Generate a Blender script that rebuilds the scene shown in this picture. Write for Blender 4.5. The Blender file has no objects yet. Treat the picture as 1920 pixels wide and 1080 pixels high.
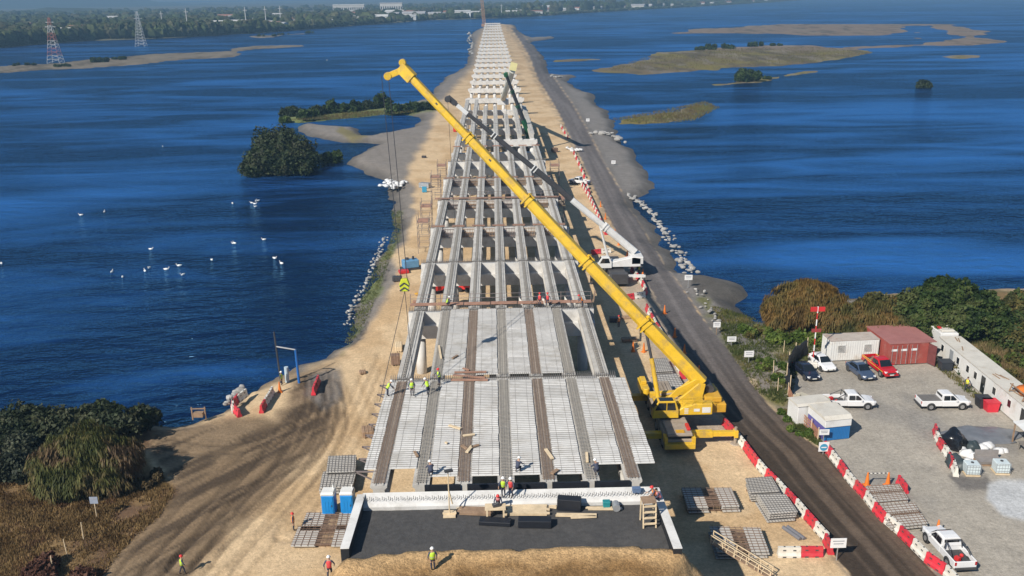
import bpy, bmesh, math, random
import numpy as np
from mathutils import Vector, Matrix, Euler, noise as mnoise
random.seed(7)
rng = np.random.default_rng(11)
scene = bpy.context.scene
COL = scene.collection
PI = math.pi
rad = math.radians

# ---------------------------------------------------------------- camera
FPX, CAMH = 1700.0, 43.0
PITCH, YAW, ROLL = rad(17.8814), rad(0.97323), rad(-0.8)
cam_d = bpy.data.cameras.new('camera')
cam = bpy.data.objects.new('camera', cam_d)
COL.objects.link(cam)
cam_m = Matrix.Rotation(-YAW, 4, 'Z') @ Matrix.Rotation(PI / 2 - PITCH, 4, 'X') @ Matrix.Rotation(ROLL, 4, 'Z')
cam.matrix_world = Matrix.Translation((0, 0, CAMH)) @ cam_m
cam_d.sensor_width = 36.0
cam_d.lens = FPX / 1920 * 36.0
cam_d.clip_start = 0.5
cam_d.clip_end = 60000
scene.camera = cam
RM = np.array([list(r)[:3] for r in cam_m])[:3]


def ray(x, y):
    return RM @ np.array([(x - 960) / FPX, (540 - y) / FPX, -1.0])


def P(x, y, z=0.0):
    """where the sight line of photo pixel x, y meets height z"""
    d = ray(x, y)
    t = (z - CAMH) / d[2]
    return Vector((d[0] * t, d[1] * t, z))


def PD(x, y, D):
    d = ray(x, y)
    t = D / math.hypot(d[0], d[1])
    return Vector((d[0] * t, d[1] * t, CAMH + d[2] * t))


def Parr(xs, ys, z):
    d = RM @ np.stack([(xs - 960) / FPX, (540 - ys) / FPX, -np.ones_like(xs)])
    t = (z - CAMH) / d[2]
    return d[0] * t, d[1] * t


# ---------------------------------------------------------------- light
AZ, EL = rad(43), rad(38)          # shadows run 43 degrees right of the bridge axis
sun_d = bpy.data.lights.new('sun', 'SUN')
sun_d.energy = 5.0
sun_d.angle = rad(0.5)
sun_d.color = (1.0, 0.93, 0.82)
sun = bpy.data.objects.new('sun', sun_d)
COL.objects.link(sun)
trav = Vector((math.sin(AZ) * math.cos(EL), math.cos(AZ) * math.cos(EL), -math.sin(EL)))
sun.rotation_euler = trav.to_track_quat('-Z', 'Y').to_euler()
sun.location = (-60, -60, 120)
world = bpy.data.worlds.new('World')
scene.world = world
world.use_nodes = True
wn = world.node_tree
sky = wn.nodes.new('ShaderNodeTexSky')
sky.sky_type = 'NISHITA'
sky.sun_disc = False
sky.sun_elevation = EL
sky.sun_rotation = AZ + PI
sky.altitude = 0
sky.air_density = 1.0
sky.dust_density = 0.2
sky.ozone_density = 6.0
bgn = wn.nodes['Background']
wn.links.new(sky.outputs[0], bgn.inputs[0])
bgn.inputs[1].default_value = 0.05
scene.view_settings.view_transform = 'Standard'
scene.view_settings.look = 'None'
scene.view_settings.exposure = 0.42
scene.view_settings.gamma = 1.0
scene.render.engine = 'CYCLES'
scene.cycles.max_bounces = 6
scene.cycles.diffuse_bounces = 1
scene.cycles.glossy_bounces = 3
scene.cycles.volume_bounces = 0
scene.cycles.transparent_max_bounces = 8


# ---------------------------------------------------------------- materials
def lin(c):
    return tuple(((v / 255) / 12.92 if v <= 10 else (((v / 255) + 0.055) / 1.055) ** 2.4) for v in c)


MATS = {}


def M(name, rgb=(.5, .5, .5), rough=.7, var=.18, scale=2.0, metal=0.0, bump=0.0, bscale=20.0, spec=.5, dirt=None, dscale=.6, damt=.5, coat=0.0, rnd=0.0):
    """procedural material: base colour, soft value noise, optional dirt colour patches, bump and per-object variation"""
    if name in MATS:
        return MATS[name]
    m = bpy.data.materials.new(name)
    m.use_nodes = True
    nt = m.node_tree
    b = nt.nodes['Principled BSDF']
    b.inputs['Roughness'].default_value = rough
    b.inputs['Metallic'].default_value = metal
    b.inputs['Specular IOR Level'].default_value = spec
    b.inputs['Coat Weight'].default_value = coat
    tc = nt.nodes.new('ShaderNodeTexCoord')
    n = nt.nodes.new('ShaderNodeTexNoise')
    n.inputs['Scale'].default_value = scale
    n.inputs['Detail'].default_value = 6
    n.inputs['Roughness'].default_value = .65
    geo = nt.nodes.new('ShaderNodeNewGeometry')
    nt.links.new(geo.outputs['Position'], n.inputs['Vector'])
    mr = nt.nodes.new('ShaderNodeMapRange')
    mr.inputs[1].default_value = .3
    mr.inputs[2].default_value = .7
    mr.inputs[3].default_value = 1 - var
    mr.inputs[4].default_value = 1 + var
    nt.links.new(n.outputs[0], mr.inputs[0])
    col = nt.nodes.new('ShaderNodeMix')
    col.data_type = 'RGBA'
    col.blend_type = 'MULTIPLY'
    col.inputs[0].default_value = 1
    col.inputs[6].default_value = (*rgb, 1)
    nt.links.new(mr.outputs[0], col.inputs[7])
    out = col.outputs[2]
    if rnd:
        oi = nt.nodes.new('ShaderNodeObjectInfo')
        m2 = nt.nodes.new('ShaderNodeMapRange')
        m2.inputs[3].default_value = 1 - rnd
        m2.inputs[4].default_value = 1 + rnd
        nt.links.new(oi.outputs['Random'], m2.inputs[0])
        c2 = nt.nodes.new('ShaderNodeMix')
        c2.data_type = 'RGBA'
        c2.blend_type = 'MULTIPLY'
        c2.inputs[0].default_value = 1
        nt.links.new(out, c2.inputs[6])
        nt.links.new(m2.outputs[0], c2.inputs[7])
        out = c2.outputs[2]
    if dirt:
        n2 = nt.nodes.new('ShaderNodeTexNoise')
        n2.inputs['Scale'].default_value = dscale
        n2.inputs['Detail'].default_value = 8
        n2.inputs['Roughness'].default_value = .7
        nt.links.new(geo.outputs['Position'], n2.inputs['Vector'])
        r2 = nt.nodes.new('ShaderNodeMapRange')
        r2.inputs[1].default_value = .5
        r2.inputs[2].default_value = .68
        r2.inputs[3].default_value = 0
        r2.inputs[4].default_value = damt
        nt.links.new(n2.outputs[0], r2.inputs[0])
        c3 = nt.nodes.new('ShaderNodeMix')
        c3.data_type = 'RGBA'
        nt.links.new(r2.outputs[0], c3.inputs[0])
        nt.links.new(out, c3.inputs[6])
        c3.inputs[7].default_value = (*dirt, 1)
        out = c3.outputs[2]
    nt.links.new(out, b.inputs['Base Color'])
    if bump:
        n3 = nt.nodes.new('ShaderNodeTexNoise')
        n3.inputs['Scale'].default_value = bscale
        n3.inputs['Detail'].default_value = 4
        nt.links.new(geo.outputs['Position'], n3.inputs['Vector'])
        bp = nt.nodes.new('ShaderNodeBump')
        bp.inputs['Strength'].default_value = bump
        bp.inputs['Distance'].default_value = .05
        nt.links.new(n3.outputs[0], bp.inputs['Height'])
        nt.links.new(bp.outputs[0], b.inputs['Normal'])
    MATS[name] = m
    return m


def attr_mat(name, var=.25, scales=((.35, .5), (2.2, .6), (14, .5)), bump=.5, rough=.9, bscale=3.0, trans=0.0):
    """ground and leaf materials: colour from the mesh attribute 'tint' broken up by world-space noise"""
    m = bpy.data.materials.new(name)
    m.use_nodes = True
    nt = m.node_tree
    b = nt.nodes['Principled BSDF']
    b.inputs['Roughness'].default_value = rough
    b.inputs['Specular IOR Level'].default_value = .25
    a = nt.nodes.new('ShaderNodeAttribute')
    a.attribute_name = 'tint'
    out = a.outputs['Color']
    geo = nt.nodes.new('ShaderNodeNewGeometry')
    for sc, amt in scales:
        n = nt.nodes.new('ShaderNodeTexNoise')
        n.inputs['Scale'].default_value = sc
        n.inputs['Detail'].default_value = 5
        n.inputs['Roughness'].default_value = .6
        nt.links.new(geo.outputs['Position'], n.inputs['Vector'])
        r = nt.nodes.new('ShaderNodeMapRange')
        r.inputs[1].default_value = .3
        r.inputs[2].default_value = .7
        r.inputs[3].default_value = 1 - var * amt
        r.inputs[4].default_value = 1 + var * amt
        nt.links.new(n.outputs[0], r.inputs[0])
        c = nt.nodes.new('ShaderNodeMix')
        c.data_type = 'RGBA'
        c.blend_type = 'MULTIPLY'
        c.inputs[0].default_value = 1
        nt.links.new(out, c.inputs[6])
        nt.links.new(r.outputs[0], c.inputs[7])
        out = c.outputs[2]
    nt.links.new(out, b.inputs['Base Color'])
    if bump:
        n = nt.nodes.new('ShaderNodeTexNoise')
        n.inputs['Scale'].default_value = bscale
        n.inputs['Detail'].default_value = 8
        n.inputs['Roughness'].default_value = .7
        nt.links.new(geo.outputs['Position'], n.inputs['Vector'])
        bp = nt.nodes.new('ShaderNodeBump')
        bp.inputs['Strength'].default_value = bump
        bp.inputs['Distance'].default_value = .25
        nt.links.new(n.outputs[0], bp.inputs['Height'])
        nt.links.new(bp.outputs[0], b.inputs['Normal'])
    if trans:
        tr = nt.nodes.new('ShaderNodeBsdfTranslucent')
        nt.links.new(out, tr.inputs['Color'])
        mx = nt.nodes.new('ShaderNodeMixShader')
        mx.inputs[0].default_value = trans
        nt.links.new(b.outputs[0], mx.inputs[1])
        nt.links.new(tr.outputs[0], mx.inputs[2])
        nt.links.new(mx.outputs[0], nt.nodes['Material Output'].inputs['Surface'])
    MATS[name] = m
    return m


# ---------------------------------------------------------------- mesh builder
class MB:
    def __init__(s):
        s.v, s.f, s.mi = [], [], []

    def add(s, vs, fs, mi=0):
        o = len(s.v)
        s.v += [tuple(v) for v in vs]
        s.f += [tuple(i + o for i in f) for f in fs]
        s.mi += [mi] * len(fs)
        return s

    def box(s, c, d, rz=0.0, mi=0, taper=1.0):
        x, y, z = d[0] / 2, d[1] / 2, d[2] / 2
        cs, sn = math.cos(rz), math.sin(rz)
        vs = []
        for dz in (-z, z):
            k = 1 if dz < 0 else taper
            for dx, dy in ((-x, -y), (x, -y), (x, y), (-x, y)):
                dx, dy = dx * k, dy * k
                vs.append((c[0] + dx * cs - dy * sn, c[1] + dx * sn + dy * cs, c[2] + dz))
        return s.add(vs, [(3, 2, 1, 0), (4, 5, 6, 7), (0, 1, 5, 4), (1, 2, 6, 5), (2, 3, 7, 6), (3, 0, 4, 7)], mi)

    def b3(s, x0, x1, y0, y1, z0, z1, mi=0):
        return s.box(((x0 + x1) / 2, (y0 + y1) / 2, (z0 + z1) / 2), (abs(x1 - x0), abs(y1 - y0), abs(z1 - z0)), 0, mi)

    def _frame(s, a, b, up=(0, 0, 1)):
        a, b = Vector(a), Vector(b)
        d = (b - a).normalized()
        u = Vector(up)
        if abs(d.dot(u)) > .98:
            u = Vector((0, 1, 0))
        r = d.cross(u).normalized()
        return a, b, r, r.cross(d).normalized()

    def bar(s, a, b, w, h=None, mi=0, w2=None, h2=None, up=(0, 0, 1)):
        h = w if h is None else h
        w2 = w if w2 is None else w2
        h2 = h if h2 is None else h2
        a, b, r, u = s._frame(a, b, up)
        vs = [p + r * (sx * ww / 2) + u * (sz * hh / 2) for p, ww, hh in ((a, w, h), (b, w2, h2)) for sx, sz in ((-1, -1), (1, -1), (1, 1), (-1, 1))]
        return s.add(vs, [(0, 1, 2, 3), (7, 6, 5, 4), (4, 5, 1, 0), (5, 6, 2, 1), (6, 7, 3, 2), (7, 4, 0, 3)], mi)

    def tube(s, a, b, r0, r1=None, n=8, mi=0, cap=True):
        r1 = r0 if r1 is None else r1
        a, b, r, u = s._frame(a, b)
        vs = [p + (r * math.cos(2 * PI * i / n) + u * math.sin(2 * PI * i / n)) * rr for p, rr in ((a, r0), (b, r1)) for i in range(n)]
        fs = [(i, (i + 1) % n, n + (i + 1) % n, n + i) for i in range(n)]
        fs = [f[::-1] for f in fs]
        if cap:
            fs += [tuple(range(n)), tuple(range(2 * n - 1, n - 1, -1))]
        return s.add(vs, fs, mi)

    def path(s, pts, r, n=6, mi=0):
        for a, b in zip(pts[:-1], pts[1:]):
            s.tube(a, b, r, r, n, mi)
        return s

    def prism(s, poly, axis, t0, t1, mi=0):
        """poly: 2-d outline; axis 'x','y','z' extrusion from t0 to t1 (xz profile for 'y', yz for 'x', xy for 'z')"""
        f = {'x': lambda p, t: (t, p[0], p[1]), 'y': lambda p, t: (p[0], t, p[1]), 'z': lambda p, t: (p[0], p[1], t)}[axis]
        n = len(poly)
        vs = [f(p, t0) for p in poly] + [f(p, t1) for p in poly]
        fs = [(i, (i + 1) % n, n + (i + 1) % n, n + i) for i in range(n)] + [tuple(range(n - 1, -1, -1)), tuple(range(n, 2 * n))]
        return s.add(vs, fs, mi)

    def loft(s, secs, mi=0, closed=True, caps=True):
        n = len(secs[0])
        vs = [p for sec in secs for p in sec]
        fs = []
        for k in range(len(secs) - 1):
            for i in range(n if closed else n - 1):
                j = (i + 1) % n
                fs.append((k * n + i, k * n + j, (k + 1) * n + j, (k + 1) * n + i))
        if caps:
            fs += [tuple(range(n - 1, -1, -1)), tuple(range((len(secs) - 1) * n, len(secs) * n))]
        return s.add(vs, fs, mi)

    def ball(s, c, r, n=8, m=6, mi=0, sq=(1, 1, 1), jit=0.0):
        vs = [(c[0], c[1], c[2] + r * sq[2])]
        for j in range(1, m):
            for i in range(n):
                t, p = PI * j / m, 2 * PI * i / n
                k = r * (1 + random.uniform(-jit, jit))
                vs.append((c[0] + k * sq[0] * math.sin(t) * math.cos(p), c[1] + k * sq[1] * math.sin(t) * math.sin(p), c[2] + k * sq[2] * math.cos(t)))
        vs.append((c[0], c[1], c[2] - r * sq[2]))
        L = len(vs) - 1
        fs = [(0, 1 + i, 1 + (i + 1) % n) for i in range(n)]
        for j in range(m - 2):
            for i in range(n):
                a, b2 = 1 + j * n + i, 1 + j * n + (i + 1) % n
                fs.append((a, a + n, b2 + n, b2))
        fs += [(L, 1 + (m - 2) * n + (i + 1) % n, 1 + (m - 2) * n + i) for i in range(n)]
        return s.add(vs, fs, mi)

    def mesh(s, name, mats, smooth=False, bevel=0.0):
        me = bpy.data.meshes.new(name)
        me.from_pydata(s.v, [], s.f)
        mats = mats if isinstance(mats, (list, tuple)) else [mats]
        for m in mats:
            me.materials.append(m)
        if len(mats) > 1:
            me.polygons.foreach_set('material_index', s.mi)
        bm = bmesh.new()
        bm.from_mesh(me)
        bmesh.ops.recalc_face_normals(bm, faces=bm.faces)
        if bevel:
            ed = [e for e in bm.edges if len(e.link_faces) == 2 and e.calc_face_angle(0) > .5]
            bmesh.ops.bevel(bm, geom=ed, offset=bevel, segments=1, affect='EDGES')
        bm.to_mesh(me)
        bm.free()
        if smooth:
            me.polygons.foreach_set('use_smooth', [True] * len(me.polygons))
        me.update()
        return me

    def build(s, name, mats, parent=None, smooth=False, bevel=0.0):
        return link(name, s.mesh(name, mats, smooth, bevel), parent)


def link(name, me, parent=None, loc=None, rz=0.0):
    o = bpy.data.objects.new(name, me)
    COL.objects.link(o)
    if parent is not None:
        o.parent = parent
    if loc is not None:
        o.location = loc
    if rz:
        o.rotation_euler = (0, 0, rz)
    return o


def tag(o, label=None, cat=None, group=None, kind=None):
    if label:
        o['label'] = label
    if cat:
        o['category'] = cat
    if group:
        o['group'] = group
    if kind:
        o['kind'] = kind
    return o


def empty(name, loc, rz=0.0, label=None, cat=None, group=None):
    o = bpy.data.objects.new(name, None)
    o.empty_display_size = .2
    COL.objects.link(o)
    o.location = loc
    o.rotation_euler = (0, 0, rz)
    return tag(o, label, cat, group)


KIDS = {}


def tree_of(o):
    """children by parent, read once (o.children scans the whole file)"""
    return [c for c in bpy.data.objects if c.parent is o]


def dup(root, kids, loc, rz=0.0, label=None, group=None, scale=None):
    """copy of a thing with copies of its parts and sub-parts; kids: list of (part, [sub-parts])"""
    r = root.copy()
    COL.objects.link(r)
    r.location = loc
    r.rotation_euler = (0, 0, rz)
    if scale is not None:
        r.scale = (scale, scale, scale) if not isinstance(scale, (tuple, list)) else scale
    if label:
        r['label'] = label
    if group:
        r['group'] = group
    for part, subs in kids:
        c = part.copy()
        COL.objects.link(c)
        c.parent = r
        for sb in subs:
            d = sb.copy()
            COL.objects.link(d)
            d.parent = c
    return r


ONES = ['', 'first', 'second', 'third', 'fourth', 'fifth', 'sixth', 'seventh', 'eighth', 'ninth', 'tenth', 'eleventh', 'twelfth', 'thirteenth', 'fourteenth', 'fifteenth', 'sixteenth', 'seventeenth', 'eighteenth', 'nineteenth']
TENS = {2: ('twentieth', 'twenty'), 3: ('thirtieth', 'thirty'), 4: ('fortieth', 'forty'), 5: ('fiftieth', 'fifty'), 6: ('sixtieth', 'sixty'), 7: ('seventieth', 'seventy'), 8: ('eightieth', 'eighty'), 9: ('ninetieth', 'ninety')}


def nth(n):
    if n < 20:
        return ONES[n]
    if n >= 100:
        return 'hundred and ' + nth(n - 100) if n > 100 else 'hundredth'
    t, o = divmod(n, 10)
    return TENS[t][0] if o == 0 else TENS[t][1] + '-' + ONES[o]


def heading(rear_px, front_px, z=0.0):
    a, b = P(*rear_px, z), P(*front_px, z)
    return (a + b) / 2, math.atan2(b.y - a.y, b.x - a.x)


# value noise on numpy arrays
_lat = rng.random((256, 256))


def vnoise(x, y):
    xi, yi = np.floor(x).astype(int), np.floor(y).astype(int)
    fx, fy = x - xi, y - yi
    fx, fy = fx * fx * (3 - 2 * fx), fy * fy * (3 - 2 * fy)
    g = lambda a, b: _lat[a % 256, b % 256]
    return (g(xi, yi) * (1 - fx) + g(xi + 1, yi) * fx) * (1 - fy) + (g(xi, yi + 1) * (1 - fx) + g(xi + 1, yi + 1) * fx) * fy


def fbm(x, y, o=4):
    t, a, s = 0, .5, 0
    for k in range(o):
        t = t + a * vnoise(x * 2 ** k + 17 * k, y * 2 ** k + 31 * k)
        s += a
        a *= .5
    return t / s


def sdist(px, py, poly):
    """signed distance to a polygon, positive inside"""
    poly = np.array(poly, float)
    d = np.full(px.shape, 1e12)
    ins = np.zeros(px.shape, bool)
    n = len(poly)
    for i in range(n):
        ax, ay = poly[i]
        bx, by = poly[(i + 1) % n]
        ex, ey = bx - ax, by - ay
        wx, wy = px - ax, py - ay
        t = np.clip((wx * ex + wy * ey) / (ex * ex + ey * ey + 1e-12), 0, 1)
        d = np.minimum(d, (wx - ex * t) ** 2 + (wy - ey * t) ** 2)
        if ay != by:
            c = ((ay > py) != (by > py)) & (px < (bx - ax) * (py - ay) / (by - ay) + ax)
            ins ^= c
    d = np.sqrt(d)
    return np.where(ins, d, -d)


def sstep(a, b, x):
    t = np.clip((x - a) / (b - a), 0, 1)
    return t * t * (3 - 2 * t)


def set_tint(me, rgb):
    at = me.attributes.new('tint', 'FLOAT_COLOR', 'POINT')
    a = np.ones((len(rgb), 4), np.float32)
    a[:, :3] = rgb
    at.data.foreach_set('color', a.ravel())
# ---------------------------------------------------------------- terrain, water, far bank
WATER = -1.2
LEFT_SHORE = [(-340, 800), (0, 778), (180, 782), (300, 787), (365, 789), (400, 771), (425, 748), (440, 737), (480, 722), (520, 706), (560, 692), (610, 672), (640, 640), (655, 600), (672, 560), (690, 520), (708, 480), (725, 450), (735, 425), (738, 400), (730, 370), (718, 345), (700, 332), (668, 321), (652, 308), (665, 292), (690, 282), (703, 272), (672, 268), (640, 268), (600, 261), (565, 252), (553, 246), (557, 236), (585, 232), (620, 237), (648, 240), (668, 241), (687, 257), (740, 247), (774, 240), (785, 221), (735, 214), (690, 219), (632, 224), (600, 228), (560, 230), (530, 229), (527, 221), (540, 212), (640, 204), (720, 200), (760, 196), (800, 186), (826, 150), (872, 124), (878, 100), (884, 76), (880, 66), (890, 58), (908, 50), (935, 46)]
RIGHT_SHORE = [(965, 47), (972, 58), (985, 66), (1000, 71), (1040, 69), (1040, 72), (996, 79), (1020, 107), (1028, 120), (1027, 130), (1033, 140), (1083, 143), (1067, 150), (1077, 163), (1117, 177), (1113, 187), (1140, 207), (1147, 220), (1160, 233), (1158, 253), (1173, 270), (1193, 287), (1210, 310), (1230, 335), (1235, 348), (1228, 364), (1200, 374), (1190, 380), (1198, 391), (1215, 404), (1240, 440), (1265, 480), (1285, 510), (1300, 514), (1340, 519), (1385, 534), (1408, 553), (1402, 572), (1425, 592), (1445, 600), (1475, 566), (1600, 552), (1700, 548), (1760, 540), (1870, 542), (1960, 540), (2300, 532)]
MAIN = LEFT_SHORE + RIGHT_SHORE + [(2300, 1420), (-340, 1420)]
ISLES = [
    [(458, 305), (470, 322), (520, 331), (575, 329), (604, 322), (618, 308), (634, 296), (628, 285), (590, 280), (500, 286)],
    [(-340, 140), (-340, 165), (0, 140), (60, 133), (150, 128), (300, 118), (432, 107), (470, 92), (570, 88), (575, 84), (480, 85), (420, 95), (290, 100), (200, 108), (110, 117), (0, 122)],
    [(1105, 132), (1165, 118), (1210, 101), (1290, 94), (1330, 89), (1420, 84), (1530, 85), (1640, 94), (1655, 100), (1620, 108), (1530, 118), (1400, 127), (1280, 134), (1200, 138), (1130, 137)],
    [(1290, 162), (1360, 155), (1380, 148), (1440, 143), (1550, 130), (1535, 135), (1450, 151), (1400, 158), (1340, 161)],
    [(1140, 224), (1170, 215), (1250, 204), (1290, 191), (1320, 190), (1345, 198), (1352, 205), (1335, 215), (1300, 228), (1220, 236), (1150, 234)],
    [(1240, 64), (1350, 52), (1500, 42), (1660, 38), (1770, 39), (1800, 52), (1850, 65), (1869, 74), (1862, 80), (1800, 85), (1600, 92), (1550, 89), (1700, 83), (1790, 78), (1795, 74), (1780, 68), (1785, 60), (1760, 55), (1740, 48), (1705, 49), (1700, 58), (1650, 66), (1500, 67), (1440, 63), (1300, 62)],
    [(1706, 66), (1720, 60), (1738, 66), (1725, 73)],
    [(1758, 106), (1800, 102), (1868, 103), (1840, 108), (1780, 110)],
    [(465, 70), (500, 66), (555, 64), (520, 69), (480, 72)],
    [(1020, 112), (1120, 109), (1140, 112), (1030, 117)],
]
ROAD_L = [(957, 52), (975, 76), (993, 106), (1000, 126), (1010, 150), (1030, 182), (1050, 216), (1070, 260), (1092, 302), (1112, 350), (1137, 402), (1165, 450), (1192, 492), (1222, 545), (1246, 592), (1275, 650), (1312, 716), (1347, 768), (1382, 815), (1432, 880), (1502, 960), (1560, 1038), (1620, 1110), (1760, 1290)]
ROAD_R = [(968, 52), (990, 76), (1010, 101), (1025, 125), (1045, 155), (1070, 190), (1085, 215), (1110, 260), (1130, 300), (1160, 350), (1185, 395), (1215, 440), (1250, 500), (1285, 550), (1320, 600), (1360, 650), (1400, 705), (1445, 762), (1500, 815), (1545, 847), (1590, 905), (1640, 962), (1690, 1008), (1740, 1060), (1800, 1130), (1920, 1290)]

xs = np.arange(-340, 2300, 4.0)
ys = np.concatenate([np.arange(44, 110, 1.0), np.arange(110, 260, 2.0), np.arange(260, 1420, 4.0)])
GX, GY = np.meshgrid(xs, ys)
WX, WY = Parr(GX.ravel(), GY.ravel(), 0.0)
WX, WY = WX.reshape(GX.shape), WY.reshape(GX.shape)


def toworld(poly, z=WATER):
    a = np.array(poly, float)
    x, y = Parr(a[:, 0], a[:, 1], z)
    return np.stack([x, y], 1)


near_n = (fbm(WX / 9, WY / 9) - .5)
fine_n = (fbm(WX / 2.2, WY / 2.2) - .5)
sd_main = sdist(WX, WY, toworld(MAIN)) + near_n * 4.5 + fine_n * 1.2
sd_isle = np.full(GX.shape, -1e9)
for k, q in enumerate(ISLES):
    sd_isle = np.maximum(sd_isle, sdist(WX, WY, toworld(q)))
sd_isle = sd_isle + (fbm(WX / 14, WY / 14) - .5) * 10 + (fbm(WX / 45 + 7, WY / 60) - .5) * np.clip(WY / 14, 0, 60)
is_main = sd_main > sd_isle
H = np.where(is_main, -2.0 + 2.0 * sstep(-3, 5.5, sd_main), -1.75 + .95 * sstep(-6, 10, sd_isle))
H = H + np.where(is_main, near_n * .25 + fine_n * .10, near_n * .15)


def pxd(poly, amp=6.0, sc=30.0):
    """signed pixel distance to a traced patch with a ragged edge"""
    return sdist(GX, GY, poly) + (fbm(WX / (sc / 10), WY / (sc / 10)) - .5) * 2 * amp * np.clip((GY - 20) / 500, .1, 1)


C_SAND, C_SAND2 = np.array((.63, .465, .285)), np.array((.53, .37, .21))
C_GREY, C_WET = np.array((.205, .19, .178)), np.array((.085, .078, .07))
C_ROAD, C_ROADB = np.array((.145, .132, .13)), np.array((.085, .062, .045))
C_YARD = np.array((.37, .335, .285))
C_MUD, C_MUDL = np.array((.065, .046, .031)), np.array((.175, .122, .075))
C_DRY, C_GREEN, C_OLIVE = np.array((.23, .15, .07)), np.array((.10, .13, .035)), np.array((.20, .155, .07))
n1 = fbm(WX / 6, WY / 6)[..., None]
n2 = fbm(WX / 1.6 + 40, WY / 1.6)[..., None]
tint = C_SAND + (C_SAND2 - C_SAND) * sstep(.42, .62, n1)
cls = np.zeros(GX.shape, int)         # 0 sand 1 road 2 gravel 3 yard 4 grass 5 mud 6 sandbar


def paint(mask, col, amount=1.0, c=None):
    global tint
    m = (np.clip(mask, 0, 1) * amount)[..., None]
    tint = tint * (1 - m) + col * m
    if c is not None:
        cls[mask > .5] = c


# grey gravel along the left shore and right of the road
GREY_L = [(935, 40), (905, 58), (896, 78), (892, 120), (850, 165), (822, 196), (812, 232), (800, 262), (775, 300), (762, 335), (778, 352), (775, 400), (757, 450), (738, 478), (748, 505), (722, 560), (690, 600), (650, 648), (560, 690), (500, 600), (640, 300), (500, 250), (500, 190), (800, 170), (860, 60)]
paint(sstep(-8, 8, pxd(GREY_L, 16, 60)), C_GREY * (.85 + .35 * n2), .93, 2)
GREY_R = [(940, 40)] + ROAD_R[:15] + [(1345, 640), (1400, 700), (1460, 640), (1500, 560), (1400, 480), (1300, 380), (1250, 200), (1000, 44)]
paint(sstep(-2, 3, pxd(GREY_R, 3)), C_GREY * (.85 + .35 * n2), 1, 2)
paint(sstep(-5, 5, pxd([(1295, 508), (1340, 515), (1390, 530), (1415, 555), (1405, 580), (1360, 590), (1330, 560), (1300, 545)], 8)), C_WET * (.8 + .5 * n2), .9, 2)
# left muddy haul track
MUD = [(560, 700), (620, 690), (645, 700), (640, 800), (600, 850), (540, 900), (470, 960), (400, 1030), (330, 1100), (180, 1300), (60, 1300), (170, 1080), (260, 980), (330, 900), (290, 850), (280, 800), (400, 790), (520, 790)]
paint(sstep(-14, 14, pxd(MUD, 26, 50)), C_MUDL, .85, 5)
ang = np.stack([WX * .62 + WY * .78, WX * .78 - WY * .62])
rut = fbm(ang[1] / .8, ang[0] / 14, 3)
for q, am in (([(575, 710), (618, 705), (625, 780), (560, 850), (470, 930), (380, 1010), (290, 1110), (200, 1250), (110, 1250), (230, 1070), (330, 940), (430, 860), (520, 800)], .75),
              ([(640, 790), (620, 830), (560, 830), (480, 850), (440, 820), (520, 800)], .7),
              ([(280, 800), (400, 830), (410, 880), (340, 940), (290, 900)], .6)):
    paint(sstep(-10, 10, pxd(q, 20, 40)) * sstep(.40, .56, rut + .12 * (n2[..., 0] - .5)), C_MUD, am)
paint(sstep(.52, .66, rut) * sstep(-12, 12, pxd(MUD, 20)), C_MUD * .8, .55)
paint(sstep(-8, 8, pxd([(585, 700), (640, 690), (640, 740), (610, 770), (570, 740)], 10)), C_GREY * .9, .8)
TRK = [[(600, 700), (610, 760), (560, 850), (460, 940), (350, 1040), (260, 1180)], [(590, 705), (596, 760), (530, 850), (420, 940), (310, 1040), (200, 1180)], [(620, 720), (640, 790), (600, 870), (520, 950), (430, 1040), (340, 1180)], [(560, 780), (480, 850), (380, 930), (290, 1020), (200, 1120)], [(540, 800), (500, 870), (420, 960), (340, 1060)], [(300, 830), (400, 850), (500, 830), (590, 790)], [(620, 760), (600, 840), (500, 920), (400, 1000), (280, 1110)], [(700, 690), (660, 790), (590, 900), (500, 1010), (420, 1100)], [(735, 640), (690, 760), (630, 880), (540, 1000)]]


def near_line(pl):
    w = toworld(pl, 0)
    # smooth the bend
    for _ in range(3):
        w = np.concatenate([w[:1]] + [np.stack([a * .75 + b_ * .25, a * .25 + b_ * .75]) for a, b_ in zip(w[:-1], w[1:])] + [w[-1:]])
    d_ = np.full(GX.shape, 1e9)
    sel = (GY > 660) & (GX < 800)
    px_, py_ = WX[sel], WY[sel]
    dd = np.full(px_.shape, 1e9)
    for (ax, ay), (bx, by) in zip(w[:-1], w[1:]):
        ex, ey = bx - ax, by - ay
        t_ = np.clip(((px_ - ax) * ex + (py_ - ay) * ey) / (ex * ex + ey * ey), 0, 1)
        dd = np.minimum(dd, np.hypot(px_ - ax - ex * t_, py_ - ay - ey * t_))
    d_[sel] = dd
    return d_


for k_, pl in enumerate(TRK):
    d_ = near_line(pl) + (n2[..., 0] - .5) * .35
    am = .42 if k_ < 7 else .3
    for off_ in (1.0,):
        paint(1 - sstep(.12, .34, np.abs(d_ - off_)), C_MUD * .8 if k_ < 7 else C_SAND2 * .7, am)
        paint((1 - sstep(.05, .22, np.abs(d_ - off_ - .42))), C_MUDL * 1.5, am * .5)
        H = H - .10 * (1 - sstep(.1, .4, np.abs(d_ - off_)))
# wheel lanes of the sandy track left of the bridge
lane = fbm((WX + .30 * WY) / 1.1, WY / 22, 3)
paint(sstep(.5, .64, lane) * sstep(-8, 8, pxd([(760, 470), (775, 560), (740, 720), (690, 860), (600, 1000), (520, 1000), (600, 850), (650, 720), (700, 600), (740, 520)], 10)), C_SAND2 * .85, .6)
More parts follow.
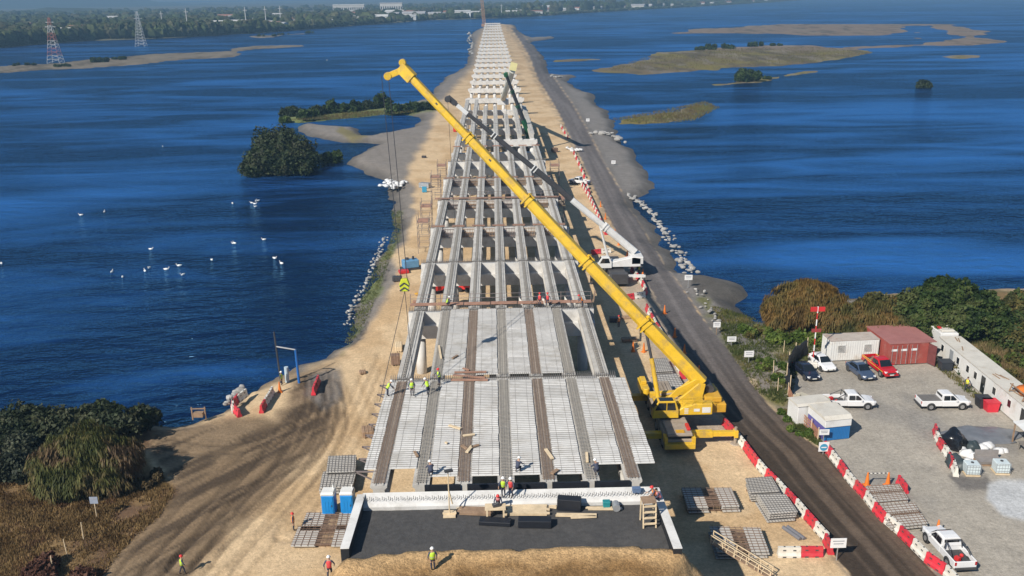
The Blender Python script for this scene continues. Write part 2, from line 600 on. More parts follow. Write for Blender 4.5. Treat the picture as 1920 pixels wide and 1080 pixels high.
# dry grass bank bottom left, weeds, yard
DRY = [(-340, 780), (0, 780), (255, 786), (285, 815), (270, 850), (300, 890), (330, 925), (300, 965), (245, 1010), (200, 1065), (150, 1130), (20, 1420), (-340, 1420)]
gmix = sstep(.40, .62, fbm(WX / 3.5 + 9, WY / 3.5))[..., None]
paint(sstep(-8, 8, pxd(DRY, 14, 30)), C_DRY * (1 - gmix) + np.array((.14, .085, .05)) * gmix, 1, 4)
YARD = [(1440, 690), (1550, 655), (1640, 640), (1750, 650), (1860, 745), (1920, 800), (2300, 1000), (2300, 1420), (1990, 1420), (1880, 1240), (1800, 1130), (1740, 1060), (1690, 1008), (1640, 962), (1590, 905), (1545, 847), (1508, 815), (1480, 760)]
WEED = [(1300, 545), (1335, 560), (1350, 600), (1440, 596), (1480, 560), (1700, 545), (1870, 540), (2300, 530), (2300, 1000), (1920, 800), (1860, 720), (1760, 625), (1560, 640), (1490, 690), (1500, 790), (1530, 830), (1440, 762), (1400, 705), (1370, 662), (1330, 612)]
wm = sstep(.38, .60, fbm(WX / 4 + 3, WY / 4 + 8))[..., None]
paint(sstep(-8, 8, pxd(WEED, 14, 30)), (C_GREY * .9 * (1 - wm) + (C_GREEN * .6 + C_OLIVE * .4) * wm), .9, 4)
paint(sstep(-6, 6, pxd([(1600, 552), (1890, 545), (2300, 530), (2300, 1000), (1920, 800), (1860, 720), (1760, 625), (1640, 630)], 8)), C_DRY * .9, .9, 4)
paint(sstep(-3, 5, pxd(YARD, 6, 30)), C_YARD * (.88 + .25 * n1), 1, 3)
paint(sstep(.5, .68, fbm(WX / 5 + 77, WY / 9)) * sstep(-3, 5, pxd(YARD, 6)), np.array((.22, .21, .20)), .55)
paint(sstep(-5, 5, pxd([(1780, 892), (1850, 892), (1862, 905), (1850, 922), (1800, 918)], 7)), C_GREY * .75, .95)
paint(sstep(-5, 5, pxd([(1850, 905), (1880, 895), (1960, 910), (2050, 960), (1960, 985), (1880, 965), (1848, 935)], 7)), np.array((.50, .51, .52)), .95)
# platform edge right of bridge is greyer and compacted
paint(sstep(-10, 10, pxd([(1130, 470), (1215, 500), (1235, 560), (1330, 740), (1380, 830), (1290, 830), (1180, 560)], 14)), np.array((.34, .30, .26)), .7)
# road over everything
ROAD = ROAD_L + ROAD_R[::-1]
sd_road = pxd(ROAD, 2.5, 30)
nearness = sstep(560, 860, GY)[..., None]
u = sdist(GX, GY, ROAD)
tr = fbm(WX / .9 + WY * .12 * 0, WY / 25, 3)
rl_, rr_ = toworld(ROAD_L, 0), toworld(ROAD_R, 0)
midx = (np.interp(WY, rl_[::-1, 1], rl_[::-1, 0]) + np.interp(WY, rr_[::-1, 1], rr_[::-1, 0])) / 2
lat = WX - midx
strk = fbm(lat / .75 + 50, WY / 70, 3)
roadc = (C_ROAD * (1 - nearness) + C_ROADB * nearness) * (.88 + .24 * n2) * (1 + (.35 + .5 * nearness[..., 0]) * (sstep(.36, .64, strk) - .45))[..., None]
roadc = roadc * (1 - .0 * nearness)
paint(sstep(-1.2, 1.2, sd_road), roadc, 1, 1)
paint(sstep(-13, -3, sd_road) * (sd_road < -1) * sstep(.36, .6, n2[..., 0]), C_GREY * .55, .55)
# shoreline: wet dark rim, green tufts on the left slope
rim = np.where(is_main, sd_main, 99)
paint(1 - sstep(.2, 4.6 + 2.0 * np.clip(WY - 150, 0, 200) / 200, rim + fine_n * 1.5), C_WET, .85)
gr = sstep(.50, .62, fbm(WX / 5 + 60, WY / 7)) * sstep(-6, 6, pxd([(640, 660), (668, 580), (700, 500), (720, 470), (745, 430), (735, 395), (752, 395), (748, 440), (728, 490), (715, 540), (690, 590), (660, 640)], 8))
paint(gr, np.array((.13, .16, .05)), .8)
paint(sstep(-3, 3, pxd([(632, 224), (735, 213), (815, 208), (800, 190), (640, 204), (540, 212), (527, 222), (560, 230)], 3)), np.array((.16, .19, .06)), .9, 4)
paint(sstep(-3, 3, pxd([(640, 238), (690, 256), (660, 262), (630, 246)], 4)), np.array((.20, .17, .06)), .8)
# islands
isl = (~is_main)
ol = sstep(.35, .6, fbm(WX / 22, WY / 22))[..., None]
icol = np.array((.17, .13, .075)) * (1 - ol) + np.array((.20, .165, .05)) * ol
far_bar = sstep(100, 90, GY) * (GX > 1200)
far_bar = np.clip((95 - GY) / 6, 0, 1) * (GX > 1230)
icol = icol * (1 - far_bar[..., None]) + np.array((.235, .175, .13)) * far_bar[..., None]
lb = ((GX < 700) & (GY < 175))[..., None]
icol = np.where(lb, np.array((.20, .165, .12)) * (.8 + .5 * n1), icol)
tint = np.where(isl[..., None], icol, tint)
paint(isl * (sdist(GX, GY, [(585, 293), (640, 290), (640, 306), (600, 312)]) > 0), np.array((.16, .24, .03)), 1)
paint(isl * (1 - sstep(-3, 4, sd_isle)), C_WET * 1.2, .75)
paint(isl * sstep(.56, .66, fbm(WX / 9, WY / 34, 4)), np.array((.09, .075, .05)), .7)
paint(isl * sstep(.58, .7, fbm(WX / 12 + 30, WY / 40 + 9, 4)), np.array((.27, .23, .18)), .6)
cls[isl] = 6
tint = np.clip(tint, .01, .9)

# split faces into named ground surfaces that share one blended material
keep = np.where(is_main, sd_main > -6, sd_isle > -8)
nr, nc = GX.shape
idx = np.arange(nr * nc).reshape(nr, nc)
fa, fb, fc, fd = idx[:-1, :-1], idx[:-1, 1:], idx[1:, 1:], idx[1:, :-1]
fkeep = (keep[:-1, :-1] | keep[:-1, 1:] | keep[1:, 1:] | keep[1:, :-1])
fcls = cls[1:, :-1]
quads = np.stack([fa, fd, fc, fb], -1)
ground_mat = attr_mat('ground_soil', var=.30, scales=((.5, .4), (2.6, .6), (9, .5)), bump=.42, rough=.95, bscale=3.5)
V = np.stack([WX.ravel(), WY.ravel(), H.ravel()], 1)
T = tint.reshape(-1, 3)
for k, nm in enumerate(['sand_ground', 'dirt_road', 'gravel_ground', 'gravel_yard', 'grass_ground', 'mud_ground', 'sandbar']):
    q = quads[fkeep & (fcls == k)].reshape(-1, 4)
    if not len(q):
        continue
    used, inv = np.unique(q, return_inverse=True)
    me = bpy.data.meshes.new(nm)
    me.vertices.add(len(used))
    me.vertices.foreach_set('co', V[used].ravel())
    me.loops.add(q.size)
    me.loops.foreach_set('vertex_index', inv.reshape(-1).astype(np.int32))
    me.polygons.add(len(q))
    me.polygons.foreach_set('loop_start', np.arange(0, q.size, 4, dtype=np.int32))
    me.polygons.foreach_set('use_smooth', np.ones(len(q), bool))
    me.update(calc_edges=True)
    set_tint(me, T[used])
    me.materials.append(ground_mat)
    tag(link(nm, me), kind='structure')


def ground_z(x, y):
    return 0.0


# ---- water
wm_ = bpy.data.materials.new('river_water')
wm_.use_nodes = True
nt = wm_.node_tree
b = nt.nodes['Principled BSDF']
b.inputs['Roughness'].default_value = .18
geo = nt.nodes.new('ShaderNodeNewGeometry')


def wnoise(scale, detail, stretch, rot=0.0, dist=0.0):
    mp = nt.nodes.new('ShaderNodeMapping')
    mp.inputs['Rotation'].default_value = (0, 0, rot)
    mp.inputs['Scale'].default_value = stretch
    nt.links.new(geo.outputs['Position'], mp.inputs['Vector'])
    n = nt.nodes.new('ShaderNodeTexNoise')
    n.inputs['Scale'].default_value = scale
    n.inputs['Detail'].default_value = detail
    n.inputs['Distortion'].default_value = dist
    nt.links.new(mp.outputs[0], n.inputs['Vector'])
    return n.outputs[0]


def wmath(op, a, b_):
    n = nt.nodes.new('ShaderNodeMath')
    n.operation = op
    for i, v in enumerate((a, b_)):
        if isinstance(v, (int, float)):
            n.inputs[i].default_value = v
        else:
            nt.links.new(v, n.inputs[i])
    return n.outputs[0]


w1 = wnoise(.55, 3, (.45, 1, 1), rad(-12), .4)      # wind waves, crests across the river
w2 = wnoise(2.2, 3, (.5, 1, 1), rad(8), .3)
w0 = wnoise(.22, 2, (.4, 1, 1), rad(-16), .6)
hgt = wmath('ADD', wmath('ADD', wmath('MULTIPLY', w1, 1.0), wmath('MULTIPLY', w2, .35)), wmath('MULTIPLY', w0, 1.6))
slick = wmath('ADD', wmath('MULTIPLY', wnoise(.010, 7, (.35, 1, 1), rad(-22), 1.8), .62), wmath('MULTIPLY', wnoise(.055, 6, (.28, 1, 1), rad(-14), 1.0), .38))    # wind slicks, long streaks
sm = nt.nodes.new('ShaderNodeMapRange')
sm.inputs[1].default_value = .45
sm.inputs[2].default_value = .60
nt.links.new(slick, sm.inputs[0])
bp = nt.nodes.new('ShaderNodeBump')
bp.inputs['Distance'].default_value = 1.0
st = nt.nodes.new('ShaderNodeMapRange')
st.inputs[3].default_value = .95
st.inputs[4].default_value = .60
nt.links.new(sm.outputs[0], st.inputs[0])
nt.links.new(st.outputs[0], bp.inputs['Strength'])
nt.links.new(hgt, bp.inputs['Height'])
nt.links.new(bp.outputs[0], b.inputs['Normal'])
mixc = nt.nodes.new('ShaderNodeMix')
mixc.data_type = 'RGBA'
mixc.inputs[6].default_value = (.001, .008, .038, 1)
mixc.inputs[7].default_value = (.020, .110, .36, 1)
nt.links.new(sm.outputs[0], mixc.inputs[0])
nt.links.new(mixc.outputs[2], b.inputs['Base Color'])
# deep blue-green body under a bluish surface reflection
nt.nodes.remove(b)
dif = nt.nodes.new('ShaderNodeBsdfDiffuse')
nt.links.new(mixc.outputs[2], dif.inputs['Color'])
nt.links.new(bp.outputs[0], dif.inputs['Normal'])
glo = nt.nodes.new('ShaderNodeBsdfGlossy')
glo.inputs['Color'].default_value = (.30, .66, 1.0, 1)
glo.inputs['Roughness'].default_value = .16
nt.links.new(bp.outputs[0], glo.inputs['Normal'])
fre = nt.nodes.new('ShaderNodeFresnel')
fre.inputs['IOR'].default_value = 1.52
nt.links.new(bp.outputs[0], fre.inputs['Normal'])
mxs = nt.nodes.new('ShaderNodeMixShader')
nt.links.new(fre.outputs[0], mxs.inputs[0])
nt.links.new(dif.outputs[0], mxs.inputs[1])
nt.links.new(glo.outputs[0], mxs.inputs[2])
nt.links.new(mxs.outputs[0], nt.nodes['Material Output'].inputs['Surface'])
wb = MB()
wb.add([(-30000, -300, WATER), (30000, -300, WATER), (30000, 40000, WATER), (-30000, 40000, WATER)], [(0, 1, 2, 3)])
tag(wb.build('river', wm_), kind='structure')

# ---- far bank
SH = [(-420, 116), (-200, 102), (0, 90), (60, 84), (160, 77), (320, 71), (450, 64), (520, 60), (640, 50), (740, 43), (800, 38), (870, 36), (930, 34), (1000, 31), (1100, 24), (1280, 14), (1400, 7), (1450, 4), (1520, -1), (1600, -6)]
SHW = [P(x, y, WATER) for x, y in SH]


def shore_at(px):
    for (a, A), (c, B) in zip(zip(SH, SHW), zip(SH[1:], SHW[1:])):
        if a[0] <= px <= c[0]:
            t = (px - a[0]) / (c[0] - a[0])
            return A.lerp(B, t)
    return SHW[-1]


fb_ = MB()
rows = []
for s_ in SHW:
    d = Vector((s_.x, s_.y, 0)).normalized()
    r0 = math.hypot(s_.x, s_.y)
    rows.append([(*(d * (r0 + o)).xy, z) for o, z in ((-8, -2.0), (6, .2), (40, 2), (400, 4), (1500, 6), (9000, 6), (16000, 4))])
for i in range(len(rows) - 1):
    for j in range(6):
        fb_.add([rows[i][j], rows[i + 1][j], rows[i + 1][j + 1], rows[i][j + 1]], [(0, 1, 2, 3)])
tag(fb_.build('far_bank', M('far_bank_soil', (.13, .12, .07), .95, .35, .02)), kind='structure')


def hills(name, prof, D0, D1, mat, amp):
    """ridge at distance D1 whose skyline follows prof; foot at D0"""
    mb = MB()
    n, m = 160, 14
    x0, x1 = prof[0][0], prof[-1][0]
    grid = []
    for i in range(n):
        px = x0 + (x1 - x0) * i / (n - 1)
        py = np.interp(px, [p[0] for p in prof], [p[1] for p in prof])
        top = PD(px, py, D1)
        h = top.z
        col = []
        for j in range(m + 4):
            t = j / (m - 1)
            D = D0 + (D1 - D0) * t
            q = PD(px, py, D)
            tt = min(t, 1)
            z = 3 + (h - 3) * (tt ** 1.3) if t <= 1 else h * (1 - (t - 1) * 1.5)
            z += amp * (mnoise.fractal(Vector((q.x / 400, q.y / 400, 0)), 1, 2, 4)) * tt * (1 if tt < 1 else .35)
            col.append((q.x, q.y, z))
        grid.append(col)
    for i in range(n - 1):
        for j in range(m + 3):
            mb.add([grid[i][j], grid[i + 1][j], grid[i + 1][j + 1], grid[i][j + 1]], [(0, 1, 2, 3)])
    return tag(mb.build(name, mat, smooth=True), kind='structure')


hill_m = M('hill_forest', (.045, .06, .03), .95, .4, .012)
hills('near_hills', [(-420, 20), (-200, 18), (0, 24), (90, 13), (170, 16), (260, 20), (350, 17), (470, 17), (600, 18), (700, 20)], 2600, 4200, hill_m, 18)
hills('far_hills', [(-420, -45), (-150, -30), (60, -16), (180, -12), (250, -4), (300, 5), (360, 8), (430, 8), (520, 7), (600, 10), (700, 11), (800, 9), (900, 8), (1000, 4), (1200, -4), (1400, -9)], 6500, 9000, hill_m, 30)

# ---- haze: one even volume round the scene
hz = MB().b3(-9000, 9000, -400, 9800, -60, 1200)
hm = bpy.data.materials.new('haze_air')
hm.use_nodes = True
nt = hm.node_tree
nt.nodes.remove(nt.nodes['Principled BSDF'])
pv = nt.nodes.new('ShaderNodeVolumePrincipled')
pv.inputs['Color'].default_value = (.36, .65, 1.0, 1)
pv.inputs['Density'].default_value = .00023
pv.inputs['Anisotropy'].default_value = 0.0
nt.links.new(pv.outputs[0], nt.nodes['Material Output'].inputs['Volume'])
tag(hz.build('haze', hm), kind='stuff')
# ---------------------------------------------------------------- the bridge under construction
CONC = M('pale_concrete', (.68, .67, .65), .85, .10, .8, dirt=(.38, .36, .33), dscale=.5, damt=.6, bump=.15, rnd=.06)
CONCG = M('girder_concrete', (.50, .48, .445), .85, .14, .9, dirt=(.33, .30, .27), dscale=.35, damt=.7, bump=.2, rnd=.10)
PANEL = M('panel_concrete', (.69, .68, .66), .8, .12, 1.2, dirt=(.42, .39, .34), dscale=.45, damt=.65, rnd=.13)
RUST = M('rusty_rebar', (.22, .145, .105), .8, .25, 3)
REBAR = M('grey_rebar', (.16, .15, .145), .7, .25, 3)
RUSTP = M('rust_plank', (.36, .20, .14), .85, .25, 1.5)
PLY = M('plywood_form', (.55, .36, .19), .75, .2, 1.5)
WOOD = M('sawn_timber', (.68, .54, .36), .75, .18, 2)
WOODD = M('weathered_timber', (.30, .20, .13), .8, .25, 2)
STEELD = M('dark_steel', (.07, .07, .075), .5, .2, 2, spec=.5)
BLACKP = M('black_foam_and_gap_shade', (.012, .014, .02), .55, .2, 2)
GX7 = [-9.25 + 3.217 * i for i in range(7)]
DECK = 8.0
CX = 0.4
NTH = ['', 'first', 'second', 'third', 'fourth', 'fifth', 'sixth', 'seventh']
PY = [60.5, 80.7, 100.9, 121.1, 141.3, 161.5, 181.7, 201.9, 222.1, 242.6, 263.6, 286.0, 308.5]
FAR_PY = [346, 384, 420, 454, 489, 528, 566, 604, 645, 687, 735, 790, 850, 915, 985, 1065, 1150, 1240, 1330]

# --- pier: columns, cap, bearing wall with starter bars
colm = MB().tube((0, 0, -1.6), (0, 0, 5.0), .62, .62, 14).mesh('column', CONC, True)
capb = MB()
capb.prism([(-11.0, 6.3), (-11.0, 5.6), (-10.2, 4.7), (10.2, 4.7), (11.0, 5.6), (11.0, 6.3)], 'y', -1.05, 1.05)
capm = capb.mesh('cap', CONC)
wallb = MB().b3(-10.9, 10.9, -.36, .36, 6.3, 7.72)
wallm = wallb.mesh('bearing_wall', CONC)
stm = []
for y in (-.22, .22):
    stb = MB()
    for i in range(110):
        stb.box((-10.8 + i * .198, y, 8.0), (.035, .035, .62))
    stb.b3(-10.85, 10.9, y - .02, y + .02, 7.84, 7.88)
    stm.append(stb.mesh('starter_bars', REBAR))
pedb = MB()
for gx in GX7:
    pedb.b3(gx - CX - .62, gx - CX + .62, -.8, .8, 6.3, 6.6)
pedm = pedb.mesh('bearing_seats', CONC)


def pier(y, label, wall=True, bars=True):
    t = empty('bridge_pier', (CX, y, 0), 0, label, 'bridge pier', 'bridge piers')
    for gx in GX7:
        link('column', colm, t, (gx - CX, 0, 0))
    link('cap', capm, t)
    if wall:
        link('bearing_wall', wallm, t)
        if bars:
            for s_ in stm:
                link('starter_bars', s_, t)
    else:
        link('bearing_seats', pedm, t)
    return t


for k, y in enumerate(PY):
    if k == 0:
        continue
    pier(y, 'concrete pier carrying girders, %s behind the abutment' % nth(k), k <= 7, k <= 7)
for k, y in enumerate(FAR_PY):
    pier(y, 'bare pale pier without girders, %s beyond the last girders' % nth(k + 1), False)

# --- girders
L = 20.2
gw = 1.28


def girder_mesh(Ln):
    prof = [(-gw / 2, 7.88), (-gw / 2, 7.72), (-.44, 7.55), (-.44, 6.75), (-.60, 6.6), (-.60, 6.31), (.60, 6.31), (.60, 6.6), (.44, 6.75), (.44, 7.55), (gw / 2, 7.72), (gw / 2, 7.88), (gw * .30, 7.88), (gw * .30, 7.94), (gw * .17, 7.94), (gw * .17, 7.88), (-gw * .17, 7.88), (-gw * .17, 7.94), (-gw * .30, 7.94), (-gw * .30, 7.88)]
    return MB().prism(prof, 'y', .28, Ln - .28).mesh('girder', CONCG)


def stirrups(Ln, mat, step, w, name):
    mb = MB()
    n = int((Ln - 1.2) / step)
    for i in range(n):
        y = .6 + i * step
        mb.box((random.uniform(-.03, .03), y, 8.02), (w * random.uniform(.92, 1.05), .04, .04), random.uniform(-.03, .03))
    for x in (-w * .36, -w * .12, w * .12, w * .36):
        mb.b3(x - .02, x + .02, .5, Ln - .5, 7.95, 7.99)
    return mb.mesh(name, mat)


girdm = girder_mesh(L)
girdm2 = girder_mesh(22.0)
LREB = M('dusty_rebar', (.34, .315, .28), .8, .2, 3)
sta = stirrups(L, LREB, .62, .34, 'stirrup_bars')
DREB = M('brown_rebar', (.23, .17, .13), .8, .25, 3)
stb2 = stirrups(L, DREB, .2, 1.0, 'stirrup_bars')
stc = stirrups(L, LREB, .24, .92, 'stirrup_bars')
SPAN = ['abutment span', 'second span', 'third span', 'fourth span', 'fifth span', 'sixth span', 'seventh span', 'eighth span', 'ninth span', 'tenth span', 'eleventh span', 'twelfth span', 'last span']
for s_ in range(13):
    y0 = PY[s_] if s_ < 12 else PY[12]
    y1 = PY[s_ + 1] if s_ < 12 else 327.0
    use = range(7)
    if s_ == 8:
        use = (0, 1, 2, 3)
    if s_ == 12:
        use = (0, 1)
    for i in use:
        if s_ in (9, 10) and i in () or (s_ == 11 and i in (4,)):
            continue
        o = link('bridge_girder', girdm if y1 - y0 < 20.6 else girdm2, None, (GX7[i] + random.uniform(-.04, .04), y0, 0))
        tag(o, 'grey concrete girder, %s from the left in the %s' % (NTH[i + 1], SPAN[s_]), 'girder', 'precast bridge girders')
        if s_ < 2:
            link('stirrup_bars', sta if s_ == 1 and i in (0, 6) else stb2 if i in (0, 2, 4, 6) else stc, o)
        elif s_ < 8:
            link('stirrup_bars', sta, o)

# --- precast deck panels in the first two spans
pw = 3.217 - gw + .18


LREB2 = M('panel_rebar', (.22, .205, .19), .7, .25, 3)


def panel_meshes(w):
    a = MB().b3(-w / 2, w / 2, 0, 1.36, 0, .09).mesh('deck_panel', PANEL)
    r = MB()
    for i in range(4):
        r.b3(-w / 2, w / 2, .16 + i * .34, .16 + i * .34 + .026, .105, .13)
    for i in range(2):
        x = -w / 2 + w * (i + .5) / 2
        r.b3(x - .010, x + .010, 0, 1.36, .092, .105)
    return a, r.mesh('rebar_mesh', LREB2)


pm, prm = panel_meshes(pw)
pmo, prmo = panel_meshes(1.5)
pml, prml = panel_meshes(.9)
STRIP = ['left overhang', 'first gap', 'second gap', 'third gap', 'fourth gap', 'fifth gap', 'sixth gap', 'right overhang']


def panels(span, strip, n0, n1):
    y0 = PY[span] + (1.4 if span == 0 else .8)
    for k in range(n0, n1):
        if strip == 0:
            x, a, r = GX7[0] - gw / 2 - .32, pml, prml
        elif strip == 7:
            x, a, r = GX7[6] + gw / 2 + .64, pmo, prmo
        else:
            x, a, r = (GX7[strip - 1] + GX7[strip]) / 2, pm, prm
        o = link('deck_panel', a, None, (x + random.uniform(-.03, .03), y0 + k * 1.388, 7.885 + random.uniform(0, .03)))
        o.rotation_euler = (random.uniform(-.006, .006), random.uniform(-.006, .006), 0)
        tag(o, 'pale precast deck panel, %s from the near end, %s of the %s' % (nth(k - n0 + 1), STRIP[strip], SPAN[span]), 'deck panel', 'precast deck panels on the bridge')
        link('rebar_mesh', r, o)


for st in range(8):
    panels(0, st, 1 if st in (0, 1, 6, 7) else 0, 13)
for st in (2, 3, 4, 5):
    panels(1, st, 0, 14)

# --- abutment with black backfill between wing walls
ab = empty('bridge_abutment', (CX, 59.0, 0), 0, 'white concrete abutment with black backfill between two wing walls', 'abutment')
m_ = MB().b3(-10.6, 10.8, .2, 2.2, 3.5, 6.28).build('seat_beam', CONC, ab)
bw = MB().prism([(-.1, 6.29), (-.15, 7.22), (.05, 7.36), (1.05, 7.74), (1.05, 6.29)], 'x', -10.75, 11.05).build('backwall', CONC, ab)
d_ = MB()
for i in range(140):
    d_.tube((-10.6 + i * .154, .32 - .1 * (i % 3), 7.55), (-10.6 + i * .154, .28 - .1 * (i % 3), 7.86), .02, .02, 4)
d_.build('starter_bars', REBAR, bw)
wing_shade = M('wing_wall_shade', (.018, .019, .022), .6, .3, 1.2)  # near-black colour stands for the shading on the walls' inner faces
for sx, yb in ((-1, -6.0), (1, -6.9)):
    w_ = MB()
    x0 = 11.15 if sx > 0 else -10.85
    w_.prism([(x0 - .28, .9), (x0 + .28, .9), (x0 + .28 + sx * .18, yb), (x0 - .28 + sx * .18, yb)], 'z', 5.0, 7.66, 0)
    w_.prism([(x0 - .30, .92), (x0 + .30, .92), (x0 + .30 + sx * .18, yb - .02), (x0 - .30 + sx * .18, yb - .02)], 'z', 7.66, 7.72, 1)
    wo = w_.build('wing_wall', [wing_shade, CONC], ab)
dark = M('black_chip_fill', (.062, .060, .060), .95, .25, 3, bump=.6, bscale=8, dirt=(.10, .095, .09), dscale=.4, damt=.5)
gridb = MB()
nx, ny = 90, 40
for j in range(ny + 1):
    for i in range(nx + 1):
        x, y = -10.7 + 21.7 * i / nx, -7.2 + 7.4 * j / ny
        gridb.v.append((x, y, 6.93 + .04 * mnoise.noise(Vector((x, y, 3)))))
for j in range(ny):
    for i in range(nx):
        a = j * (nx + 1) + i
        gridb.f.append((a, a + 1, a + nx + 2, a + nx + 1))
        gridb.mi.append(0)
fo = gridb.build('backfill_ground', dark, None)
fo.location = (CX, 59.0, 0)
tag(fo, kind='structure')
for k in range(5):  # black boxes added as the shade in the openings between girder ends
    x = GX7[k + 1] + 1.6
    o = MB().b3(x - 1.35, x + 1.35, 60.62, 60.8, 7.0, 7.9).build('opening_shade_strip', BLACKP)
    tag(o, 'black strip added as shade of the opening, %s from the left behind the abutment beam' % NTH[k + 1], 'formwork', 'black strips added as shade at the abutment')

# --- approach embankment: world-space grid
eg = MB()
tintl = []
x0, x1, y0, y1, st = -24.0, 24.0, 24.0, 58.0, .35
nx, ny = int((x1 - x0) / st) + 1, int((y1 - y0) / st) + 1
XX, YY = np.meshgrid(x0 + st * np.arange(nx), y0 + st * np.arange(ny))
nz = fbm(XX / 1.6, YY / 1.6) - .5
nzb = fbm(XX / 5 + 5, YY / 5) - .5
edge = 54.0 + nzb * 2.2 + nz * .8 - .010 * (XX - CX) ** 2 * (1 if True else 0) * .6
side = 12.6 - np.abs(XX - CX) + nzb * 3 + nz * 1.4 + np.where(XX > 0, np.clip(50 - YY, 0, 5) * .25, np.clip(52 - YY, 0, 6) * .35)
hh = np.minimum(np.clip((edge + .4 - YY) / 1.1, 0, 1), np.clip(side / 6.8 + .75, 0, 1))
Z = 6.95 * hh - .4 * (hh <= 0) + nz * .30 + .38 * np.exp(-((YY - edge + 1.1) / .9) ** 2) * (hh > .9)
inside = (np.abs(XX - CX) < 11.0) & (YY > edge - .6)
Z = np.where(inside & (Z < 6.8), 5.4, Z)
flat = (sstep(.0, 1.1, edge - YY - 1.3 - nz * 1.2) * sstep(.4, 2.6, side))[..., None]
s1, s2 = np.array((.52, .34, .17)), np.array((.26, .15, .06))
pat = sstep(.30, .62, fbm(XX / 2.6, YY / 1.8))[..., None]
tt = s1 * (1 - flat) + (s2 * (1 - pat * .55) + s1 * pat * .55) * flat
me = bpy.data.meshes.new('embankment')
ii = np.arange(nx * ny).reshape(ny, nx)
q = np.stack([ii[:-1, :-1], ii[:-1, 1:], ii[1:, 1:], ii[1:, :-1]], -1)
low = (Z[:-1, :-1] < -.2) & (Z[1:, 1:] < -.2) & (Z[1:, :-1] < -.2) & (Z[:-1, 1:] < -.2)
q = q[~low]
me.from_pydata(np.stack([XX.ravel(), YY.ravel(), Z.ravel()], 1).tolist(), [], q.tolist())
me.polygons.foreach_set('use_smooth', np.ones(len(me.polygons), bool))
set_tint(me, tt.reshape(-1, 3))
me.materials.append(attr_mat('embankment_soil', .4, ((.8, .5), (3, .7), (9, .9)), .8, .95, 4))
tag(link('embankment', me), kind='structure')

# --- work platforms with rails across the girders
SCAF = M('scaffold_tube', (.22, .18, .17), .5, .2, 2)


def walkway(y, x0, x1, label):
    t = empty('work_platform', (0, y, 8.0), 0, label, 'work platform', 'rusty work platforms across the girders')
    mb = MB()
    k = 0
    x = x0
    while x < x1:
        mb.b3(x, min(x + 3.1, x1), -.55, .35, .05 + .02 * (k % 2), .13 + .02 * (k % 2))
        x += 3.2
        k += 1
    mb.build('planks', RUSTP, t)
    mb = MB()
    n = int((x1 - x0) / 3.2) + 1
    for i in range(n):
        x = x0 + (x1 - x0) * i / (n - 1)
        mb.tube((x, .35, 0), (x, .35, 1.25), .035, .035, 6)
        mb.tube((x, -.5, 0), (x, .35, .05), .035, .035, 6)
    for z in (.65, 1.15):
        mb.tube((x0, .35, z), (x1, .35, z), .03, .03, 6)
    mb.build('railing', SCAF, t)


walkway(102.6, -10.4, 11.2, 'rusty plank work platform with railing across the second pier')
walkway(162.0, -11, 11.5, 'rusty plank work platform with railing across the fifth pier')
# timber joint forms at two piers and wooden side forms with props
for y, w_ in ((141.3, 'fourth'), (181.7, 'sixth'), (222.1, 'eighth')):
    for i, gx in enumerate(GX7):
        o = MB().b3(gx - 1.0, gx + 1.0, y - .22, y + .22, 7.95, 8.12).build('joint_form', RUSTP)
        tag(o, 'rusty brown joint form on the %s girder from the left, %s pier' % (NTH[i + 1], w_), 'formwork', 'rusty joint forms over the piers')
for (y, w_) in ((140.0, 'fourth pier'), (160.4, 'fifth pier'), (181.0, 'sixth pier'), (121.6, 'third pier')):
    for i in range(6):
        if w_ == 'third pier' and i > 1:
            continue
        x = (GX7[i] + GX7[i + 1]) / 2
        mb = MB()
        for k in range(8):
            mb.b3(x - .9 + k * .25, x - .82 + k * .25, y - .06, y + .06, 6.4, 7.9)
        for z in (6.6, 7.2, 7.75):
            mb.b3(x - .95, x + .95, y - .14, y - .06, z, z + .1)
        o = mb.build('diaphragm_form', WOODD if i % 3 else SCAF)
        tag(o, 'timber diaphragm form in the %s gap from the left at the %s' % (NTH[i + 1], w_), 'formwork', 'timber diaphragm forms')
# side scaffolds left of the far girders
for k, (px, py, h_) in enumerate(((829, 330, 5.5), (818, 362, 6.5), (800, 405, 5.0), (795, 440, 5.5), (1048, 395, 5.5), (1040, 330, 5.5))):
    p = P(px, py, 3)
    t = empty('scaffold_tower', (p.x, p.y, 0), 0, '%s scaffold tower beside the girders on the %s' % (['farthest tall', 'tall', 'short yellow-braced', 'nearest', 'near', 'far'][k], 'left' if k < 4 else 'right'), 'scaffold', 'scaffold towers beside the girders')
    mb = MB()
    for x in (-1, 1):
        for y in (-1.6, 1.6):
            mb.tube((x, y, 0), (x, y, h_ + 1.2), .05, .05, 5)
    for z in np.arange(1.2, h_ + 1.2, 1.1):
        for x in (-1, 1):
            mb.tube((x, -1.6, z), (x, 1.6, z), .04, .04, 5)
        for y in (-1.6, 1.6):
            mb.tube((-1, y, z), (1, y, z), .04, .04, 5)
    mb.build('frame', SCAF, t)
    MB().b3(-1, 1, -1.6, 1.6, h_, h_ + .08).build('deck', RUSTP, t)
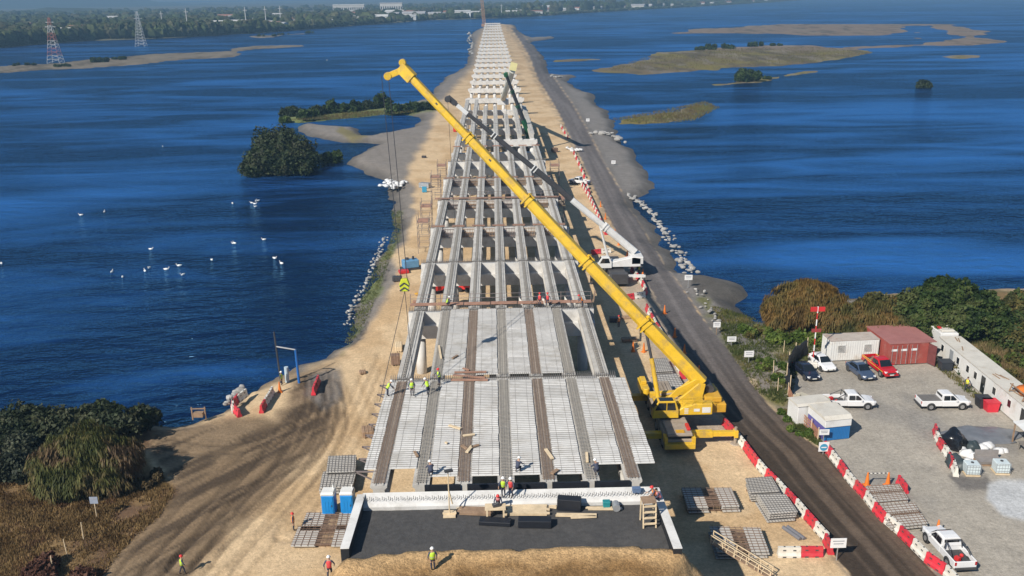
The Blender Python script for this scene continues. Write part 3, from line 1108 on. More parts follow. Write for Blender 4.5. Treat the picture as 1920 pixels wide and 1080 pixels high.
# loose timber on the deck
loose = [((850, 703, 910, 708), 5), ((852, 698, 912, 697), 4), ((845, 712, 915, 712), 5), ((868, 690, 880, 694), 3), ((842, 797, 864, 804), 4), ((866, 835, 876, 842), 4), ((875, 848, 885, 836), 4), ((884, 838, 898, 834), 3), ((1023, 842, 1036, 860), 4), ((1035, 888, 1046, 880), 5), ((1100, 848, 1101, 866), 3), ((777, 846, 783, 856), 3), ((835, 829, 839, 831), 2), ((848, 672, 858, 666), 3), ((823, 648, 827, 672), 3), ((1112, 566, 1116, 545), 3), ((868, 817, 890, 814), 3)]
for k, ((xa, ya, xb, yb), w_) in enumerate(loose):
    a, c = P(xa, ya, 8.12), P(xb, yb, 8.12)
    o = MB().bar(a, c, .05 * w_ + .06, .1).build('timber_plank', RUSTP if k < 4 else WOODD if k % 2 else WOOD)
    tag(o, 'loose timber on the deck panels, %s from the abutment' % nth(1 + sorted(range(len(loose)), key=lambda j: -loose[j][0][1]).index(k)), 'plank', 'loose timbers on the deck')
# overhang prop brackets along the left edge
for k in range(9):
    y = PY[0] + 2.5 + k * 2.05
    t = MB()
    t.bar((-11.35, y, 7.9), (-9.6, y, 6.9), .1)
    t.bar((-11.35, y, 7.9), (-9.5, y, 7.85), .1)
    o = t.build('edge_bracket', SCAF)
    tag(o, 'steel edge bracket under the left overhang, %s from the abutment' % nth(k + 1), 'bracket', 'edge brackets along the left overhang')
# ---------------------------------------------------------------- cranes
YEL = M('crane_yellow', (.72, .45, .03), .45, .14, .9, dirt=(.36, .25, .11), dscale=.8, damt=.75, spec=.5, coat=.2)
YELD = M('crane_amber', (.60, .33, .03), .45, .15, 1)
DUSTG = M('dusty_carrier', (.36, .30, .24), .7, .2, .8, dirt=(.20, .16, .12), dscale=.6, damt=.7)
GLASS = M('dark_glass', (.012, .016, .02), .08, .1, 1, spec=.8)
TYRE = M('tyre_rubber', (.02, .02, .02), .85, .2, 3)
RIM = M('wheel_rim', (.42, .42, .43), .4, .1, 3, metal=.6)
ROPE = M('wire_rope', (.03, .03, .035), .5, .1, 2)
WHITE = M('white_paint', (.74, .74, .73), .4, .07, .8, dirt=(.48, .45, .40), dscale=.6, damt=.4)
REDP = M('red_paint', (.58, .03, .03), .45, .12, 1)
GREENP = M('crane_green', (.015, .12, .05), .45, .2, 1)
CHAR = M('charcoal_paint_and_shade', (.055, .055, .06), .5, .2, 1)
ORANGE = M('orange_paint', (.75, .20, .03), .5, .12, 1)


def boom_sections(root, a, b, n, w0, w1, mat, collar, name='boom_section', hb=1.25, head=True, frac0=.0):
    """telescopic boom from a to b in n shrinking sections, each a part; a collar ring per joint"""
    a, b = Vector(a), Vector(b)
    fr = [i / n for i in range(n + 1)]
    d = (b - a).normalized()
    for i in range(n):
        p, q = a.lerp(b, fr[i]), a.lerp(b, fr[i + 1])
        w = w0 + (w1 - w0) * i / (n - 1)
        mb = MB()
        pp, qq, r, u = mb._frame(p, q)
        sec = []
        for c in (pp, qq):
            h_ = w * hb
            ring = [(-w / 2, -h_ * .22), (-w * .30, -h_ * .47), (0, -h_ * .52), (w * .30, -h_ * .47), (w / 2, -h_ * .22), (w / 2, h_ * .42), (w * .42, h_ * .5), (-w * .42, h_ * .5), (-w / 2, h_ * .42)]
            sec.append([c + r * x + u * y for x, y in ring])
        mb.loft(sec)
        s = mb.build(name, mat, root)
        if i < n - 1:
            mc = MB()
            e = q
            for off, k in ((-.5, 1.16), (.0, 1.22)):
                mc.bar(e + d * (off - .16), e + d * off, w * k, w * hb * k)
            mc.bar(e - d * .3 + u * w * .8, e - d * .3 + u * w * .3, .12, w * .9)
            mc.build('boom_collar', collar, s)


def rope(root, pts, r=.035, name='hoist_rope'):
    return MB().path(pts, r, 5).build(name, ROPE, root)


def wheel_meshes(R, w):
    t = MB().tube((0, -w / 2, 0), (0, w / 2, 0), R, R, 18).mesh('wheel', TYRE, True)
    r = MB().tube((0, -w / 2 - .02, 0), (0, w / 2 + .02, 0), R * .6, R * .55, 14).mesh('rim', RIM)
    return t, r


crw, crr = wheel_meshes(.72, .5)

# --- the big yellow telescopic crane
O_ = P(1300, 800, 0)
O_ = Vector((17.5, 85.3, 0))
cr = empty('mobile_crane', O_, 0, 'big yellow telescopic mobile crane with long boom raised over the bridge deck', 'crane')
# carrier lies along y, facing the camera
mb = MB()
mb.prism([(-1.45, .75), (1.45, .75), (1.45, 1.75), (1.3, 1.95), (-1.3, 1.95), (-1.45, 1.75)], 'y', -5.4, 7.2)
mb.b3(-1.5, 1.5, -5.9, -5.35, .55, 1.5)
mb.build('carrier', DUSTG, cr, bevel=.03)
for y in (-4.6, -2.9, -1.2, 2.2, 3.9, 5.6):
    for x in (-1.2, 1.2):
        w_ = link('wheel', crw, cr, (x, y, .72))
        w_.rotation_euler = (0, 0, PI / 2)
        link('rim', crr, w_)
fm = MB()
fm.b3(-1.52, -1.2, -6.35, -5.3, 1.2, 1.9)
fm.b3(1.2, 1.52, -6.35, -5.3, 1.2, 1.9)
fm.b3(-1.5, 1.5, -6.45, -5.95, .7, 1.25)
fm.build('bumper', YEL, cr, bevel=.03)
fm = MB().prism([(-1.25, 1.96), (1.25, 1.96), (1.2, 2.25), (-1.2, 2.25)], 'y', -6.2, -3.2)
fm.build('front_deck', DUSTG, cr, bevel=.04)
MB().b3(.78, 1.12, -5.6, -4.4, 2.26, 2.55).build('red_tank', REDP, cr, bevel=.05)
MB().b3(-.35, .45, -6.0, -5.5, 2.26, 2.36).build('step_plate', YELD, cr)
for y, tag_ in ((-4.3, 0), (4.6, 1)):
    for sx in (-1, 1):
        ln = 4.4 if sx > 0 else 4.2
        o = MB()
        o.b3(sx * 1.4, sx * (1.4 + ln * .5), y - .33, y + .33, .95, 1.55)
        o.b3(sx * (1.4 + ln * .5), sx * (1.4 + ln), y - .26, y + .26, 1.02, 1.48)
        o.b3(sx * (1.4 + ln - .05), sx * (1.4 + ln + .35), y - .33, y + .33, .85, 1.6)
        ob = o.build('outrigger_beam', YEL, cr, bevel=.02)
        j = MB()
        j.tube((sx * (1.4 + ln + .15), y, .1), (sx * (1.4 + ln + .15), y, 1.9), .15, .15, 10)
        j.tube((sx * (1.4 + ln + .15), y, .0), (sx * (1.4 + ln + .15), y, .14), .55, .42, 14)
        j.build('outrigger_jack', DUSTG, ob)
# slewing superstructure, boom pivot at the right rear, cab to the left front
mb = MB().tube((0, .6, 1.95), (0, .6, 2.35), 1.25, 1.25, 20)
mb.build('slew_ring', CHAR, cr)
up = MB()
up.prism([(-1.6, 2.35), (4.4, 2.35), (4.6, 2.9), (4.4, 3.3), (1.0, 3.35), (-1.6, 2.9)], 'y', -1.35, -.85)
up.prism([(-1.6, 2.35), (4.2, 2.35), (4.2, 3.2), (-1.6, 2.9)], 'y', 1.9, 2.4)
up.b3(-1.4, 3.6, -.85, 1.9, 2.35, 2.65)
up.build('turntable', YEL, cr, bevel=.03)
wp = MB().prism([(.2, 3.5), (2.2, 3.5), (3.4, 5.1), (2.7, 5.2), (.8, 4.2)], 'y', .0, .25)
wp.prism([(.2, 2.66), (3.2, 2.66), (3.6, 4.9), (2.9, 5.0)], 'y', -.6, -.35)
wp.prism([(.2, 2.66), (3.2, 2.66), (3.6, 4.9), (2.9, 5.0)], 'y', 1.35, 1.6)
wp.build('boom_bracket', YEL, cr, bevel=.02)
cw = MB()
for k in range(3):
    cw.b3(3.9, 5.6, -1.6 + k * 1.45, -1.6 + k * 1.45 + 1.38, 2.2, 3.15)
cw.b3(3.5, 5.2, -1.2, 2.4, 3.18, 3.7)
cw.build('counterweight', YELD, cr, bevel=.06)
hc = MB()
hc.prism([(.6, 2.36), (4.0, 2.36), (4.0, 3.55), (2.2, 3.55), (1.0, 3.2), (.6, 2.9)], 'y', -2.35, -1.36)
hc.build('engine_housing', YEL, cr, bevel=.05)
st_ = MB()
for k in range(4):
    st_.b3(1.15 + k * .0, 1.55, -2.37, -2.355, 2.55 + k * .16, 2.63 + k * .16)
st_.b3(2.1, 2.7, -2.372, -2.354, 2.75, 3.05)
st_.b3(2.95, 3.8, -2.372, -2.354, 2.60, 3.2)
st_.build('side_markings', WHITE, cr)
rl = MB()
for x in (.9, 1.9, 2.9, 3.9):
    rl.tube((x, -2.3, 3.5), (x, -2.3, 4.3), .03, .03, 5)
rl.tube((.9, -2.3, 4.3), (3.9, -2.3, 4.3), .03, .03, 5)
rl.tube((.9, -2.3, 3.95), (3.9, -2.3, 3.95), .03, .03, 5)
rl.build('guard_rail', YEL, cr)
dr = MB()
dr.tube((3.0, .1, 3.85), (3.0, 1.7, 3.85), .55, .55, 14)
dr.tube((4.2, .0, 4.1), (4.2, 1.7, 4.1), .45, .45, 14)
dr.build('winch_drum', CHAR, cr)
ca = MB()
ca.prism([(-2.1, 2.15), (.55, 2.15), (.55, 3.0), (.2, 4.0), (-1.55, 4.0), (-2.0, 3.2)], 'y', -2.55, -1.45)
cab = ca.build('operator_cab', YEL, cr, bevel=.05)
gl = MB()
gl.prism([(-1.85, 3.05), (-.75, 3.05), (-.75, 3.85), (-1.5, 3.85)], 'y', -2.58, -2.54)
gl.prism([(-.65, 3.05), (.25, 3.05), (.1, 3.85), (-.65, 3.85)], 'y', -2.58, -2.54)
gl.add([(-2.06, -2.45, 3.2), (-2.06, -1.55, 3.2), (-1.61, -1.55, 3.97), (-1.61, -2.45, 3.97)], [(0, 1, 2, 3)])
gl.b3(-1.4, .0, -2.4, -1.6, 4.0, 4.03)
gl.build('cab_window', GLASS, cab)
ex = MB()
ex.b3(-2.3, -1.45, 3.4, 6.2, 1.96, 2.9)
ex.b3(-2.2, -1.6, 4.2, 5.6, 2.9, 3.3)
ex.tube((-1.9, 2.6, 2.6), (-1.9, 2.6, 3.2), .35, .35, 12)
ex.build('equipment_box', YEL, cr, bevel=.05)
ex = MB()
for k_ in range(7):
    ex.b3(-1.2 + .34 * k_, -1.0 + .34 * k_, 2.6, 6.6, 1.96, 2.02 + .05 * (k_ % 3))
ex.tube((-.9, 1.9, 2.7), (1.6, 1.9, 2.9), .12, .12, 8)
ex.tube((-.9, -1.0, 2.7), (1.9, .9, 3.4), .06, .06, 6)
ex.tube((-.2, -1.0, 2.75), (2.6, 1.0, 3.8), .05, .05, 6)
ex.build('hoses_and_treads', DUSTG, cr)
for k_ in range(5):
    o_ = MB().b3(-1.48, -1.44, -5.2 + k_ * 2.4, -3.6 + k_ * 2.4, 1.0, 1.7).build('tool_locker', DUSTG, cr)
base = O_ + Vector((3.4, .5, 4.6))
tip = P(763, 137, 35.6)
bl = tip - O_
boom_sections(cr, base - O_, bl, 5, 1.12, .62, YEL, YEL)
piv = (base - O_).lerp(bl, .19)
lc = MB().tube((-1.0, .5, 2.9), Vector((-1.0, .5, 2.9)).lerp(piv, .55), .24, .24, 12)
lco = lc.build('lift_cylinder', YEL, cr)
MB().tube(Vector((-1.0, .5, 2.9)).lerp(piv, .5), piv - Vector((0, 0, .6)), .15, .15, 10).build('piston_rod', CHAR, lco)
bd = (bl - (base - O_)).normalized()
for f_, l_ in ((.10, 1.6), (.14, .9), (.33, .35), (.36, .35), (.52, .3), (.55, .3), (.72, .3), (.9, .25)):
    q_ = (base - O_).lerp(bl, f_)
    w_ = 1.12 - .5 * f_
    m_ = MB().bar(q_ + Vector((0, -w_ * .5, .1)) - bd * l_ / 2, q_ + Vector((0, -w_ * .5, .1)) + bd * l_ / 2, .03, .30 if l_ > .5 else .16)
    m_.build('boom_decal' if l_ > .5 else 'boom_fitting', WHITE if l_ > .5 else CHAR, cr)
hd = MB()
e = bl
hd.bar(e - bd * .8, e + bd * .9, .85, 1.15)
hd.bar(e + bd * .5, e + bd * 1.0 + Vector((-1.3, 0, -1.0)), .6, .62)
hd.tube(e + bd * 1.0 + Vector((-1.3, -.40, -1.0)), e + bd * 1.0 + Vector((-1.3, .40, -1.0)), .40, .40, 14)
hd.tube(e + bd * .9 + Vector((.2, -.42, .4)), e + bd * .9 + Vector((.2, .42, .4)), .36, .36, 14)
hd.build('boom_head', YEL, cr, bevel=.03)
hk = Vector((-8.8, 82.2, 16.3)) - O_
s0 = e + bd * 1.0 + Vector((-1.6, 0, -1.0))
for dx in (-.35, .35):
    rope(cr, [s0 + Vector((dx, 0, 0)), hk + Vector((dx * .8, 0, 1.2))], .035)
hb = MB()
hb.prism([(-.35, .1), (.35, .1), (.5, .7), (.3, 1.3), (-.3, 1.3), (-.5, .7)], 'y', hk.y - .25, hk.y + .25)
hb.v = [(x + hk.x, y, z + hk.z) for x, y, z in hb.v]
hbo = hb.build('hook_block', M('hook_lime', (.55, .60, .03), .5, .1, 2), cr, bevel=.04)
stp = MB()
for z in (.35, .8):
    stp.bar(hk + Vector((-.45, -.28, z - .18)), hk + Vector((.0, -.28, z + .16)), .02, .14)
    stp.bar(hk + Vector((.0, -.28, z + .16)), hk + Vector((.45, -.28, z - .18)), .02, .14)
stp.build('black_chevrons', CHAR, hbo)
for q in ((-2.2, -6.0, 1.4), (1.1, -6.0, 1.2)):
    rope(cr, [hk + Vector((0, 0, .1)), Vector((hk.x + q[0], hk.y + q[1], hk.z - 8.6))], .03, 'lifting_sling')

# --- white telescopic crane further on
W0 = Vector((18.8, 138.6, 0))
wc = empty('mobile_crane', W0, 0, 'white telescopic mobile crane parked beside the road with upper boom coloured dark for its shade', 'crane')
mb = MB().prism([(-1.3, .7), (1.3, .7), (1.3, 1.7), (-1.3, 1.7)], 'y', -5.2, 5.5)
mb.b3(-1.3, 1.3, -6.4, -5.2, .6, 2.2)
mb.build('carrier', CHAR, wc, bevel=.04)
for y in (-4.4, -2.6, 2.0, 3.8):
    for x in (-1.1, 1.1):
        w_ = link('wheel', crw, wc, (x, y, .72))
        w_.rotation_euler = (0, 0, PI / 2)
        link('rim', crr, w_)
mb = MB().prism([(-2.2, 2.0), (3.9, 2.0), (3.9, 3.4), (2.8, 3.6), (-.4, 2.9), (-2.2, 2.6)], 'y', -1.9, -.7)
mb.b3(-1.8, 3.7, -.7, 1.6, 1.9, 2.4)
mb.b3(2.4, 4.3, -1.9, 1.8, 2.4, 3.6)
mb.build('turntable', WHITE, wc, bevel=.08)
mb = MB().prism([(-2.9, 1.9), (-.7, 1.9), (-.7, 2.9), (-1.1, 3.7), (-2.3, 3.7), (-2.9, 2.8)], 'y', -2.1, -1.0)
cab = mb.build('operator_cab', WHITE, wc, bevel=.06)
gl = MB().prism([(-2.6, 2.75), (-1.0, 2.75), (-1.25, 3.5), (-2.2, 3.5)], 'y', -2.13, -2.08)
gl.add([(-2.95, -2.0, 2.85), (-2.95, -1.1, 2.85), (-2.36, -1.1, 3.66), (-2.36, -2.0, 3.66)], [(0, 1, 2, 3)])
gl.build('cab_window', GLASS, cab)
for y in (-4.0, 3.2):
    for sx in (-1, 1):
        ob = MB().b3(sx * 1.2, sx * 4.3, y - .2, y + .2, .95, 1.35).build('outrigger_beam', WHITE, wc)
        MB().tube((sx * 4.2, y, 0), (sx * 4.2, y, 1.6), .12, .12, 8).tube((sx * 4.2, y, 0), (sx * 4.2, y, .12), .45, .4, 12).build('outrigger_jack', CHAR, ob)
b0 = Vector((3.2, .2, 3.9))
b1 = P(845, 187, 28.4) - W0
lo = b0.lerp(b1, .36)
boom_sections(wc, b0, lo, 2, .88, .74, WHITE, WHITE)
boom_sections(wc, lo, b1, 3, .72, .46, CHAR, WHITE)  # charcoal puts the underside's shade into the upper boom colour
d = (b1 - b0).normalized()
MB().bar(b1 - d * 3.2, b1 - d * 1.2, .47, .575).build('boom_tip_lit_part', WHITE, wc)  # white piece added for the narrow sunlit part of the tip
MB().bar(b1 - d * .9, b1 + d * .6, .55, .8).tube(b1 + d * .6 + Vector((0, -.4, -.3)), b1 + d * .6 + Vector((0, .4, -.3)), .45, .45, 12).build('boom_head', CHAR, wc)
MB().tube((-.9, .2, 2.4), b0.lerp(b1, .2) - Vector((0, 0, .5)), .2, .16, 10).build('lift_cylinder', WHITE, wc)
rope(wc, [b1 + d * .6, Vector((b1.x, b1.y, 9.5))], .03)

# --- green crane beyond the girders
G0 = Vector((10.9, 262.0, 0))
gc = empty('crawler_crane', G0, 0, 'small green crane with dark boom standing beside the far girders', 'crane')
mb = MB()
for x in (-1.6, 1.6):
    mb.prism([(-3.2, .35), (-2.7, 0), (2.7, 0), (3.2, .35), (2.9, .95), (-2.9, .95)], 'x', x - .35, x + .35)
mb.build('crawler_track', CHAR, gc)
MB().b3(-1.5, 1.5, -3.4, 2.2, 1.1, 2.7).build('machine_house', REDP, gc, bevel=.06)
mb = MB().prism([(-1.0, 2.7), (2.6, 2.7), (2.4, 3.9), (-.6, 4.4)], 'x', -1.9, -.6)
mb.build('operator_cab', GREENP, gc, bevel=.06)
MB().b3(-1.92, -1.90, -.4, 1.7, 3.0, 3.8).build('cab_window', GLASS, gc)
gt = P(949, 141, 22.0) - G0
gb = Vector((-.2, .5, 2.6))
boom_sections(gc, gb, gb.lerp(gt, .34), 2, 1.15, 1.0, GREENP, GREENP)
boom_sections(gc, gb.lerp(gt, .34), gt, 3, .85, .6, CHAR, GREENP)
d = (gt - gb).normalized()
MB().bar(gt - d * .4, gt + d * .7, .8, 1.0).build('boom_head', GREENP, gc)
rope(gc, [gt + d * .5, Vector((gt.x, gt.y, 8.2))], .04)
MB().b3(-1.6, 1.6, -4.6, -3.4, 1.2, 2.8).build('counterweight', CHAR, gc, bevel=.05)

# --- white boom rig behind it
Q0 = P(943, 196, 3.0)
Q0.z = 6.3
qa = P(943, 192, 7.0)
rig = empty('drill_rig', (qa.x, qa.y, 0), 0, 'white leaning rig mast standing behind the green crane boom', 'rig')
MB().b3(-2, 2, -2.4, 2.4, 6.35, 8.2).build('machine_house', WHITE, rig, bevel=.1)
qb = P(961, 132, 24.0) - Vector((qa.x, qa.y, 0))
MB().tube((0, 0, 8.2), qb, 1.0, .8, 12).build('mast', M('cream_paint', (.70, .68, .58), .5, .1, 1), rig)
MB().bar(qb, qb + Vector((.5, 0, 2)), 1.6, 1.8).build('mast_head', M('cream_yellow', (.70, .62, .30), .5, .1, 1), rig)

# --- rusty lattice crane at the far end
T0 = P(908, 50, 0)


def lattice(mb, base, top, w0, w1, n, r=.12, mi=0):
    base, top = Vector(base), Vector(top)
    prev = None
    for i in range(n + 1):
        t = i / n
        c, w = base.lerp(top, t), (w0 + (w1 - w0) * t) / 2
        ring = [c + Vector((x * w, y * w, 0)) for x, y in ((-1, -1), (1, -1), (1, 1), (-1, 1))]
        if prev:
            for k in range(4):
                mb.bar(prev[k], ring[k], r * 1.4, mi=mi)
                mb.bar(prev[k], ring[(k + 1) % 4], r, mi=mi)
                mb.bar(ring[k], ring[(k + 1) % 4], r, mi=mi)
        prev = ring


lt = empty('lattice_crane', T0, 0, 'tall rusty lattice crane at the far tip of the causeway', 'crane')
LR = M('lattice_rust', (.42, .23, .12), .7, .2, .5)
mb = MB()
lattice(mb, (0, 0, 3), (-3.5, 0, 48), 4.2, 3.4, 14, .42)
mb.build('lattice_boom', LR, lt)
MB().b3(-4, 4, -4, 4, 0, 4).build('machine_house', LR, lt, bevel=.2)
MB().b3(-4.2, 3.5, -1.5, 1.5, 40.5, 42.5).build('boom_platform', WHITE, lt, bevel=.1)
# ---------------------------------------------------------------- vehicles
CARW = M('white_car_paint', (.78, .78, .79), .25, .03, 1, spec=.6, coat=.6)
CARR = M('red_car_paint', (.50, .012, .02), .25, .05, 1, coat=.6)
CARB = M('blue_grey_paint', (.05, .075, .13), .22, .05, 1, spec=.7, coat=.8)
CARK = M('navy_black_paint', (.012, .016, .032), .22, .05, 1, spec=.7, coat=.8)
LAMP = M('headlight_glass', (.75, .77, .80), .15, .03, 1, spec=.8)
TAIL = M('tail_lamp_red', (.40, .01, .015), .25, .05, 1)
PLATE = M('number_plate', (.70, .70, .66), .5, .03, 1)
BEDL = M('bed_liner', (.05, .05, .052), .7, .2, 3)
TONN = M('bed_cover_grey', (.16, .15, .14), .7, .15, 2)
GOLD = M('gold_stripe', (.75, .45, .05), .4, .05, 1)
GALV = M('galvanised', (.45, .46, .47), .45, .1, 2, metal=.5)
vw, vr = wheel_meshes(.38, .26)


def sec_loft(mb, stations, mi=0):
    """stations: (x, half width, z bottom, z top, corner inset)"""
    secs = []
    for x, hw, zb, zt, c in stations:
        secs.append([(x, -hw + c * .5, zb), (x, -hw, zb + c), (x, -hw, zt - c), (x, -hw + c * 1.2, zt), (x, hw - c * 1.2, zt), (x, hw, zt - c), (x, hw, zb + c), (x, hw - c * .5, zb)])
    return mb.loft(secs, mi)


def side_glass(body, pts, y):
    """glass pane on the cab side: pts in xz, leaning with the cab (y at z)"""
    for s_ in (-1, 1):
        mb = MB()
        a = [(x, s_ * (y(z) + .015), z) for x, z in pts]
        c = [(x, s_ * (y(z) - .02), z) for x, z in pts]
        n = len(a)
        mb.add(a + c, [tuple(range(n)), tuple(range(2 * n - 1, n - 1, -1))] + [(i, (i + 1) % n, n + (i + 1) % n, n + i) for i in range(n)])
        mb.build('side_window', GLASS, body)


def pickup(loc, rz, label, paint, bed='open', bar=False, stripe=False):
    t = empty('pickup_truck', loc, rz, label, 'pickup truck')
    b_ = MB()
    # lower body up to the belt, with bonnet; x forward
    sec_loft(b_, [(-.42, .90, .42, 1.08, .06), (.9, .91, .42, 1.08, .06), (1.15, .91, .42, 1.06, .07), (1.9, .90, .45, 1.04, .09), (2.40, .86, .45, .97, .12), (2.62, .74, .48, .86, .14)])
    # cab
    sec_loft(b_, [(-.50, .84, 1.0, 1.12, .05), (-.42, .72, 1.0, 1.74, .08), (.0, .71, 1.0, 1.78, .09), (.55, .71, 1.0, 1.76, .09), (.72, .73, 1.0, 1.70, .09), (1.42, .84, 1.0, 1.07, .03)])
    # bed: floor and three walls
    b_.b3(-2.60, -.43, -.88, .88, .45, .66)
    b_.b3(-2.60, -.43, -.90, -.80, .5, 1.08)
    b_.b3(-2.60, -.43, .80, .90, .5, 1.08)
    b_.b3(-2.66, -2.56, -.88, .88, .5, 1.08)
    b_.b3(-.50, -.40, -.86, .86, .6, 1.08)
    body = b_.build('body', paint, t, bevel=.025)
    yk = lambda z: .84 - (z - 1.08) * .19 + .02
    side_glass(body, [(-.32, 1.14), (.32, 1.14), (.32, 1.60), (-.28, 1.60)], yk)
    side_glass(body, [(.42, 1.14), (1.15, 1.14), (.66, 1.60), (.42, 1.60)], yk)
    MB().add([(1.40, -.74, 1.12), (1.40, .74, 1.12), (.80, .62, 1.68), (.80, -.62, 1.68)], [(0, 1, 2, 3)]).add([(1.43, -.74, 1.10), (1.43, .74, 1.10), (.83, .62, 1.70), (.83, -.62, 1.70)], [(3, 2, 1, 0)]).build('windscreen', GLASS, body)
    MB().b3(-.47, -.45, -.6, .6, 1.2, 1.62).build('rear_window', GLASS, body)
    for sx in (-1, 1):
        MB().box((2.47, sx * .66, .84), (.30, .26, .16), sx * -.25).build('headlight', LAMP, t)
        MB().box((-2.64, sx * .80, .90), (.07, .15, .30)).build('tail_lamp', TAIL, t)
        MB().box((1.02, sx * 1.0, 1.16), (.14, .2, .16)).build('wing_mirror', paint, t)
    MB().b3(2.56, 2.66, -.5, .5, .62, .78).build('grille', BEDL, t)
    for x0_, x1_ in ((2.60, 2.70), (-2.80, -2.64)):
        MB().b3(x0_, x1_, -.85, .85, .42, .57).build('bumper', BEDL if paint is not CARR else CARR, t)
    MB().b3(2.685, 2.72, -.25, .25, .5, .62).build('number_plate', PLATE, t)
    for x in (-1.62, 1.72):
        for sx in (-1, 1):
            w_ = link('wheel', vw, t, (x, sx * .80, .38))
            link('rim', vr, w_)
            MB().tube((x, sx * .86, .40), (x, sx * .915, .40), .47, .47, 16).build('wheel_arch', BEDL, t)
    if bed == 'cover':
        MB().b3(-2.56, -.52, -.80, .80, 1.06, 1.11).build('bed_cover', TONN, t)
    else:
        MB().b3(-2.54, -.52, -.78, .78, .665, .70).build('bed_liner', BEDL, t)
        MB().box((-1.9, .25, .86), (.4, .3, .3), .4).ball((-1.5, -.3, .84), .16).build('bed_cargo', REDP if bar else RUST, t)
    if bar:
        m = MB()
        for sx in (-1, 1):
            m.tube((-.75, sx * .72, 1.05), (-.72, sx * .62, 1.74), .045, .045, 6)
            m.tube((-.72, sx * .62, 1.72), (-1.9, sx * .76, 1.10), .045, .045, 6)
        m.tube((-.72, -.62, 1.74), (-.72, .62, 1.74), .045, .045, 6)
        m.build('roll_bar', CHAR, t)
    if stripe:
        m = MB()
        for sx in (-1, 1):
            m.bar((-2.5, sx * .912, .98), (2.2, sx * .912, .80), .02, .07)
        m.b3(-2.5, -.5, .80, .91, 1.085, 1.10)
        m.b3(-2.5, -.5, -.91, -.80, 1.085, 1.10)
        m.build('stripe', GOLD, t)
    return t


def car(loc, rz, label, paint, hatch=False):
    t = empty('car', loc, rz, label, 'car')
    b_ = MB()
    r_ = -2.05 if hatch else -2.25
    sec_loft(b_, [(r_, .70, .42, .80, .14), (r_ + .25, .84, .30, .93, .12), (-1.2, .88, .26, .95, .10), (.9, .88, .26, .93, .10), (1.6, .86, .28, .84, .13), (2.05, .78, .32, .70, .14), (2.2, .62, .38, .62, .10)])
    cs = [(-1.85 if not hatch else -2.0, .74, .88, .96, .03), (-1.1 if not hatch else -1.45, .60, .86, 1.36, .08), (-.35, .58, .86, 1.46, .1), (.15, .58, .86, 1.44, .1), (.95, .74, .86, .95, .03)]
    sec_loft(b_, cs)
    body = b_.build('body', paint, t, smooth=False, bevel=.03)
    yk = lambda z: .80 - (z - .9) * .40 + .01
    side_glass(body, [(-1.30, .98), (-.30, .98), (-.30, 1.33), (-.95, 1.30)], yk)
    side_glass(body, [(-.24, .98), (.72, .98), (.18, 1.33), (-.24, 1.33)], yk)
    MB().add([(.93, -.66, .97), (.93, .66, .97), (.24, .50, 1.42), (.24, -.50, 1.42)], [(0, 1, 2, 3)]).add([(.96, -.66, .96), (.96, .66, .96), (.27, .50, 1.44), (.27, -.50, 1.44)], [(3, 2, 1, 0)]).build('windscreen', GLASS, body)
    xr = -1.8 if not hatch else -1.95
    MB().add([(xr - .02, -.6, .99), (xr - .02, .6, .99), (xr + .6, .48, 1.36), (xr + .6, -.48, 1.36)], [(3, 2, 1, 0)]).build('rear_window', GLASS, body)
    for sx in (-1, 1):
        MB().box((2.0, sx * .60, .66), (.30, .26, .12), sx * -.5).build('headlight', LAMP, t)
        MB().box((r_ + .14, sx * .66, .78), (.12, .24, .14), sx * .4).build('tail_lamp', TAIL, t)
        MB().box((.62, sx * .94, 1.0), (.14, .18, .12)).build('wing_mirror', paint, t)
    MB().b3(2.12, 2.22, -.42, .42, .42, .52).build('grille', BEDL, t)
    MB().b3(2.2, 2.24, -.25, .25, .44, .55).build('number_plate', PLATE, t)
    for x in (-1.35, 1.35):
        for sx in (-1, 1):
            w_ = link('wheel', vw, t, (x, sx * .74, .33))
            w_.scale = (.85, .85, .85)
            link('rim', vr, w_)
            MB().tube((x, sx * .82, .34), (x, sx * .888, .34), .39, .39, 16).build('wheel_arch', BEDL, t)
    return t


def veh(fn, rear, front, *a, **k):
    c, rz = heading(rear, front)
    return fn((c.x, c.y, 0), rz, *a, **k)


veh(pickup, (1548, 762), (1634, 762), 'white pickup truck with dark open bed behind the blue and white cabin', CARW, bar=True)
veh(pickup, (1721, 763), (1812, 762), 'white pickup truck with grey bed cover beside the red bin', CARW, bed='cover')
veh(pickup, (1803, 1070), (1748, 1008), 'white pickup truck with black roll bar next to the striped barriers', CARW, bar=True)
veh(pickup, (1630, 681), (1668, 709), 'red pickup truck with gold side stripe in front of the red container', CARR, stripe=True)
veh(car, (1527, 677), (1554, 698), 'white car parked by the white container cabin', CARW, True)
veh(car, (1596, 690), (1630, 716), 'blue-grey sedan parked left of the red pickup', CARB)
veh(car, (1495, 690), (1527, 718), 'dark navy car parked beside the black net fence', CARK)
veh(pickup, (1094, 346), (1078, 344), 'small white pickup truck far along the left edge of the dirt road', CARW)

# ---------------------------------------------------------------- plastic barriers
BRED = M('red_plastic', (.62, .035, .055), .5, .16, 1.5, dirt=(.40, .16, .12), dscale=1.2, damt=.5, rnd=.12)
BWHT = M('white_plastic', (.74, .71, .64), .55, .10, 1.5, dirt=(.48, .42, .34), dscale=1.2, damt=.6, rnd=.08)


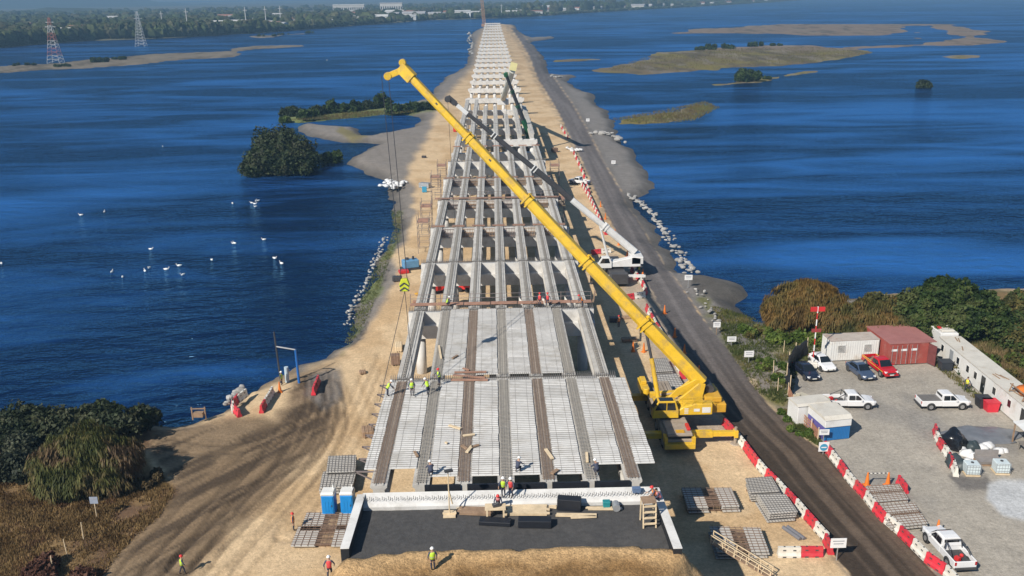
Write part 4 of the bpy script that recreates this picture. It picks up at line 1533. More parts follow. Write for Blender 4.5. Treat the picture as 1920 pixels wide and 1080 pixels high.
def barrier_mesh(mat):
    prof = [(-.26, 0), (-.26, .22), (-.15, .42), (-.10, .92), (.10, .92), (.15, .42), (.26, .22), (.26, 0)]
    mb = MB()
    mb.prism(prof, 'x', -.90, .90)
    mb.tube((.86, 0, .1), (.86, 0, .8), .09, .09, 8)
    for x in (-.4, .4):
        mb.b3(x - .14, x + .14, -.275, .275, .06, .17, 1)
        mb.tube((x, 0, .92), (x, 0, .96), .07, .07, 8, 1)
        mb.b3(x - .12, x + .12, -.152, .152, .60, .70, 1)
    return mb.mesh('plastic_barrier', [mat, STEELD])


brm, bwm = barrier_mesh(BRED), barrier_mesh(BWHT)


def barriers(pts, where, z=0.0, start=0, pat=None, gap=1.86, order='from the near end'):
    W = [P(x, y, z) for x, y in pts]
    seg = [(W[i + 1] - W[i]).length for i in range(len(W) - 1)]
    tot = sum(seg)
    n = max(1, int(tot / gap + .4))
    for k in range(n):
        d = tot * (k + .5) / n
        i = 0
        while i < len(seg) - 1 and d > seg[i]:
            d -= seg[i]
            i += 1
        p = W[i].lerp(W[i + 1], d / seg[i])
        e = W[i + 1] - W[i]
        red = (k + start) % 2 == 0 if pat is None else pat[k % len(pat)] == 'r'
        o = link('plastic_barrier', brm if red else bwm, None, (p.x, p.y, z), math.atan2(e.y, e.x) + random.uniform(-.06, .06))
        tag(o, '%s plastic barrier, %s %s, %s' % ('red' if red else 'white', nth(k + 1), order, where), 'barrier', 'plastic barriers ' + where)


barriers([(1558, 1042), (1543, 1009), (1517, 979), (1493, 952), (1470, 928), (1447, 904), (1423, 879), (1403, 852), (1380, 822), (1357, 797)], 'left of the road below the crane', pat='rwrwrwrwrrwrrwrwrw')
barriers([(1830, 1135), (1773, 1079), (1740, 1055), (1710, 1025), (1680, 996), (1650, 970), (1623, 936), (1597, 909), (1570, 873), (1546, 842)], 'between road and car yard')
barriers([(1283, 712), (1270, 690), (1252, 656), (1240, 631), (1225, 606), (1212, 580)], 'behind the yellow boom')
barriers([(1168, 564), (1206, 558), (1211, 551), (1205, 535), (1184, 509)], 'around the white crane')
barriers([(1136, 441), (1120, 403), (1106, 372), (1090, 346)], 'beside the white crane boom', gap=1.95)
barriers([(1105, 365), (1098, 340), (1088, 315), (1080, 297), (1073, 282)], 'far along the road edge', gap=4.5)
barriers([(1108, 478), (1145, 474)], 'in front of the white crane cab', pat='rw')
barriers([(449, 781), (439, 772), (437, 764), (444, 756), (461, 744)], 'curving along the left bank', gap=1.5)
barriers([(490, 775), (500, 758), (512, 738)], 'straight across the left bank', pat='rww', gap=1.5)
barriers([(587, 742), (598, 716)], 'on grey mud by the blue post', pat='rrr', gap=1.6)
barriers([(1458, 1044), (1541, 1043)], 'lying across the sand by the sign', pat='wrw', gap=1.6)
barriers([(1792, 893), (1788, 882), (1776, 857), (1760, 834), (1752, 810)], 'round the rubble heap', pat='wrwrwrw', gap=1.5)
barriers([(1685, 908), (1697, 925)], 'beside the panel stacks', pat='r', gap=1.9)
barriers([(1066, 262), (1056, 246), (1051, 236)], 'at the farthest road bend', gap=5)

# ---------------------------------------------------------------- cones
cn = MB()
cn.b3(-.22, .22, -.22, .22, 0, .05)
cn.tube((0, 0, .05), (0, 0, .95), .17, .04, 10)
cn.tube((0, 0, .40), (0, 0, .58), .118, .083, 10, 1)
cn.tube((0, 0, .70), (0, 0, .82), .075, .055, 10, 1)
cnm = cn.mesh('traffic_cone', [ORANGE, BWHT])
for k, (x, y, w) in enumerate([(1625, 910, 'left end of the striped pole above the panel stacks'), (1664, 910, 'right end of the striped pole above the panel stacks'), (1757, 1001, 'beside the white pickup with roll bar'), (1283, 663, 'on the road, nearest of the road cones'), (1265, 632, 'on the road, second of the road cones'), (1246, 588, 'on the road, third of the road cones'), (1205, 518, 'behind the man in lime vest on the road'), (1176, 482, 'at the rear of the white crane'), (1160, 460, 'on the road just behind the white crane'), (1153, 442, 'on the road, second past the white crane'), (1135, 411, 'on the road, third past the white crane'), (1126, 388, 'on the road, fourth past the white crane'), (1187, 659, 'left one of two on sand by the bridge shadow'), (1207, 660, 'right one of two on sand by the bridge shadow'), (525, 735, 'by the barrier end on the left bank'), (1310, 704, 'at the road edge behind the crane')]):
    p = P(x, y)
    o = link('traffic_cone', cnm, None, p, random.random())
    o.scale = (1.25, 1.25, 1.35) if k not in (0, 1, 2) else (1.4, 1.4, 1.4)
    tag(o, 'orange and white traffic cone ' + w, 'cone', 'traffic cones')
a, c = P(1625, 910), P(1664, 910)
m = MB()
for i in range(10):
    m.tube((a.x + (c.x - a.x) * i / 10, a.y, 1.22), (a.x + (c.x - a.x) * (i + 1) / 10, a.y, 1.22), .045, .045, 6, i % 2)
tag(m.build('barrier_pole', [STEELD, BWHT]), 'black and white striped pole resting on two cones', 'pole')

# ---------------------------------------------------------------- signs
SIGNW = M('sign_white', (.80, .80, .80), .4, .04, 2)
SIGNG = M('sign_grey_text', (.32, .33, .36), .5, .1, 2)
SIGNB = M('sign_blue', (.05, .30, .48), .45, .06, 2)


def sign(px, py, label, w=1.5, h=1.0, post=1.6, rows=2, postm=GALV, z=0, round_=False, rz=0.0, panel=None):
    p = P(px, py, z)
    t = empty('site_sign', p, rz, label, 'sign')
    m = MB()
    for x in ((-.3, .3) if w > 1.3 else (0,)):
        m.tube((x * w, 0, 0), (x * w, 0, post + h * .9), .045, .045, 6)
    m.build('post', postm, t)
    b_ = MB().b3(-w / 2, w / 2, -.06, -.02, post, post + h).build('panel', panel or SIGNW, t)
    if round_:
        m = MB().tube((0, -.062, post + h * .45), (0, -.075, post + h * .45), h * .38, h * .38, 20)
        m.build('blue_disc', SIGNB, b_)
        MB().b3(-h * .26, h * .26, -.09, -.08, post + h * .40, post + h * .50).build('white_bar', SIGNW, b_)
    else:
        for r_ in range(rows):
            zz = post + h * (.72 - .28 * r_)
            MB().b3(-w * (.36 - .05 * r_), w * (.36 - .05 * r_), -.072, -.064, zz - .04, zz + .04).build('text_line', SIGNG, b_)
    return t


sign(1568, 1052, 'white sign board on steel post at the end of the left barrier line', 1.25, .85, 1.25)
sign(1343, 628, 'white sign on a thin brown post, farthest of the roadside three', .95, .75, 1.1, postm=WOODD)
sign(1371, 650, 'white roadside sign, middle one of the three right of the road', 1.15, .7, .7)
sign(1403, 682, 'white roadside sign, nearest of the three right of the road', 1.15, .8, .9)
sign(1502, 794, 'white sign on wooden post left of the blue and white cabin', 1.1, .85, 1.05, postm=WOOD)
sign(1543, 832, 'small white notice at the corner of the blue cabin', 1.0, .6, 1.0)
sign(1543, 852, 'square white sign with blue disc and white bar', 1.0, 1.0, .35, round_=True)
sign(1290, 540, 'white and blue sign by the shore rocks right of road', 1.2, .8, 1.3)
sign(1150, 310, 'small white sign on the grey gravel spit', 1.1, .9, .4)
sign(1102, 232, 'small white sign beside the far sandbags', 1.2, 1.0, .8)
sign(182, 972, 'small grey-blue sign on a leaning post in the dry grass', .7, .65, 1.5, 1, postm=WOOD, panel=M('faded_sign', (.30, .34, .42), .5, .1, 2))
# red mast with warning boards
p = P(1523, 690)
t = empty('warning_mast', p, 0, 'red and white mast with red boards on a white block behind the yard', 'mast')
m = MB()
for i in range(9):
    m.tube((0, 0, .6 + i * .8), (0, 0, 1.4 + i * .8), .07, .07, 6, i % 2)
m.build('pole', [SIGNW, REDP], t)
MB().b3(-.45, .45, -.45, .45, 0, .8).build('base_block', BWHT, t, bevel=.05)
MB().b3(-.85, .85, -.06, .06, 7.2, 7.75).build('top_board', REDP, t)
MB().b3(-.5, .6, -.06, .06, 4.6, 5.0).build('lower_board', M('dull_red', (.30, .05, .05), .5, .1, 2), t)

# ---------------------------------------------------------------- containers and cabins
CWH = M('container_white', (.74, .74, .72), .5, .06, 1, dirt=(.50, .42, .33), dscale=.7, damt=.5)
CROOF = M('rusted_roof', (.46, .40, .35), .75, .14, .8, dirt=(.30, .15, .10), dscale=.6, damt=.8)
CRED = M('container_red', (.34, .075, .06), .55, .10, 1, dirt=(.42, .24, .20), dscale=.7, damt=.5)
CREDR = M('red_roof_sheet', (.37, .16, .145), .6, .10, .8, dirt=(.27, .10, .09), dscale=.6, damt=.5)
DUSTW = M('dusty_white_roof', (.60, .57, .51), .75, .10, .8, dirt=(.44, .38, .30), dscale=.5, damt=.6)
BLUEP = M('cabin_blue', (.02, .16, .42), .45, .08, 1)
VIOL = M('cabin_violet', (.13, .11, .35), .5, .08, 1)


def corrug_box(mb, lx, ly, z0, z1, pitch=.28, depth=.035, faces='fblr'):
    """box (centre origin, front face at -y) with corrugated walls"""
    mb.b3(-lx / 2, lx / 2, -ly / 2, ly / 2, z0, z1)
    n = int(lx / pitch)
    for i in range(n):
        x = -lx / 2 + lx * (i + .5) / n
        if 'f' in faces:
            mb.b3(x - pitch * .24, x + pitch * .24, -ly / 2 - depth, -ly / 2 + .01, z0 + .12, z1 - .1)
        if 'b' in faces:
            mb.b3(x - pitch * .24, x + pitch * .24, ly / 2 - .01, ly / 2 + depth, z0 + .12, z1 - .1)
    n = int(ly / pitch)
    for i in range(n):
        y = -ly / 2 + ly * (i + .5) / n
        if 'l' in faces:
            mb.b3(-lx / 2 - depth, -lx / 2 + .01, y - pitch * .24, y + pitch * .24, z0 + .12, z1 - .1)
        if 'r' in faces:
            mb.b3(lx / 2 - .01, lx / 2 + depth, y - pitch * .24, y + pitch * .24, z0 + .12, z1 - .1)


def window(parent, x, y, z, w, h, bars=False, axis='f'):
    f = MB().b3(x - w / 2 - .06, x + w / 2 + .06, y - .03, y, z - .06, z + h + .06).build('window', CWH, parent)
    MB().b3(x - w / 2, x + w / 2, y - .045, y - .032, z, z + h).build('pane', GLASS, f)
    if bars:
        m = MB()
        for i in range(6):
            xx = x - w / 2 + w * (i + .5) / 6
            m.b3(xx - .025, xx + .025, y - .085, y - .05, z - .03, z + h + .03)
        m.build('window_bars', CWH, f)


a, c = P(1554, 678), P(1645, 674)
ang = math.atan2(c.y - a.y, c.x - a.x)
ln = (c - a).length
mid = (a + c) / 2 + Vector((-math.sin(ang), math.cos(ang), 0)) * 1.22
t = empty('office_container', mid, ang, 'white corrugated container cabin with two barred windows and rusty roof', 'container')
m = MB()
corrug_box(m, ln, 2.44, .1, 2.62)
m.build('wall', CWH, t)
MB().b3(-ln / 2 - .03, ln / 2 + .03, -1.26, 1.26, 2.625, 2.70).build('roof', CROOF, t)
for x in (-ln * .27, ln * .27):
    window(t, x, -1.262, 1.25, .85, .8, True)

a, c = P(1665, 686), P(1723, 683)
ang2 = math.atan2(c.y - a.y, c.x - a.x)
for k in range(2):
    wd = 2.40
    q = a + (c - a).normalized() * (1.2 + 2.46 * k) + Vector((-math.sin(ang2), math.cos(ang2), 0)) * 3.05
    t = empty('shipping_container', q, ang2, 'red shipping container with both doors shut and white lettering' if k == 0 else 'red shipping container with its right door swung open', 'container')
    m = MB()
    corrug_box(m, wd, 6.0, .1, 2.75, faces='blr')
    m.build('wall', CRED, t)
    for s_ in (-1, 1):
        if k == 1 and s_ > 0:
            d = MB().b3(0, 1.2, -.04, .04, .15, 2.65)
            for z in (.6, 1.2, 1.8, 2.3):
                d.b3(.05, 1.15, -.07, -.042, z - .04, z + .04)
            o = d.build('open_door', M('dark_red_inside', (.16, .05, .05), .6, .2, 2), t)
            o.location = (1.24, -3.02, 0)
            o.rotation_euler = (0, 0, rad(-75))
            continue
        d = MB().b3(s_ * .6 - .57, s_ * .6 + .57, -3.06, -3.01, .15, 2.65)
        for z in (.5, .95, 1.4, 2.45):
            d.b3(s_ * .6 - .5, s_ * .6 + .5, -3.085, -3.06, z - .05, z + .05)
        o = d.build('door', CRED, t)
        r_ = MB()
        for x in (-.3, .3):
            r_.tube((s_ * .6 + x, -3.12, .2), (s_ * .6 + x, -3.12, 2.6), .03, .03, 6)
        r_.build('lock_rod', GALV, o)
        MB().b3(s_ * .6 - .38, s_ * .6 + .38, -3.095, -3.09, 1.85, 2.12).build('lettering', SIGNW, o)
    if k == 0:
        MB().b3(-1.24, 4.6, -3.06, 3.1, 2.76, 2.84).build('roof', CREDR, t)

# long row of white office modules on the right
a, c = P(1757, 668), P(1900, 792)
dv = (c - a)
ang3 = math.atan2(dv.y, dv.x)
nrm = Vector((-math.sin(ang3), math.cos(ang3), 0))
mods = [(0, 6.2, 'white office module at the far end of the row, small windows and a door', DUSTW), (6.3, 9.2, 'white office module with open dark door and worker outside', DUSTW), (15.6, 7.4, 'white office module under the orange tarpaulin', DUSTW), (23.1, 6.0, 'white office module nearest the camera in the right-hand row', WHITE)]
for k, (s0_, l_, lab, rf) in enumerate(mods):
    q = a + dv.normalized() * (s0_ + l_ / 2) + nrm * 1.25
    t = empty('office_cabin', q, ang3, lab, 'site office')
    MB().b3(-l_ / 2, l_ / 2, -1.22, 1.22, .12, 2.5).build('wall', CWH if k != 3 else WHITE, t)
    r_ = MB().b3(-l_ / 2 - .04, l_ / 2 + .04, -1.32, 1.32, 2.505, 2.62)
    ro = r_.build('roof', rf, t)
    if k < 3:
        m = MB()
        for j in range(3):
            m.box((random.uniform(-l_ / 3, l_ / 3), random.uniform(-.6, .6), 2.66), (1.3, .12, .05), random.uniform(-.4, .4))
        m.build('loose_battens', WOODD, ro)
    d = MB().b3(-.1, .75, -1.27, -1.225, .2, 2.15).build('door', GLASS if k in (1, 2) else M('grey_door', (.30, .32, .34), .5, .1, 2), t)
    MB().b3(.58, .64, -1.31, -1.27, 1.0, 1.2).build('handle', GALV, d)
    for x in ((-l_ * .33, l_ * .33) if l_ < 8 else (-l_ * .36, -l_ * .16, l_ * .30)):
        window(t, x, -1.222, 1.15, .6, .75)
    MB().b3(l_ / 2 + .003, l_ / 2 + .10, -1.0, 1.0, .2, 2.3).build('end_panel', M('cream_panel', (.62, .52, .36), .6, .1, 1), t)
q = a - dv.normalized() * 1.6 + nrm * 1.3
t = empty('water_tank_cabin', q, ang3, 'small white cabin with pale blue end at the far end of the office row', 'cabin')
MB().b3(-1.4, 1.4, -1.1, 1.1, .1, 2.9).build('wall', WHITE, t, bevel=.05)
MB().b3(-1.0, 1.0, -.8, .8, 2.92, 3.15).build('roof', DUSTW, t, bevel=.06)
MB().b3(-.2, .35, -.95, -.6, 3.16, 3.3).build('red_box', REDP, t)
# orange tarpaulin over the third module
p0 = a + dv.normalized() * 19.5 + nrm * 1.6
t = empty('orange_tarpaulin', (p0.x, p0.y, 2.7), ang3, 'orange tarpaulin stretched over battens on a white office roof', 'tarpaulin')
m = MB()
for i in range(13):
    for j in range(5):
        x, y = -3.6 + 8.2 * i / 12, -.9 + 2.4 * j / 4
        m.v.append((x, y, .18 + .35 * math.sin(PI * j / 4) + .10 * math.sin(i * 2.1 + j)))
for i in range(12):
    for j in range(4):
        q_ = i * 5 + j
        m.f.append((q_, q_ + 5, q_ + 6, q_ + 1))
        m.mi.append(0)
o = m.build('sheet', ORANGE, t, smooth=True)
sol = o.modifiers.new('thickness', 'SOLIDIFY')
sol.thickness = .03
m = MB()
for x in (-3.2, -.6, 2.2):
    m.bar((x, -1.5, .0), (x, -1.2, .9), .1)
    m.bar((x, -1.4, .1), (x, 1.2, .15), .1)
m.bar((-3.6, -1.25, .7), (4.2, -1.25, .7), .1)
m.build('batten_frame', WOODD, t)
# canopy + work table at right edge
p0 = P(1950, 852)
t = empty('canopy', p0, ang3, 'white lean-to canopy on posts over a dark workbench', 'canopy')
MB().prism([(-1.6, 2.2), (1.6, 2.7), (1.6, 2.78), (-1.6, 2.28)], 'x', -2.6, 3.4).build('roof', WHITE, t)
m = MB()
for x in (-2.5, 3.2):
    m.bar((x, -1.4, 0), (x, -1.4, 2.2), .12)
m.build('post', WOODD, t)
b_ = MB().b3(-2.0, 2.4, -.9, .5, .78, .86)
for x in (-1.8, 2.2):
    for y in (-.8, .4):
        b_.b3(x - .05, x + .05, y - .05, y + .05, 0, .78)
q = b_.build('workbench', M('bench_grey', (.22, .20, .18), .7, .2, 2))
q.location, q.rotation_euler = p0 + Vector((-.8, -.8, 0)), (0, 0, ang3)
tag(q, 'grey workbench standing under the white canopy', 'workbench')
# small blue and white cabin
a, c = P(1545, 828), P(1592, 823)
ang4 = math.atan2(c.y - a.y, c.x - a.x)
l_ = (c - a).length
q = (a + c) / 2 + Vector((-math.sin(ang4), math.cos(ang4), 0)) * 1.75
t = empty('guard_cabin', q, ang4, 'low cabin with white roof, blue front and violet side', 'cabin')
MB().b3(-l_ / 2, l_ / 2, -1.7, 1.7, .05, 1.5).build('wall', [BLUEP, VIOL], t)
rb = MB()
for i in range(16):
    rb.b3(-l_ / 2 + .1 + i * (l_ - .2) / 16, -l_ / 2 + .17 + i * (l_ - .2) / 16, -1.725, -1.70, .1, 1.45)
rb.build('front_ribs', BLUEP, t)
MB().b3(-l_ / 2 - .025, -l_ / 2 - .002, -1.69, 1.69, .1, 1.45).build('side_panel', VIOL, t)
MB().b3(-l_ / 2 - .06, l_ / 2 + .06, -1.8, 1.75, 1.505, 2.3).build('upper_wall', WHITE, t, bevel=.04)
MB().prism([(-1.85, 2.305), (1.8, 2.305), (1.5, 2.62), (-1.4, 2.62)], 'x', -l_ / 2 - .1, l_ / 2 + .1).build('roof', DUSTW, t)
q2 = q + Vector((-math.sin(ang4), math.cos(ang4), 0)) * 3.0 + Vector((-.5, 0, 0))
t = empty('guard_cabin', q2, ang4, 'small all-white cabin behind the blue-fronted cabin', 'cabin')
MB().b3(-1.9, 1.7, -1.1, 1.1, .05, 2.2).build('wall', WHITE, t, bevel=.04)
MB().prism([(-1.2, 2.205), (1.2, 2.205), (.9, 2.4), (-.9, 2.4)], 'x', -2.0, 1.8).build('roof', DUSTW, t)
p0 = P(1520, 768)
m = MB().prism([(-2.2, -.9), (2.0, -1.0), (2.2, .6), (1.0, 1.1), (-1.9, .9)], 'z', .05, 1.2)
m.b3(-1.9, -.6, -.8, .6, 1.2, 1.9)
m.box((1.5, .3, 1.3), (.5, .3, .2))
o = m.build('covered_tank', M('beige_tarp', (.46, .42, .33), .8, .12, 1), bevel=.22)
o.location, o.rotation_euler = p0, (0, 0, rad(125))
tag(o, 'beige tarp-covered tank between the orange fence and white cabin', 'tank')
# bins
bn = MB().prism([(-.55, 0), (.55, 0), (.68, 1.05), (-.68, 1.05)], 'x', -.6, .6)
bnl = MB().b3(-.66, .66, -.74, .74, 1.06, 1.16)
for (x, y, mt, lab) in ((1771, 693, M('bin_grey', (.03, .035, .045), .5, .1, 2), 'dark grey wheeled bin by the far office module'), (1842, 762, M('bin_dark', (.03, .03, .035), .5, .1, 2), 'dark grey bin touching the red bin'), (1856, 769, M('bin_red', (.62, .03, .05), .45, .08, 2), 'bright red wheeled bin beside the office row')):
    t = empty('wheeled_bin', P(x, y), ang3, lab, 'bin')
    link('bin_body', bn.mesh('bin_body', mt), t)
    link('lid', bnl.mesh('lid', mt), t)
# ---- rubble heap corner
TARP = M('black_plastic_sheet', (.010, .011, .014), .22, .2, 2, spec=.7, bump=.9, bscale=2.2)
TARPG = M('green_grey_sheet', (.04, .055, .06), .5, .2, 2, bump=.8, bscale=3)
WSACK = M('white_sack', (.68, .68, .68), .7, .12, 3, bump=.6, bscale=6)


def lump(name, px, py, r, sq, mat, label, cat, z=0, seed=0, n=22):
    p = P(px, py, z)
    m = MB().ball((0, 0, 0), r, n, n // 2 + 2, sq=sq)
    m.v = [tuple(Vector(v) * (1 + .28 * mnoise.fractal(Vector(v) * (1.5 / r) + Vector((seed, 0, 0)), 1, 2, 3))) for v in m.v]
    m.v = [(x, y, max(zz, -.02)) for x, y, zz in m.v]
    o = m.build(name, mat, None, True)
    o.location = p
    return tag(o, label, cat)


lump('tarp_heap', 1787, 835, 1.25, (1.1, 1, 1.35), TARP, 'shiny black plastic-covered heap inside the barrier ring', 'heap', seed=1)
lump('tarp_heap', 1792, 872, 1.0, (.85, 1.3, .95), TARPG, 'dark green-grey covered heap beside the red and white barriers', 'heap', seed=4)
lump('tarp_heap', 1823, 840, .8, (1, 1, .9), TARPG, 'small dark green sack heap behind the white sacks', 'heap', seed=7)
lump('plastic_sheet', 1842, 817, 2.4, (1.6, .9, .10), M('grey_sheet', (.17, .18, .20), .4, .2, 1, bump=.9, bscale=2.5), 'flat grey plastic sheet spread on the yard gravel', 'sheet', seed=9, n=30)
for k, (x, y, r) in enumerate([(1812, 852, .75), (1826, 858, .7), (1815, 868, .65), (1840, 842, .7), (1852, 838, .7), (1872, 848, .6), (1882, 846, .5), (1805, 845, .5)]):
    lump('white_sack', x, y, r, (1, .8, .75), WSACK, 'white sack in the rubble heap, %s from the left' % nth(1 + sorted([1812, 1826, 1815, 1840, 1852, 1872, 1882, 1805]).index(x)), 'sack', seed=11 + k, n=12)['group'] = 'white sacks in the rubble heap'
ibt = M('tank_plastic', (.60, .68, .70), .35, .06, 2)
for (x, y, lab) in ((1820, 888, 'translucent white cube tank left of its twin by the barriers'), (1875, 885, 'translucent white cube tank on pallet, right of its twin')):
    t = empty('cube_tank', P(x, y), rad(-6), lab, 'tank', 'cube tanks')
    MB().b3(-.62, .62, -.55, .55, .16, 1.15).build('bottle', ibt, t, bevel=.06)
    m = MB()
    for i in range(6):
        xx = -.64 + 1.28 * i / 5
        m.b3(xx - .012, xx + .012, -.585, -.565, .15, 1.17)
    for z in (.4, .7, 1.0, 1.16):
        m.b3(-.65, .65, -.60, -.585, z - .012, z + .012)
        m.b3(.64, .655, -.58, .58, z - .012, z + .012)
    m.build('cage', GALV, t)
    MB().b3(-.65, .65, -.6, .6, 0, .13).build('pallet', WOOD, t)
    MB().tube((0, 0, 1.15), (0, 0, 1.22), .14, .14, 10).build('lid', STEELD, t)
p0 = P(1852, 868)
t = empty('steel_trough', p0, rad(-4), 'grey steel trough standing on timber between sacks and tanks', 'trough')
t.scale = (.8, .8, .7)
MB().prism([(-.9, .35), (.9, .35), (1.0, .75), (-1.0, .75)], 'x', -1.35, 1.35).b3(-1.35, 1.35, .55, .75, .75, 1.6).build('trough', M('dusty_steel', (.26, .24, .23), .7, .15, 2), t)
MB().b3(-1.4, 1.4, -.8, -.5, 0, .33).b3(-1.4, 1.4, .4, .7, 0, .33).build('timber_bearer', WOODD, t)
for k, (x, y) in enumerate(((1890, 770), (1896, 778))):
    m = MB().b3(-.7, .7, -.14, .14, .42, .48)
    for xx in (-.55, .55):
        m.bar((xx, -.25, 0), (xx, 0, .42), .06)
        m.bar((xx, .25, 0), (xx, 0, .42), .06)
    o = m.build('trestle', WOOD)
    o.location, o.rotation_euler = P(x, y), (0, 0, ang3 + k * .5)
    tag(o, 'wooden trestle by the office wall, %s' % ('farther' if k == 0 else 'nearer'), 'trestle')

# ---- fences left of the car yard
NET = M('black_net', (.018, .02, .026), .6, .2, 2, bump=.7, bscale=3)
pts = [(1512, 668), (1490, 678), (1478, 696), (1474, 718), (1480, 742)]
W = [P(*q) for q in pts]
t = empty('net_fence', W[0], 0, 'sagging black net fence beside the dark navy car', 'fence')
m = MB()
n = 36
arc = []
for i in range(n + 1):
    f = i / n * (len(W) - 1)
    k = min(int(f), len(W) - 2)
    arc.append(W[k].lerp(W[k + 1], f - k) - W[0])
for i in range(n + 1):
    for j in range(7):
        s_ = .22 * math.sin(i * 1.3 + j * .9) * (1 - j / 9)
        m.v.append((arc[i].x + s_, arc[i].y + s_ * .5, 2.1 * j / 6 + .15 * math.sin(i * .7)))
for i in range(n):
    for j in range(6):
        m.f.append((i * 7 + j, (i + 1) * 7 + j, (i + 1) * 7 + j + 1, i * 7 + j + 1))
        m.mi.append(0)
o = m.build('net', NET, t, True)
o.modifiers.new('thickness', 'SOLIDIFY').thickness = .05
m = MB()
for i in range(0, n + 1, 9):
    m = MB().tube((arc[i].x, arc[i].y, 0), (arc[i].x, arc[i].y, 2.5), .05, .05, 6)
    m.build('post', WOOD, t)
OMESH = M('faded_orange_mesh', (.40, .20, .12), .8, .25, 2)
pts = [(1477, 742), (1486, 765), (1499, 790), (1520, 812), (1533, 828)]
W = [P(*q) for q in pts]
t = empty('mesh_fence', W[0], 0, 'faded orange mesh fence along the verge by the road', 'fence')
m = MB()
for i in range(len(W) - 1):
    a, c = W[i] - W[0], W[i + 1] - W[0]
    for z in np.arange(.15, 1.3, .16):
        m.bar(a + Vector((0, 0, z)), c + Vector((0, 0, z + random.uniform(-.12, .12))), .02, .07)
    for k in range(9):
        q = a.lerp(c, k / 9)
        m.bar(q + Vector((0, 0, .1)), q + Vector((0, 0, 1.25)), .05, .02)
m.build('mesh', OMESH, t)
for w_ in W:
    MB().tube(w_ - W[0], w_ - W[0] + Vector((0, 0, 1.6)), .05, .05, 6).build('post', WOOD, t)
fp = MB().tube((0, 0, 0), (.08, 0, 1.7), .05, .04, 6).mesh('fence_post', WOOD)
for k, (x, y) in enumerate([(157, 1012), (127, 1045), (101, 1078), (1450, 700), (1458, 735), (1469, 662), (1732, 640)]):
    o = link('fence_post', fp, None, P(x, y), random.random() * 6)
    tag(o, 'weathered wooden fence post %s' % ['in dry grass, farthest of three', 'in dry grass, middle of three', 'in dry grass, nearest of three', 'in the weeds left of the net fence', 'in weeds near the orange mesh', 'behind the black net fence', 'behind the red container roof'][k], 'post', 'wooden fence posts')

# ---------------------------------------------------------------- stacks of precast panels
def stack(corners, n, label, kind, z0=0.0):
    """corners: near-left, near-right, far-right, far-left pixels on the ground"""
    A, B_, C_, D_ = [P(x, y, z0) for x, y in corners]
    t = empty('panel_stack', A, 0, label, 'panel stack', 'stacks of precast panels')
    A, B_, C_, D_ = [q - A for q in (A, B_, C_, D_)]
    for k in range(n):
        mb, rb, gb_ = MB(), MB(), MB()
        zb, zt = .18 + k * .26, .18 + k * .26 + .10
        jit = Vector((random.uniform(-.12, .12), random.uniform(-.12, .12), 0))

        def pt(u, v, z):
            return A.lerp(B_, u).lerp(D_.lerp(C_, u), v) + jit + Vector((0, 0, z))
        def slab(u0, u1, v0, v1):
            vs = [pt(u, v, z) for z in (zb, zt) for u, v in ((u0, v0), (u1, v0), (u1, v1), (u0, v1))]
            mb.add(vs, [(3, 2, 1, 0), (4, 5, 6, 7), (0, 1, 5, 4), (1, 2, 6, 5), (2, 3, 7, 6), (3, 0, 4, 7)])
        if kind == 'gapx':
            slab(0, .40, 0, 1)
            slab(.66, 1, 0, 1)
        elif kind == 'gapy':
            slab(0, 1, 0, .46)
            slab(0, 1, .60, 1)
        else:
            slab(0, 1, 0, 1)
        for i in range(9):
            v = (i + .5) / 9
            rb.bar(pt(-.01, v, zt + .05), pt(1.01, v, zt + .05), .035)
            rb.bar(pt(v, -.03, zt + .03), pt(v, 1.02, zt + .03), .03)
        ob = mb.build('panel', M('stacked_concrete', (.50, .48, .45), .85, .15, 1.2, dirt=(.32, .29, .25), dscale=.6, damt=.6), t)
        rb.build('rebar_mesh', RUST if kind != 'flat' else REBAR, ob)
        if kind == 'gapx' and k == n - 1:
            for i in range(14):
                v = (i + .5) / 14
                gb_.bar(pt(.40, v, zt + .0), pt(.66, v, zt), .04)
            gb_.build('gap_bars', RUST, ob)
        if kind == 'gapy' and k == n - 1:
            for i in range(16):
                v = (i + .5) / 16
                gb_.bar(pt(v, .46, zt), pt(v, .60, zt), .05)
            gb_.build('gap_bars', RUST, ob)
    m = MB()
    for v in (.15, .85):
        m.bar(A.lerp(D_, v) + Vector((0, 0, .08)), B_.lerp(C_, v) + Vector((0, 0, .08)), .16)
    m.build('bearer', WOODD, t)


stack([(1290, 966), (1386, 963), (1370, 928), (1278, 928)], 3, 'panel stack with rusty centre gap at the edge of the bridge shadow', 'gapx')
stack([(1345, 1052), (1441, 1050), (1425, 1006), (1330, 1003)], 3, 'panel stack with rusty centre gap beside the wooden ladder', 'gapx')
stack([(1440, 983), (1492, 979), (1470, 946), (1417, 946)], 4, 'tall pale panel stack nearest the road barriers', 'flat')
stack([(1406, 944), (1462, 941), (1447, 913), (1398, 917)], 4, 'tall pale panel stack behind the one nearest the road', 'flat')
stack([(1637, 952), (1702, 946), (1685, 918), (1622, 922)], 2, 'low panel stack below the striped pole in the yard', 'gapy')
stack([(1672, 998), (1740, 991), (1714, 952), (1644, 958)], 2, 'low panel stack nearest the white pickup with roll bar', 'gapy')
stack([(545, 1030), (660, 1030), (668, 990), (560, 993)], 1, 'wide panel stack with rusty gap in front of the blue toilets', 'gapx')
stack([(562, 1000), (664, 998), (668, 966), (575, 966)], 1, 'darker panel stack directly in front of the blue toilets', 'gapx')
stack([(600, 930), (660, 928), (668, 897), (606, 899)], 3, 'tall panel stack behind the blue toilets', 'flat')
stack([(612, 905), (666, 903), (668, 872), (616, 874)], 4, 'farthest panel stack on the left below the overhang', 'flat')
stack([(1228, 745), (1285, 742), (1268, 712), (1222, 715)], 3, 'panel stack behind the yellow crane cylinder', 'flat')
